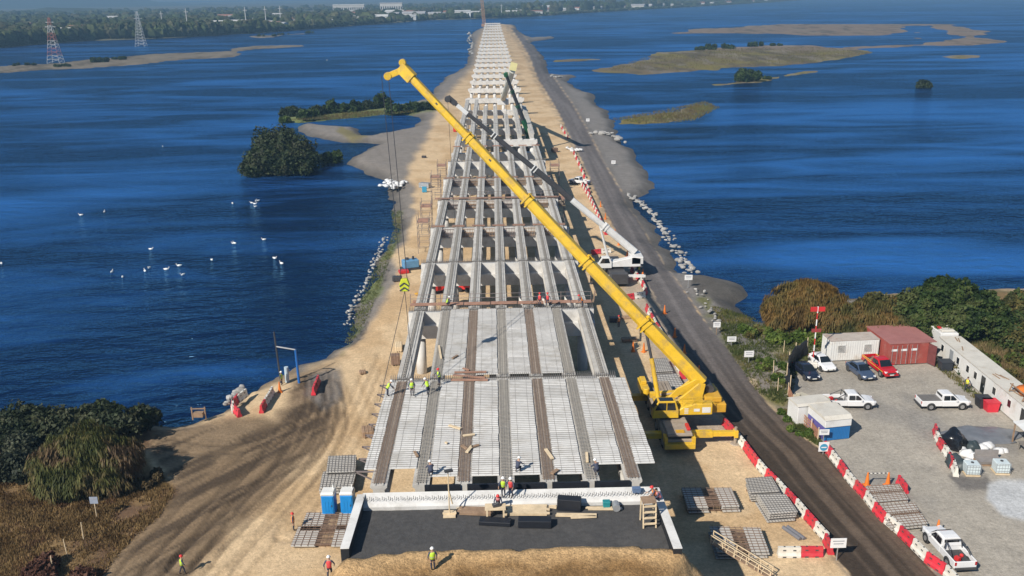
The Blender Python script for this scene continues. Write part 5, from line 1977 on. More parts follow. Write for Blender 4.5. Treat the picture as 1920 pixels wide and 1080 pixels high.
stack([(1226, 708), (1262, 706), (1250, 682), (1220, 684)], 3, 'panel stack under the base of the yellow boom', 'flat')

# ---------------------------------------------------------------- portable toilets
TBL = M('toilet_blue', (.015, .24, .62), .4, .06, 2)
TWH = M('toilet_white', (.76, .76, .74), .45, .05, 2)
for (x, y, lab) in ((619, 962, 'blue portable toilet with white roof, left of the pair'), (654, 961, 'blue portable toilet with white roof, right one touching the wing wall')):
    t = empty('portable_toilet', P(x, y), rad(-2), lab, 'portable toilet', 'portable toilets')
    MB().b3(-.56, .56, -.56, .56, .08, 2.0).build('wall', TBL, t, bevel=.05)
    m = MB().b3(-.44, .44, -.60, -.565, .15, 1.92)
    d = m.build('door', TBL, t)
    m = MB()
    for x_ in (-.26, 0, .26):
        m.b3(x_ - .07, x_ + .07, -.62, -.60, .5, 1.5)
    m.build('door_ribs', TBL, d)
    MB().b3(.30, .36, -.65, -.60, 1.0, 1.15).build('handle', STEELD, d)
    m = MB()
    sec_loft(m, [(-.60, .50, 2.0, 2.15, .04), (-.50, .58, 2.0, 2.30, .1), (.50, .58, 2.0, 2.30, .1), (.60, .50, 2.0, 2.15, .04)])
    m.build('roof', TWH, t)
    MB().tube((.35, .35, 2.1), (.35, .35, 2.6), .06, .06, 8).build('vent_pipe', TWH, t)
    MB().b3(-.58, .58, -.6, .58, 0, .08).build('base', STEELD, t)

# ---------------------------------------------------------------- things round the abutment
ZF = 6.97
def planks(pa, pb, n, w, label, z=ZF, mat=WOOD, lay=1):
    a, c = P(*pa, z), P(*pb, z)
    t = empty('timber_pile', a, 0, label, 'timber pile', 'timber laid behind the abutment')
    d = (c - a)
    nrm_ = Vector((-d.y, d.x, 0)).normalized()
    for l_ in range(lay):
        for k in range(n):
            o = nrm_ * ((k - n / 2) * (w + .03))
            s_ = random.uniform(-.15, .15)
            MB().bar(o + d.normalized() * s_ + Vector((0, 0, .06 + l_ * .11)), o + d + d.normalized() * s_ + Vector((0, 0, .06 + l_ * .11)), w, .09).build('board', mat, t)


planks((722, 950), (790, 951), 2, .16, 'two pale boards by the left wing wall')
planks((862, 958), (924, 960), 4, .2, 'brown plank pile left of the workbench', mat=WOODD, lay=2)
planks((860, 952), (922, 951), 2, .2, 'pale beam behind the brown plank pile', mat=WOOD)
planks((949, 957), (1028, 957), 5, .22, 'large stack of pale beams right of the workbench', lay=2)
planks((1030, 948), (1044, 950), 2, .2, 'short pale board ends beside the large beam stack')
planks((1043, 965), (1118, 966), 2, .18, 'long pale boards in front of the black foam block')
planks((1072, 970), (1120, 968), 1, .2, 'single pale board lying in front of the long boards')
planks((1100, 953), (1150, 953), 2, .18, 'pale boards between foam block and bucket')
planks((847, 938), (915, 939), 1, .25, 'pale form board leaning on the abutment beam', z=7.25)
for (xa, ya, xb, yb, h_, lab) in ((899, 985, 958, 988, .30, 'long low black foam block, left of two'), (972, 990, 1034, 991, .55, 'tall black foam block, right of two on the backfill'), (1046, 957, 1090, 960, .9, 'black foam sheets leaning on the abutment')):
    a, c = P(xa, ya, ZF), P(xb, yb, ZF)
    o = MB().bar(a + Vector((0, .35, h_ / 2)), c + Vector((0, .35, h_ / 2)), .75, h_).build('foam_block', BLACKP, bevel=.02)
    tag(o, lab, 'foam block')
# workbench
t = empty('sawhorse_table', P(929, 968, ZF), 0, 'rough timber workbench with a saw on top', 'workbench')
MB().b3(-.75, .75, -.4, .45, .72, .80).build('table_top', WOOD, t)
for x in (-.6, .6):
    for y in (-.35, .35):
        MB().b3(x - .06, x + .06, y - .06, y + .06, 0, .72).build('leg', WOOD, t)
MB().box((.05, .05, .9), (.5, .35, .18), .3).tube((-.1, .0, .9), (.25, .1, 1.05), .12, .12, 10).build('saw', CHAR, t)
# light pole on timber foot
t = empty('floodlight_pole', P(843, 965, ZF), 0, 'slim floodlight pole on a square timber foot', 'floodlight')
MB().b3(-.45, .45, -.45, .45, 0, .1).b3(-.5, .5, -.1, .1, .1, .18).build('foot', WOOD, t)
MB().tube((0, 0, .1), (0, 0, 3.6), .05, .04, 8).build('pole', WOOD, t)
MB().box((.05, -.08, 3.65), (.6, .3, .14), .3).build('lamp_head', CHAR, t)
MB().bar((0, 0, 2.0), (.25, -.2, 1.0), .08).build('brace', WOOD, t)
# ladder tower at right wing wall
t = empty('ladder_tower', P(1216, 985, ZF), rad(3), 'small step ladder tower by the right wing wall', 'ladder')
m = MB()
for x in (-.45, .45):
    m.bar((x, -.35, 0), (x, -.05, 1.9), .09)
    m.bar((x, .75, 0), (x, .65, 1.9), .09)
m.build('frame', WOOD, t)
for k in range(4):
    MB().b3(-.45, .45, -.42 + k * .08, -.22 + k * .08, .3 + k * .42, .36 + k * .42).build('step', WOOD, t)
MB().b3(-.5, .5, -.15, .75, 1.86, 1.93).build('platform', WOODD, t)
# bucket, barrel, box, poles
o = MB().prism([(-.25, 0), (.25, 0), (.28, .55), (-.28, .55)], 'y', -.22, .22).build('teal_jerrycan', M('teal_plastic', (.02, .22, .24), .45, .1, 2), bevel=.04)
o.location = P(1137, 951, ZF)
tag(o, 'teal plastic jerrycan on the backfill by the abutment', 'jerrycan')
o = MB().tube((0, -.35, .28), (0, .35, .28), .28, .28, 14).b3(-.45, .45, -.1, .1, 0, .1).build('drum_reel', GALV)
o.location = P(1155, 955, ZF)
tag(o, 'silver reel lying next to the teal jerrycan', 'reel')
o = MB().b3(-.3, .3, -.2, .2, 0, .3).b3(-.32, .32, -.22, .22, .3, .34).build('tool_box', M('blue_box', (.12, .18, .30), .5, .1, 2))
o.location = P(1193, 922, 7.72)
tag(o, 'small blue tool box on the abutment beam', 'box')
for k, (x, y) in enumerate(((1484, 1003), (1492, 1002))):
    o = MB().tube((0, -1.0, .16), (0, 1.0, .16), .17, .17, 12).build('pipe_piece', M('pipe_grey', (.17, .17, .19), .5, .1, 2))
    o.location, o.rotation_euler = P(x, y), (0, 0, rad(25))
    tag(o, 'short grey pipe lying on sand, %s of two' % ('left' if k == 0 else 'right'), 'pipe')
# wooden ladder ramp with rails bottom right
t = empty('ramp_stair', P(1388, 1052, .9), rad(-30), 'wooden ramp with handrails down the embankment side', 'ramp')
t.scale = (.72, .72, .72)
MB().bar((-3.2, 0, 1.5), (3.4, 0, -.9), 1.0, .10).build('deck', WOODD, t)
for y in (-.5, .5):
    m = MB()
    for k in range(6):
        f = k / 5
        x, z = -3.2 + 6.6 * f, 1.5 - 2.4 * f
        m.bar((x, y, z), (x, y, z + 1.05), .09)
    m.bar((-3.2, y, 2.5), (3.4, y, .1), .09)
    m.bar((-3.2, y, 2.0), (3.4, y, -.4), .07)
    m.build('handrail', WOOD, t)
m = MB()
for k in range(9):
    f = k / 8
    m.bar((-3.0 + 6.2 * f, -.5, 1.52 - 2.25 * f), (-3.0 + 6.2 * f, .5, 1.52 - 2.25 * f), .09)
m.build('cleats', WOOD, t)
# blue gantry post
t = empty('height_gauge', P(527, 718), 0, 'dark pole and blue post joined by a slanting bar on the left bank', 'gantry')
A_ = Vector((0, 0, 0))
b1_ = P(561, 718) - P(527, 718)
topa = Vector((-.25, 0, 6.4))
MB().tube((0, 0, 0), topa, .12, .09, 8).build('dark_pole', CHAR, t)
MB().tube(b1_, b1_ + Vector((-.1, 0, 4.2)), .16, .12, 8).build('blue_post', M('post_blue', (.02, .14, .45), .4, .1, 2), t)
MB().tube(topa * .72, b1_ + Vector((-.1, 0, 4.2)), .09, .09, 8).build('slanting_bar', GALV, t)
o = MB().tube((0, 0, 0), (0, 0, 1.9), .25, .25, 12).tube((-.3, .2, 0), (.3, .2, 1.5), .06, .06, 6).build('pump_unit', M('pale_blue_metal', (.45, .55, .62), .5, .1, 2))
o.location = P(539, 716)
tag(o, 'pale blue pump cylinder next to the blue post', 'pump')
m = MB()
for x in (-.7, .7):
    m.bar((x, 0, 0), (x, 0, 1.5), .12)
m.bar((-.8, 0, 1.3), (.8, 0, 1.3), .1)
m.b3(-.5, .5, -.3, .3, .4, .9)
o = m.build('timber_pump', WOODD)
o.location = P(374, 787)
tag(o, 'small timber pump frame at the water edge on the left', 'frame')
# small gear around the girders
t = empty('generator', P(770, 505), rad(20), 'blue generator set on sand left of the girders', 'generator')
MB().b3(-1.3, 1.3, -.8, .8, .4, 1.7).build('housing', M('gear_blue', (.12, .28, .46), .5, .15, 2), t, bevel=.1)
MB().b3(-1.6, 1.6, -.9, .9, .1, .4).build('frame', CHAR, t)
MB().tube((.5, 0, 1.7), (.5, 0, 2.2), .2, .2, 8).build('exhaust', CHAR, t)
MB().tube((-.5, .2, 1.7), (-.5, .2, 2.0), .3, .3, 10).build('air_filter', CHAR, t)
t = empty('red_machine', P(822, 548), rad(15), 'red wheeled machine between the two leftmost girders', 'machine')
MB().b3(-1.2, 1.2, -.9, .9, .5, 2.6).b3(-1.2, -.2, -1.3, -.9, .6, 1.8).build('body', REDP, t, bevel=.12)
MB().b3(.3, 1.1, -.93, -.9, 1.5, 2.3).build('window', GLASS, t)
for x in (-.9, .9):
    for y in (-.8, .8):
        MB().tube((x, y - .15, .45), (x, y + .15, .45), .45, .45, 12).build('wheel', TYRE, t)
t = empty('red_machine', P(872, 546), rad(-20), 'small red machine in shade under the second girder gap', 'machine')
MB().prism([(-1, .4), (1, .4), (1.2, 1.2), (0, 1.8), (-1, 1.4)], 'y', -.6, .6).build('body', REDP, t, bevel=.1)
MB().tube((-.6, -.7, .4), (-.6, .7, .4), .4, .4, 12).tube((.6, -.7, .4), (.6, .7, .4), .4, .4, 12).build('wheels', TYRE, t)
for k, (x, y, mt, lab, d) in enumerate([(757, 512, REDP, 'red steel frame beside the blue generator', (1.6, 1.2, .5)), (745, 527, CHAR, 'dark crate on sand left of the girders', (1.5, .9, .8)), (790, 555, YELD, 'yellow steel beam against the leftmost girder', (2.0, .5, .4)), (788, 569, RUSTP, 'rusty beam bundle against the leftmost girder', (2.2, .6, .5)), (797, 352, GALV, 'small grey trailer near the blue board', (2.6, 1.4, 1.2)), (796, 361, SIGNB, 'sky blue board standing on pale sand', (1.1, .15, 1.4)), (853, 247, REDP, 'tiny red machine by the far left girder', (1.0, 1.0, 1.6)), (795, 296, CHAR, 'black drum lying on sand left of the bridge', (1.2, .7, .6)), (742, 683, RUST, 'bundle of rusty rebar coils left of the deck', (1.1, .9, 1.3)), (690, 815, WOODD, 'wooden crate below the left overhang', (1.2, 1.6, .7)), (748, 655, WOOD, 'pale plank stack left of the second span', (.9, 2.0, .7)), (1150, 604, CHAR, 'grey crate by the bridge shadow', (1.1, .9, .7)), (1172, 598, WOODD, 'plank bundle near the worker in orange', (2.2, .6, .4)), (1180, 640, WOODD, 'dark timber bundle at the bridge shadow edge', (2.0, .8, .5)), (1062, 440, WHITE, 'white bag hanging beside the rightmost girder', (.8, .8, 1.4)), (1050, 385, DUSTG, 'grey crate right of the far girders', (1.4, 1.2, 1.0)), (1040, 285, RUST, 'rust-coloured crate beside the green crane', (1.6, 1.2, 1.2)), (680, 700, WOODD, 'dark post offcuts at the sand edge', (.8, .8, .3))]):
    m = MB().b3(-d[0] / 2, d[0] / 2, -d[1] / 2, d[1] / 2, .08, d[2])
    for q in (-.3, 0, .3):
        m.b3(d[0] * q - .06, d[0] * q + .06, -d[1] / 2 - .03, d[1] / 2 + .03, 0, d[2] + .04)
    o = m.build(lab.split()[-1] if False else ['steel_rack', 'crate', 'steel_beam', 'beam_bundle', 'trailer', 'blue_board', 'site_machine', 'drum', 'rebar_coils', 'crate', 'plank_stack', 'crate', 'plank_bundle', 'timber_bundle', 'white_bag', 'crate', 'crate', 'offcuts'][k], mt, bevel=.04)
    o.location, o.rotation_euler = P(x, y), (0, 0, rad(random.uniform(-25, 25)))
    tag(o, lab, lab.split()[1] if k in () else ['frame', 'crate', 'beam', 'beam', 'trailer', 'board', 'machine', 'drum', 'rebar', 'crate', 'planks', 'crate', 'planks', 'timber', 'bag', 'crate', 'crate', 'offcuts'][k])

# ---------------------------------------------------------------- shore rocks and sandbags
rockm = []
ROCK = M('pale_rock', (.34, .33, .315), .85, .15, 3, rnd=.25)
for k in range(5):
    m = MB().ball((0, 0, 0), .5, 9, 7, sq=(1, .8, .6))
    m.v = [tuple(Vector(v) * (1 + .35 * mnoise.noise(Vector(v) * 2.5 + Vector((k * 9, 0, 0))))) for v in m.v]
    rockm.append(m.mesh('shore_rock', ROCK))


def rocks(pts, n, where, spread=1.0, smin=.5, smax=1.5, z=-.9, grp=None):
    W = [P(x, y, z) for x, y in pts]
    lens = [(W[i + 1] - W[i]).length for i in range(len(W) - 1)]
    for k in range(n):
        # even along the picture, so far rocks are not crowded together
        f = k / n * (len(pts) - 1)
        i = int(f)
        x = pts[i][0] + (pts[i + 1][0] - pts[i][0]) * (f - i)
        y = pts[i][1] + (pts[i + 1][1] - pts[i][1]) * (f - i)
        p = P(x, y, z)
        sc = smin + (smax - smin) * random.random() ** 1.8
        o = link('shore_rock', rockm[k % 5], None, (p.x + random.gauss(0, .5) * spread, p.y + random.gauss(0, .9) * spread, z + sc * .15 + random.uniform(0, .3)), random.random() * 6)
        o.scale = (sc, sc * random.uniform(.7, 1.2), sc * random.uniform(.6, 1.1))
        tag(o, 'pale boulder %s, %s from the near end' % (where, nth(k + 1)), 'boulder', grp or 'boulders ' + where)


rocks([(650, 612), (660, 585), (675, 555), (690, 522), (703, 492), (713, 470), (724, 445)], 110, 'on the left waterline', .6, .3, .8)
rocks([(1296, 512), (1283, 495), (1265, 468), (1248, 438), (1235, 420), (1215, 396), (1195, 378), (1178, 368)], 150, 'on the right road bank', 1.0, .4, 1.25)
rocks([(428, 757), (437, 748), (450, 738), (462, 728)], 14, 'below the barriers on the left bank', .7, .5, 1.3, -.4)
rocks([(878, 62), (884, 68), (878, 76), (886, 84), (880, 92), (884, 104)], 30, 'far out on the left causeway edge', 2.0, 2.0, 4.0, -.7)
rocks([(1112, 252), (1125, 250), (1140, 252), (1150, 256), (1165, 262), (1172, 268)], 26, 'on the right gravel spit', 1.5, 1.0, 2.6, .0)
rocks([(1032, 142), (1042, 146), (1055, 146)], 9, 'by the far road bend', 1.5, 1.5, 3.2, .0)
rocks([(1340, 610), (1333, 590), (1315, 560), (1300, 540)], 22, 'on the verge above the mud spit', 1.0, .3, .8, .05)
bagm = [MB().ball((0, 0, 0), .5, 8, 6, sq=(1.2, .9, .6), jit=.12).mesh('sandbag', WSACK, True) for _ in range(3)]


def bags(px, py, n, sx, sy, lab):
    p = P(px, py)
    for k in range(n):
        o = link('sandbag', bagm[k % 3], None, (p.x + random.gauss(0, sx), p.y + random.gauss(0, sy), random.uniform(.15, .55)), random.random() * 6)
        o.scale = (random.uniform(.8, 1.25),) * 3
        tag(o, lab, 'sandbag', lab.replace('white sandbag', 'white sandbags'))


bags(737, 348, 46, 1.7, 2.2, 'white sandbag heaped on the grey left shore')
bags(1075, 283, 22, 1.0, 1.2, 'white sandbag heaped at the far left road edge')
# ---------------------------------------------------------------- people
SKIN = M('skin', (.42, .25, .17), .6, .08, 5)
TROU = M('navy_trousers', (.03, .035, .06), .8, .2, 5)
SHIRT = M('dark_shirt', (.05, .06, .10), .8, .2, 5)
BOOT = M('brown_boots', (.06, .04, .03), .7, .2, 5)
LIME = M('lime_vest', (.50, .72, .05), .6, .08, 5)
ORV = M('orange_vest', (.85, .26, .04), .6, .08, 5)
REDV = M('red_jacket', (.62, .06, .06), .7, .12, 5)
PINK = M('pink_shirt', (.70, .26, .28), .7, .1, 5)
YELV = M('yellow_vest', (.75, .72, .05), .6, .08, 5)
HELW = M('helmet_white', (.80, .80, .78), .35, .03, 5)
HELR = M('helmet_red', (.65, .04, .04), .35, .05, 5)
HAIR = M('dark_hair', (.03, .02, .015), .8, .2, 5)


def skin_mesh(name, verts, edges, radii, root, zones):
    me = bpy.data.meshes.new(name)
    me.from_pydata(verts, edges, [])
    o = bpy.data.objects.new(name, me)
    COL.objects.link(o)
    o.modifiers.new('skin', 'SKIN')
    for i, r in enumerate(radii):
        me.skin_vertices[0].data[i].radius = (r if isinstance(r, tuple) else (r, r))
        me.skin_vertices[0].data[i].use_root = (i == root)
    sb = o.modifiers.new('sub', 'SUBSURF')
    sb.levels = sb.render_levels = 1
    dg = bpy.context.evaluated_depsgraph_get()
    m2 = bpy.data.meshes.new_from_object(o.evaluated_get(dg))
    m2.name = name
    bpy.data.objects.remove(o)
    bpy.data.meshes.remove(me)
    m2.materials.clear()
    for m in (SKIN, SHIRT, TROU, BOOT):
        m2.materials.append(m)
    V_ = np.array(verts)
    for p in m2.polygons:
        c = np.array(p.center)
        k = int(np.argmin(((V_ - c) ** 2).sum(1)))
        p.material_index = zones[k]
        p.use_smooth = True
    return m2


def body(pose):
    v, e, r, z = [], [], [], []

    def add(p, rr, zz, par=None):
        v.append(p)
        r.append(rr)
        z.append(zz)
        if par is not None:
            e.append((par, len(v) - 1))
        return len(v) - 1
    lean = {'stand': 0, 'walk': .06, 'reach': .12, 'bend': .62, 'crouch': .45}[pose]
    drop = {'bend': .06, 'crouch': .46}.get(pose, 0)
    hip = Vector((0, 0, .93 - drop))
    s = lambda d: (hip.x, hip.y + math.sin(lean) * d, hip.z + math.cos(lean) * d)
    pel = add(tuple(hip), (.155, .12), 2)
    wst = add(s(.20), (.145, .105), 1, pel)
    chs = add(s(.42), (.175, .12), 1, wst)
    nck = add(s(.56), .06, 0, chs)
    chin = add((s(.64)[0], s(.64)[1] + .02, s(.64)[2]), .085, 0, nck)
    add((s(.76)[0], s(.76)[1] + .015, s(.76)[2]), .09, 0, chin)
    add((s(.66)[0], s(.66)[1] + .115, s(.66)[2]), .018, 0, chin)     # nose
    for sx in (-1, 1):
        add((sx * .095, s(.67)[1] + .01, s(.67)[2]), .02, 0, chin)   # ears
    sh = s(.47)
    arm = {'stand': (.06, -.02), 'walk': (.10, .18), 'reach': (.05, .42), 'bend': (.04, .30), 'crouch': (.05, .36)}[pose]
    for sx in (-1, 1):
        fw = arm[1] * (1 if pose != 'walk' else sx)
        shd = add((sx * .20, sh[1], sh[2]), .072, 1, chs)
        up = pose in ('reach', 'crouch')
        el = add((sx * (.25 + arm[0]), sh[1] + fw * .45, sh[2] - (.27 if not up else .24)), .05, 1, shd)
        wr = add((sx * (.24 + arm[0] * .6), sh[1] + fw * 1.0 + .05, sh[2] - (.50 if not up else .30)), .034, 0, el)
        d = (Vector(v[wr]) - Vector(v[el])).normalized()
        pm = add(tuple(Vector(v[wr]) + d * .08), (.04, .02), 0, wr)
        for k in range(4):
            f = Vector(v[pm]) + d * (.055 + .02 * (k in (1, 2))) + Vector((0, -.03 + .02 * k, -.01))
            a_ = add(tuple(f), .010, 0, pm)
            add(tuple(f + d * .03 + Vector((-sx * .015, 0, 0))), .008, 0, a_)
        add(tuple(Vector(v[wr]) + d * .06 + Vector((-sx * .03, .035, 0))), .011, 0, wr)
    for sx in (-1, 1):
        st = .22 * sx if pose == 'walk' else (.02 * sx)
        if pose == 'crouch':
            kn = (sx * .15, .36, .46)
            ank = (sx * .13, .06 + .1 * sx, .09)
        else:
            kn = (sx * .105, st * .5 + .03, .50)
            ank = (sx * .10, st - .01, .09)
        hp = add((sx * .09, 0, hip.z - .05), .105, 2, pel)
        k_ = add(kn, .068, 2, hp)
        m_ = add(tuple((Vector(kn) * .6 + Vector(ank) * .4) + Vector((0, -.02, 0))), .062, 2, k_)
        a_ = add(ank, .042, 3, m_)
        t_ = add((ank[0] * 1.1, ank[1] + .17, .045), (.042, .036), 3, a_)
    return skin_mesh('body', v, e, r, 0, z), Vector(s(.76)), lean, Vector(s(.34)), hip


BODIES = {}


def person(px, py, z, rz, pose, vest, helm, label):
    if pose not in BODIES:
        BODIES[pose] = body(pose)
    bm_, hd, lean, ch, hip = BODIES[pose]
    t = empty('person', P(px, py, z), rz, label, 'person')
    o = link('body', bm_, t)
    m = MB()
    secs = []
    for d, w, h_ in ((-.02, .175, .145), (.12, .17, .135), (.28, .195, .15), (.42, .205, .145), (.50, .15, .11)):
        c = hip + Vector((0, math.sin(lean) * d, math.cos(lean) * d))
        secs.append([(c.x + w * math.cos(a), c.y + h_ * math.sin(a) * math.cos(lean), c.z - h_ * math.sin(a) * math.sin(lean)) for a in [2 * PI * i / 12 for i in range(12)]])
    m.loft(secs)
    ve = m.build('vest', vest, t, True)
    if vest in (LIME, ORV, YELV):
        m = MB()
        d = .14
        c = hip + Vector((0, math.sin(lean) * d, math.cos(lean) * d))
        ring = [[(c.x + (.176) * math.cos(a), c.y + .141 * math.sin(a), c.z + dz) for a in [2 * PI * i / 12 for i in range(12)]] for dz in (-.025, .025)]
        m.loft(ring, caps=False)
        m.build('reflective_band', GALV, ve)
    m = MB()
    if helm:
        m.ball((hd.x, hd.y - .005, hd.z + .03), .128, 12, 8, sq=(1, 1.12, .95))
        m.v = [(a, b_, max(c, hd.z + .0)) for a, b_, c in m.v]
        m.tube((hd.x, hd.y + .02, hd.z + .0), (hd.x, hd.y + .02, hd.z + .018), .155, .15, 12)
        m.build('helmet', helm, t, True)
    else:
        m.ball((hd.x, hd.y - .015, hd.z + .01), .108, 10, 8, sq=(.95, 1.05, .9))
        m.build('hair', HAIR, t, True)
    t.scale = (.97,) * 3
    return t


person(812, 1069, 7.0, rad(15), 'stand', LIME, HELW, 'worker in lime vest and white helmet standing on the embankment')
person(343, 1077, 0, rad(-60), 'walk', LIME, HELR, 'worker in lime vest and red helmet walking on the muddy track')
person(551, 995, 0, rad(-80), 'stand', ORV, HELR, 'worker in orange vest and red helmet beside the panel stack')
person(944, 932, 7.55, rad(170), 'reach', LIME, HELW, 'worker in lime vest standing on the abutment beam')
person(958, 933, 7.55, rad(165), 'reach', REDV, HELW, 'worker in red jacket standing on the abutment beam')
person(934, 957, ZF, rad(180), 'bend', PINK, HELR, 'worker in pink shirt bending over the timber workbench')
person(727, 743, 8, rad(-70), 'bend', LIME, HELW, 'worker in lime vest bending at the left edge of the deck')
person(773, 743, 8, rad(10), 'stand', LIME, HELW, 'worker in lime vest, middle of the three standing on the deck')
person(803, 740, 8, rad(40), 'bend', LIME, HELW, 'worker in lime vest and white helmet leaning over on the deck')
person(824, 722, 8, rad(120), 'reach', LIME, HELR, 'worker in lime vest and red helmet farthest back on the deck')
person(1012, 575, 8.15, rad(170), 'stand', REDV, HELR, 'worker in red jacket left of the pair on the work platform')
person(1027, 575, 8.15, rad(150), 'walk', REDV, HELR, 'worker in red jacket right of the pair on the work platform')
person(1092, 576, 8.15, rad(90), 'bend', ORV, HELR, 'worker in orange vest bending at the right end of the work platform')
person(838, 574, 8.15, rad(-90), 'crouch', LIME, HELW, 'worker in lime vest crouching near the left end of the work platform')
person(1160, 614, 0, rad(20), 'stand', ORV, HELR, 'worker in orange vest standing at the edge of the bridge shadow')
person(1198, 516, 0, rad(-20), 'stand', YELV, None, 'person in yellow vest standing on the road by the white crane')
person(1812, 733, 0, rad(120), 'walk', YELV, None, 'person in yellow vest walking toward the office door')
person(529, 722, 0, rad(80), 'stand', LIME, HELW, 'worker in lime vest at the foot of the dark pole')
person(619, 1085, 6.2, rad(0), 'walk', REDV, HELW, 'worker with white helmet at the bottom edge of the photo')
person(1229, 938, 7.55, rad(100), 'crouch', ORV, HELR, 'worker in orange vest crouching at the right wing wall')
person(1237, 942, 7.5, rad(100), 'crouch', PINK, None, 'worker in pink crouching next to the one in orange')
person(809, 893, 8, rad(20), 'crouch', SHIRT, HELW, 'worker in dark clothes crouching on the second girder end')
person(970, 886, 8, rad(-30), 'crouch', SHIRT, HELW, 'worker in dark clothes crouching on the middle girder end')
person(1120, 890, 8, rad(30), 'crouch', SHIRT, HELW, 'worker in dark clothes crouching on the sixth girder end')

# ---------------------------------------------------------------- swans on the river
SWAN = M('swan_white', (.80, .80, .78), .7, .03, 4)
m = MB().ball((0, 0, .18), .34, 10, 8, sq=(1.5, .75, .75))
m.ball((-.42, 0, .28), .16, 8, 6, sq=(1.5, .7, .7))
m.path([(.40, 0, .25), (.54, 0, .34), (.50, 0, .48), (.54, 0, .58)], .055, 7)
m.ball((.60, 0, .60), .09, 8, 6, sq=(1.4, .8, .9))
m.tube((.68, 0, .59), (.80, 0, .56), .04, .015, 6, 1)
sm_ = m.mesh('swan', [SWAN, ORANGE], True)
sw = [(305, 275), (613, 113), (152, 404), (196, 398), (436, 382), (472, 381), (480, 378), (484, 377), (479, 388), (283, 468), (438, 457), (495, 450), (210, 511), (272, 509), (280, 503), (312, 506), (336, 499), (343, 516), (397, 488), (515, 485), (528, 495), (3, 495), (478, 383), (440, 457), (230, 520)]
order = sorted(range(len(sw)), key=lambda i: sw[i][0])
for k, (x, y) in enumerate(sw):
    o = link('swan', sm_, None, P(x, y, WATER), random.random() * 6)
    o.scale = (.62 + .2 * random.random(),) * 3
    tag(o, 'white swan floating on the river, %s from the left edge' % nth(order.index(k) + 1), 'swan', 'swans on the left water')
# ---------------------------------------------------------------- vegetation
LEAF = attr_mat('leaf', .25, ((.5, .6), (3, .6)), 0, .65, trans=.22)
BARK = M('bark', (.10, .07, .05), .9, .25, 3)


def leaf_mesh(name, blobs, n, size, cols, droop=False, seed=0, core=True, aspect=1.5, ground=0.0, gap=.0):
    """crown: leaf quads spread through a set of lumpy blobs; cols: list of leaf colours picked per clump and per leaf"""
    r_ = np.random.default_rng(seed)
    w = np.array([b_[1][0] * b_[1][1] + b_[1][0] * b_[1][2] for b_ in blobs], float)
    idx_ = r_.choice(len(blobs), n, p=w / w.sum())
    C_ = np.array([b_[0] for b_ in blobs], float)[idx_]
    R_ = np.array([b_[1] for b_ in blobs], float)[idx_]
    d = r_.normal(size=(n, 3))
    d /= np.linalg.norm(d, axis=1)[:, None]
    # lumps: radius modulated by direction noise, with gaps
    ph = r_.random(3) * 20
    lump_ = fbm(d[:, 0] * 2.6 + ph[0] + idx_ * 3.1, d[:, 1] * 2.6 + d[:, 2] * 2.1 + ph[1], 3)
    rr = .58 + 1.0 * (lump_ - .25) + r_.normal(size=n) * .05
    inner = r_.random(n) < .25
    rr = np.where(inner, rr * r_.uniform(.6, .95, n), rr)
    pos = C_ + d * R_ * rr[:, None]
    keep_ = pos[:, 2] > ground + .02
    if gap:
        keep_ &= fbm(pos[:, 0] * 1.1 + 5, pos[:, 1] * 1.1 + pos[:, 2] * .9, 3) > gap
    pos, d, lump_, idx_ = pos[keep_], d[keep_], lump_[keep_], idx_[keep_]
    n = len(pos)
    sz = size * r_.uniform(.6, 1.4, n)
    a = r_.normal(size=(n, 3))
    if droop:
        a = np.stack([a[:, 0] * .25 + d[:, 0] * .35, a[:, 1] * .25 + d[:, 1] * .35, -np.ones(n)], 1)
    a /= np.linalg.norm(a, axis=1)[:, None]
    nn = d * 1.0 + r_.normal(size=(n, 3)) * .7
    b_ = np.cross(a, nn)
    b_ /= np.linalg.norm(b_, axis=1)[:, None] + 1e-9
    la = (a * (sz * aspect * .5)[:, None])
    lb = (b_ * (sz * .5)[:, None])
    if droop:
        pos = pos + la * .6
    v = np.stack([pos - la, pos + lb, pos + la, pos - lb], 1).reshape(-1, 3)
    v[:, 2] = np.maximum(v[:, 2], ground + .01)
    cols = np.array(cols, float)
    cn_ = fbm(pos[:, 0] * .55 + seed, pos[:, 1] * .55 + pos[:, 2] * .5, 3)
    q = np.clip((cn_ - .3) / .4 + r_.normal(size=n) * .16, 0, .999) * (len(cols) - 1)
    i0 = q.astype(int)
    f = (q - i0)[:, None]
    col = cols[i0] * (1 - f) + cols[np.minimum(i0 + 1, len(cols) - 1)] * f
    col = col * r_.uniform(.75, 1.25, n)[:, None]
    col = np.repeat(col, 4, 0)
    faces = np.arange(4 * n).reshape(-1, 4)
    if core:
        cb = MB()
        for (c, rad_) in blobs:
            cb.ball(c, 1.0, 12, 8, sq=tuple(x * .58 for x in rad_), jit=.15)
        cv = np.array(cb.v)
        cv[:, 2] = np.maximum(cv[:, 2], ground)
        o = len(v)
        v = np.concatenate([v, cv])
        col = np.concatenate([col, np.repeat(cols.mean(0)[None] * .9, len(cv), 0)])
        fl = faces.tolist() + [[i + o for i in ff] for ff in cb.f]
    else:
        fl = faces.tolist()
    me = bpy.data.meshes.new(name)
    me.from_pydata(v.tolist(), [], fl)
    set_tint(me, col)
    me.materials.append(LEAF)
    return me


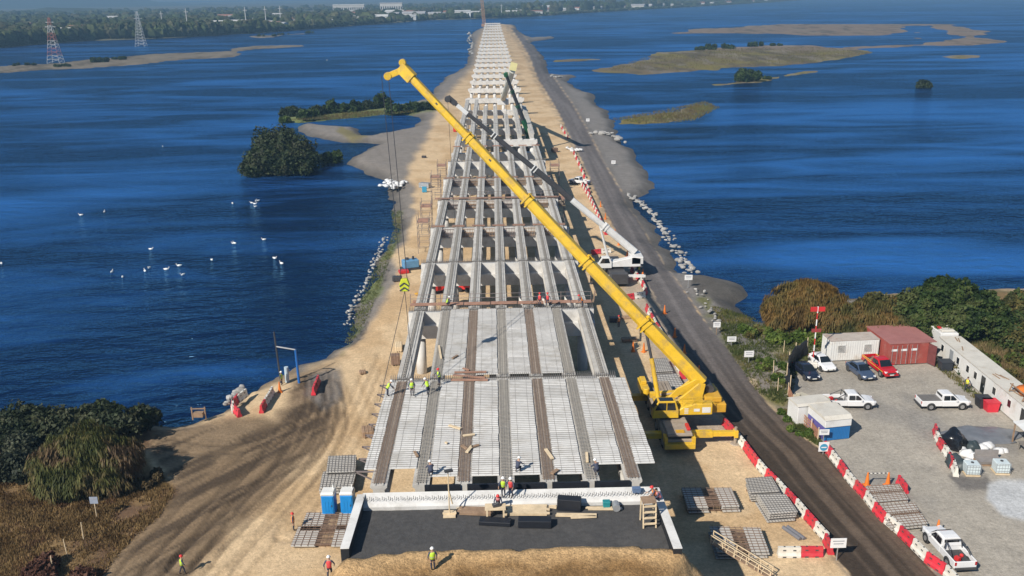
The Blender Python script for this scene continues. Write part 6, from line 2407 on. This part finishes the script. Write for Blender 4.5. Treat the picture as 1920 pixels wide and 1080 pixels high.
DARK = [(.018, .030, .012), (.035, .052, .018), (.055, .072, .026)]
GREY = [(.03, .038, .024), (.055, .065, .04), (.085, .095, .06)]
WIL = [(.055, .065, .018), (.10, .105, .03), (.14, .12, .045), (.15, .10, .055)]
BRN = [(.10, .062, .016), (.16, .095, .025), (.20, .125, .035), (.13, .10, .03)]
OLV = [(.05, .055, .015), (.09, .085, .025), (.13, .105, .032)]
FOR = [(.018, .036, .010), (.034, .062, .014), (.06, .09, .022)]
LGR = [(.06, .10, .015), (.10, .15, .025), (.14, .18, .035)]


def tree(px, py, label, blobs, n, size, cols, droop=False, seed=1, trunk=2.0, name='bush', cat='bush', z=0.0, group=None, aspect=1.5, gap=0.0):
    """blobs in metres relative to the foot"""
    p = P(px, py, z)
    t = empty(name, p, 0, label, cat, group)
    link('crown', leaf_mesh('crown', blobs, n, size, cols, droop, seed, ground=-.15, aspect=aspect, gap=gap), t)
    m = MB()
    rs = random.Random(seed)
    for (c, rd) in blobs[:4]:
        b0 = Vector((c[0] * .35, c[1] * .35, -.2))
        m.tube(b0, Vector((c[0], c[1], c[2] * .9)), .16, .07, 7)
        for k in range(3):
            e = Vector(c) + Vector((rs.uniform(-1, 1) * rd[0] * .7, rs.uniform(-1, 1) * rd[1] * .7, rs.uniform(.1, .7) * rd[2]))
            m.tube(Vector((c[0], c[1], c[2] * .6)), e, .05, .02, 5)
    m.build('trunk', BARK, t)
    return t


def blobset(seed, n, w, dpt, h, rmin, rmax, base=.5):
    rs = random.Random(seed)
    out = []
    for k in range(n):
        x, y = rs.uniform(-w / 2, w / 2), rs.uniform(-dpt / 2, dpt / 2)
        f = 1 - (abs(x) / (w / 2 + .01)) ** 2 * .5 - (abs(y) / (dpt / 2 + .01)) ** 2 * .3
        r = rs.uniform(rmin, rmax)
        zc = max(r * .55, (h - r * .8) * f * rs.uniform(.75, 1.0))
        out.append(((x, y, zc), (r, r, r * rs.uniform(.75, 1.0))))
        if zc > r * 1.1:
            out.append(((x, y, zc * .45), (r * 1.05, r * 1.05, zc * .55)))
    return out


# left foreground
tree(90, 830, 'dark evergreen hedge along the water at the left edge', [((-12.5 + 1.45 * i, random.uniform(-.6, 1.2), random.uniform(1.6, 2.4)), (random.uniform(1.5, 2.2), 2.0, random.uniform(1.5, 2.1))) for i in range(15)] + [((-11 + 2.2 * i, -1.5, 1.2), (1.6, 1.4, 1.3)) for i in range(9)], 24000, .27, [(.022, .034, .016), (.045, .058, .028), (.075, .082, .042)], seed=3)
tree(205, 812, 'dark shrub mass behind the big drooping bush', blobset(4, 7, 7.5, 4, 3.2, 1.3, 1.9), 9000, .28, GREY[:2] + DARK[1:], seed=4)
tree(25, 880, 'grey-green shrub at the left edge below the hedge', blobset(5, 6, 5, 4, 3.4, 1.2, 1.9), 9000, .26, GREY, seed=5)
tree(158, 915, 'big drooping bush with olive and brown strands', [((.4, .8, 3.7), (3.6, 3.0, 2.2)), ((-2.6, .3, 2.5), (2.5, 2.5, 2.1)), ((3.0, .8, 2.7), (2.7, 2.6, 2.3)), ((.6, -1.4, 2.0), (3.1, 2.0, 1.9)), ((-1.8, -1.5, 1.6), (2.4, 1.8, 1.6)), ((2.6, -1.2, 1.5), (2.2, 1.7, 1.5))], 30000, .10, WIL, True, 6, aspect=6.5)
tree(118, 1070, 'reddish low scrub in the dry grass', blobset(7, 6, 4.5, 3, 1.0, .6, 1.0), 3000, .22, [(.10, .045, .03), (.15, .075, .05)], seed=7)
tree(300, 905, 'dark scrub at the edge of the muddy track', blobset(8, 4, 2.6, 2.4, 1.1, .5, .8), 1500, .22, [(.08, .06, .03), (.12, .085, .04)], seed=8)
# right foreground
tree(1508, 610, 'rounded golden-brown drooping willow by the water', [((0, 1.2, 4.1), (4.2, 3.4, 2.2)), ((-3.6, -.2, 2.4), (2.6, 2.8, 2.3)), ((3.0, 1.0, 3.2), (2.8, 2.8, 2.2)), ((-.6, -1.6, 2.2), (3.6, 2.2, 2.0)), ((-4.2, -1.4, 1.5), (1.8, 1.8, 1.5))], 32000, .11, BRN, True, 11, name='willow_tree', cat='tree', aspect=6)
tree(1630, 636, 'olive drooping willow behind the two containers', [((0, .8, 3.0), (4.2, 3.0, 2.2)), ((-4.2, .4, 2.6), (3.0, 2.6, 2.1)), ((4.0, .8, 3.0), (3.2, 2.8, 2.3)), ((-1.5, -1.6, 1.9), (3.4, 2.0, 1.8)), ((2.6, -1.4, 1.9), (3.0, 2.0, 1.8))], 32000, .11, OLV + [(.16, .10, .03)], True, 12, name='willow_tree', cat='tree', aspect=6)
tree(1775, 640, 'large dark green tree behind the red containers', [((0, 2, 5.2), (4.2, 3.6, 2.6)), ((-3.8, 1, 4.0), (3.0, 3.0, 2.6)), ((4.2, 1.2, 4.0), (3.2, 3.0, 2.6)), ((.8, -1.2, 3.0), (4.2, 2.6, 2.4)), ((5.6, -.6, 2.3), (2.6, 2.4, 2.0)), ((-4.4, -.8, 2.0), (2.4, 2.2, 1.9))], 30000, .32, FOR + [(.08, .095, .03)], seed=13, name='broadleaf_tree', cat='tree')
tree(1905, 640, 'mixed olive shrubs at the right edge behind the offices', blobset(14, 12, 11, 8, 4.0, 1.4, 2.2), 16000, .28, OLV + FOR[1:], seed=14)
tree(1880, 690, 'green bramble bank above the office row', blobset(15, 9, 9, 5, 1.9, .9, 1.4), 7000, .32, LGR[:2] + OLV, seed=15)
tree(1960, 735, 'brown-green shrub clump at the far right edge', blobset(16, 6, 7, 4, 2.0, .9, 1.4), 5000, .32, OLV, seed=16)
tree(1500, 645, 'bright green bramble bank left of the white container', blobset(17, 10, 7.5, 2.6, 1.4, .7, 1.1), 6000, .28, LGR, seed=17)
tree(1420, 625, 'bright green bramble patch nearest the mud spit', blobset(18, 8, 6, 3.0, 1.0, .5, .9), 4000, .26, LGR + OLV[1:], seed=18)
tree(1590, 652, 'low green weeds behind the white container', blobset(19, 6, 6, 2, 1.1, .5, .9), 3000, .26, LGR, seed=19)
tree(1445, 700, 'patchy weeds between road and net fence', blobset(20, 9, 4.5, 7, .7, .4, .7), 3500, .24, LGR + OLV, seed=20)
tree(1495, 800, 'green weed strip beside the orange mesh fence', blobset(21, 9, 2.0, 7, .5, .3, .5), 2500, .22, LGR, seed=21)
tree(1690, 592, 'back row of olive shrubs at the shore between willow and dark tree', blobset(22, 9, 12, 4, 3.6, 1.4, 2.1), 9000, .30, OLV, seed=22)
tree(1935, 585, 'shore shrubs at the far right edge', blobset(23, 9, 12, 5, 3.0, 1.2, 1.9), 9000, .32, OLV + FOR[1:], seed=23)
tree(1850, 700, 'dark green scrub strip right behind the office row', blobset(24, 8, 6, 6, 1.6, .7, 1.2), 6000, .26, FOR + OLV, seed=24)
# islands
tree(528, 322, 'large dark bush filling the small island', blobset(31, 18, 15, 12, 8.0, 2.6, 3.8) + [((-7.0, 12, 5.6), (4.0, 4.4, 4.6)), ((-1, 12, 6.0), (4.6, 4.6, 4.4)), ((-7.5, 2, 3.0), (3.0, 3.4, 3.4)), ((4, 9, 4.6), (4, 4, 4)), ((6.5, 1, 2.6), (3.2, 3.4, 3.0)), ((-4, 17, 5.4), (4.5, 4, 4.6))], 26000, .46, DARK + [(.05, .055, .03)], seed=31, z=-1)
tree(603, 303, 'lower dark bush at the right end of the small island', blobset(32, 6, 9, 5, 3.4, 1.5, 2.2), 5000, .5, FOR, seed=32, z=-1)
for k, (x, y, w_, h_, c, lab) in enumerate([(548, 221, 10, 5.6, DARK, 'dark bush at the left tip of the lagoon bank'), (578, 226, 9, 5.0, FOR, 'dark green bush, second from the left tip of the lagoon bank'), (597, 219, 8, 5.2, DARK, 'dark bush behind the gap on the lagoon bank'), (622, 216, 8, 6.6, FOR, 'pointed bush on the lagoon bank'), (648, 214, 9, 5.2, FOR, 'round bush right of the pointed one'), (668, 211, 6, 6.4, FOR, 'tall narrow bush in the middle of the lagoon bank'), (690, 208, 9, 4.8, DARK, 'low wide bush left of the tallest bush'), (715, 205, 10, 7.0, FOR, 'tallest bush of the lagoon bank'), (745, 214, 9, 4.6, FOR, 'bush beside the crane ropes on the lagoon bank'), (771, 212, 10, 4.8, FOR, 'bush right of the crane ropes'), (798, 209, 10, 4.6, DARK, 'bush at the causeway end of the lagoon bank'), (533, 230, 5, 2.2, LGR, 'bright green reed clump at the left tip')]):
    tree(x, y, lab, blobset(40 + k, 6, w_ * .75, w_ * .6, h_, w_ * .17, w_ * .26), 2600, .62, c, seed=40 + k, z=-.9, group='bushes on the lagoon bank')
tree(1403, 152, 'lone dark green dome of a tree on the right islet', blobset(60, 8, 13, 10, 6.8, 2.4, 3.4), 5000, .8, FOR, seed=60, z=-1)
tree(1440, 149, 'tiny dark shrub right of the lone dome tree', blobset(61, 3, 5, 3, 1.8, .8, 1.2), 700, .6, FOR, seed=61, z=-1)
tree(1731, 165, 'round dark bush standing alone in the water', blobset(62, 6, 4.4, 4, 4.4, 1.2, 1.8), 2600, .6, DARK, seed=62, z=-1.2)
for k, (x, y, w_, h_, lab) in enumerate([(1345, 92, 22, 5.0, 'dark thicket, left one on the big right island'), (1322, 94, 14, 3.2, 'low dark thicket at the left on the big right island'), (1420, 87, 14, 4.0, 'dark thicket, right one on the big right island'), (1452, 86, 12, 2.4, 'low scrub right of the right thicket'), (180, 117, 14, 4.2, 'dark scrub clump on the left sandbar'), (228, 112, 16, 2.6, 'low scrub on the left sandbar'), (118, 125, 16, 2.0, 'flat scrub at the pylon foot on the left sandbar'), (50, 123, 18, 2.0, 'flat scrub left of the striped pylon'), (500, 68, 30, 3.0, 'dark reed islet in the far left channel'), (535, 65, 20, 2.2, 'small dark reed islet right of the long one'), (580, 62, 10, 3.0, 'tiny dark reed islet farthest right')]):
    tree(x, y, lab, blobset(70 + k, 7, w_, w_ * .5, h_, h_ * .4, h_ * .62), 1500, .9, FOR, seed=70 + k, z=-.9)

# dry grass and weeds: uncountable ground cover
def tufts(name, polys, n, h, cols, seed, dens_sc=3.0):
    r_ = np.random.default_rng(seed)
    vs, cs = [], []
    cols = np.array(cols)
    for poly, share in polys:
        pa = np.array(poly, float)
        m = int(n * share)
        # uniform on the ground: sample world box, keep inside
        wp = toworld(poly, 0)
        lo, hi = wp.min(0), wp.max(0)
        got = 0
        while got < m:
            q = r_.uniform(lo, hi, (m * 2, 2))
            q = q[sdist(q[:, 0], q[:, 1], wp) > -.3]
            g = fbm(q[:, 0] / dens_sc, q[:, 1] / dens_sc, 3)
            q = q[g > r_.uniform(.18, .56, len(q))]
            q = q[:m - got]
            got += len(q)
            k = len(q)
            for _ in range(4):
                a = r_.uniform(0, 6.28, k)
                hh_ = h * r_.uniform(.4, 1.2, k)
                w_ = .03 + .045 * r_.random(k)
                off = r_.normal(size=(k, 2)) * .12
                ln_ = r_.normal(size=(k, 2)) * .22 * h
                b0 = np.stack([q[:, 0] + off[:, 0] - np.cos(a) * w_, q[:, 1] + off[:, 1] - np.sin(a) * w_, np.full(k, -.05)], 1)
                b1 = np.stack([q[:, 0] + off[:, 0] + np.cos(a) * w_, q[:, 1] + off[:, 1] + np.sin(a) * w_, np.full(k, -.05)], 1)
                tp = np.stack([q[:, 0] + off[:, 0] + ln_[:, 0], q[:, 1] + off[:, 1] + ln_[:, 1], hh_], 1)
                vs.append(np.stack([b0, b1, tp], 1).reshape(-1, 3))
                ci = np.clip((fbm(q[:, 0] / 2.2 + seed, q[:, 1] / 2.2, 3) - .3) / .4 + r_.normal(size=k) * .2, 0, .999) * (len(cols) - 1)
                i0 = ci.astype(int)
                f = (ci - i0)[:, None]
                c = (cols[i0] * (1 - f) + cols[np.minimum(i0 + 1, len(cols) - 1)] * f) * r_.uniform(.7, 1.3, k)[:, None]
                cs.append(np.repeat(c, 3, 0))
    v = np.concatenate(vs)
    me = bpy.data.meshes.new(name)
    me.from_pydata(v.tolist(), [], np.arange(len(v)).reshape(-1, 3).tolist())
    set_tint(me, np.concatenate(cs))
    me.materials.append(LEAF)
    return tag(link(name, me), kind='stuff')


tufts('dry_grass', [([(-300, 900), (60, 900), (290, 900), (325, 925), (298, 965), (240, 1010), (195, 1065), (140, 1140), (-300, 1140)], 1.0)], 30000, .30, [(.13, .08, .035), (.24, .16, .07), (.32, .22, .10), (.16, .09, .05)], 5)
tufts('tall_dry_grass', [([(1752, 622), (1790, 620), (1960, 690), (2020, 760), (2020, 880), (1935, 800), (1870, 735)], 1.0)], 9000, .9, [(.14, .10, .045), (.24, .17, .08), (.30, .22, .12), (.12, .12, .04)], 6)
tufts('verge_weeds', [([(1340, 575), (1430, 605), (1540, 640), (1540, 690), (1490, 700), (1470, 760), (1420, 730), (1370, 660)], .8), ([(1470, 770), (1500, 800), (1545, 838), (1500, 812)], .14), ([(1752, 672), (1772, 688), (1830, 735), (1845, 752), (1840, 758), (1790, 712), (1755, 684)], .06)], 5000, .35, [(.06, .08, .02), (.11, .13, .035), (.18, .15, .06)], 8)
tufts('shore_weeds', [([(648, 650), (672, 590), (700, 515), (728, 470), (742, 430), (735, 395), (752, 395), (748, 440), (726, 500), (700, 560), (672, 620)], 1.0)], 1100, .2, [(.10, .12, .04), (.15, .17, .05), (.22, .19, .09)], 9, 5.0)
tufts('island_grass', [([(1150, 224), (1250, 206), (1320, 192), (1348, 202), (1300, 226), (1220, 234)], .25), ([(1130, 133), (1210, 108), (1330, 92), (1530, 88), (1640, 98), (1530, 116), (1280, 132)], .6), ([(632, 224), (735, 214), (790, 208), (720, 208), (640, 214), (540, 226)], .15)], 9000, .9, [(.13, .095, .04), (.19, .15, .05), (.16, .17, .05)], 10, 14.0)

# ---------------------------------------------------------------- far bank
FAR = attr_mat('far_leaf', .4, ((.02, .6), (.12, .9), (.5, .8)), .9, .9, bscale=.45)


def clump_mass(name, pts, cols, seed):
    """many small uneven crowns in one mass"""
    r_ = np.random.default_rng(seed)
    base = MB().ball((0, 0, 0), 1, 7, 5)
    bv, bf = np.array(base.v), base.f
    vs, fs, cs = [], [], []
    cols = np.array(cols)
    for k, (x, y, z0, rw, rh) in enumerate(pts):
        v = bv * (1 + r_.uniform(-.32, .32, (len(bv), 1)))
        v = v * np.array((rw, rw, rh)) + np.array((x, y, z0 + rh * .8))
        o = k * len(bv)
        vs.append(v)
        fs += [tuple(i + o for i in f) for f in bf]
        c = cols[r_.integers(len(cols))] * r_.uniform(.7, 1.35)
        cs.append(np.repeat(c[None], len(bv), 0))
    me = bpy.data.meshes.new(name)
    me.from_pydata(np.concatenate(vs).tolist(), [], fs)
    set_tint(me, np.concatenate(cs))
    me.materials.append(FAR)
    return tag(link(name, me), kind='stuff')


def bank_pt(px, off):
    s_ = shore_at(px)
    d = Vector((s_.x, s_.y, 0)).normalized()
    return s_.x + d.x * off, s_.y + d.y * off


FC = [(.030, .042, .016), (.045, .06, .02), (.06, .072, .028), (.07, .07, .035)]
pts = []
for k in range(2600):
    px = random.uniform(-330, 1590)
    off = abs(random.gauss(0, 1)) * 30 + 4
    hgt_ = random.uniform(3.5, 7.5) * (1.25 if px < 500 else .9) * (.55 if px > 1000 else 1)
    if 560 < px < 900 and random.random() < .35:
        continue
    x, y = bank_pt(px, off)
    pts.append((x, y, 0, random.uniform(4, 8), hgt_))
clump_mass('riverbank_wood', pts, FC, 21)
pts = []
for k in range(5200):
    px = random.uniform(-330, 1590)
    off = 70 + 2600 * random.random() ** 1.6
    x, y = bank_pt(px, off)
    dn = vnoise(np.array([x / 170.0]), np.array([y / 170.0]))[0]
    if dn < .42 and random.random() < .85:
        continue
    big = 1.6 if (980 < px < 1260 and off < 700) else 1.0
    pts.append((x, y, 2, random.uniform(6, 13), random.uniform(4.5, 9) * big))
clump_mass('suburb_woods', pts, FC, 22)
# houses, each a thing
HW = M('far_wall_white', (.66, .65, .62), .8, .1, .1, rnd=.2)
HR = [M('far_roof_grey', (.40, .40, .41), .8, .15, .1), M('far_roof_pale', (.62, .62, .60), .8, .1, .1), M('far_roof_rust', (.34, .17, .12), .8, .15, .1)]
hm_ = []
for k in range(3):
    a_ = MB().b3(-9, 9, -5, 5, 0, 5).mesh('wall', HW)
    b_ = MB().prism([(-5.4, 5.0), (5.4, 5.0), (0, 7.4)], 'x', -9.4, 9.4).mesh('roof', HR[k])
    hm_.append((a_, b_))
hp = []
for k in range(130):
    px = random.uniform(-40, 1480)
    off = random.choice((60, 90, 140, 200, 300, 420, 600, 900)) * random.uniform(.8, 1.3)
    if px > 760:
        off = off * .6 + 40
    hp.append((px, off))
hp.sort()
for k, (px, off) in enumerate(hp):
    x, y = bank_pt(px, off)
    t = empty('house', (x, y, 2.5), random.uniform(-.5, .5), 'distant pale house among the far trees, %s from the left' % nth(k + 1), 'house', 'houses on the far bank')
    sc = random.uniform(.8, 1.6)
    t.scale = (sc * random.uniform(.9, 2.0), sc, sc * random.uniform(.8, 1.2))
    a_, b_ = hm_[k % 3]
    link('wall', a_, t)
    link('roof', b_, t)
for k, (px, off, lx, lz, lab) in enumerate([(735, 900, 60, 26, 'large white far building above the trees left of the bridge'), (868, 25, 32, 13, 'pale flat shed on the far shore behind the causeway tip'), (690, 60, 40, 8, 'long low pale warehouse at the far waterline, left'), (610, 70, 50, 7, 'long pale greenhouse roof on the far bank'), (480, 180, 45, 9, 'pale blue roofed hall on the far left bank'), (1000, 60, 40, 8, 'brown roofed hall right of the causeway tip'), (760, 45, 40, 8, 'long pale warehouse at the far waterline, right'), (655, 1200, 90, 22, 'row of white far city blocks on the skyline')]):
    x, y = bank_pt(px, off)
    t = empty('warehouse', (x, y, 1.0), 0, lab, 'building')
    MB().b3(-lx / 2, lx / 2, -9, 9, 0, lz).build('wall', HW, t)
    MB().prism([(-9.6, lz), (9.6, lz), (0, lz + 2.2)], 'x', -lx / 2 - .5, lx / 2 + .5).build('roof', HR[(0, 1, 1, 1, 0, 2, 1, 1)[k]], t)
    w_ = MB()
    for i in range(int(lx / 6)):
        w_.b3(-lx / 2 + 2 + i * 6, -lx / 2 + 5 + i * 6, -9.05, -9.0, lz * .4, lz * .7)
    w_.build('window_band', GLASS, t)
# pylons
PYW, PYR = M('pylon_white', (.62, .62, .62), .6, .1, 1), M('pylon_red', (.42, .16, .13), .6, .1, 1)
for (px, py, h_, lab, wv) in ((105, 118, 33, 'red and white lattice pylon on the left sandbar', .13), (265, 87, 34, 'pale lattice pylon standing in the far left channel', .13)):
    b0 = P(px, py, WATER)
    t = empty('lattice_pylon', b0, 0, lab, 'pylon')
    nb = 6
    for k in range(nb):
        m = MB()
        f0, f1 = k / nb, (k + 1) / nb
        wf = lambda f: 8.0 * (1 - f) ** 1.15 + 1.2
        lattice(m, (0, 0, h_ * f0), (0, 0, h_ * f1), wf(f0), wf(f1), 2, wv)
        m.build('lattice_section', PYW if (k % 2 == 0 or px > 200) else PYR, t)
    m = MB()
    for z, w_ in ((.80, 8), (.90, 6)):
        m.bar((-w_ / 2, 0, h_ * z), (w_ / 2, 0, h_ * z), .3)
    m.build('cross_arm', PYW, t)
for k, (px, off, h_) in enumerate(((352, 120, 30), (352 - 45, 260, 26), (463, 130, 30), (500, 200, 30), (527, 240, 30), (940, 60, 24))):
    x, y = bank_pt(px, off)
    m = MB().tube((0, 0, 0), (0, 0, h_), .9, .5, 6).bar((-3, 0, h_ * .85), (3, 0, h_ * .85), .6)
    o = m.build('transmission_mast', PYW)
    o.location = (x, y, 2)
    tag(o, 'thin pale mast on the far bank, %s from the left' % nth((2, 1, 3, 4, 5, 6)[k]), 'mast', 'thin masts on the far bank')
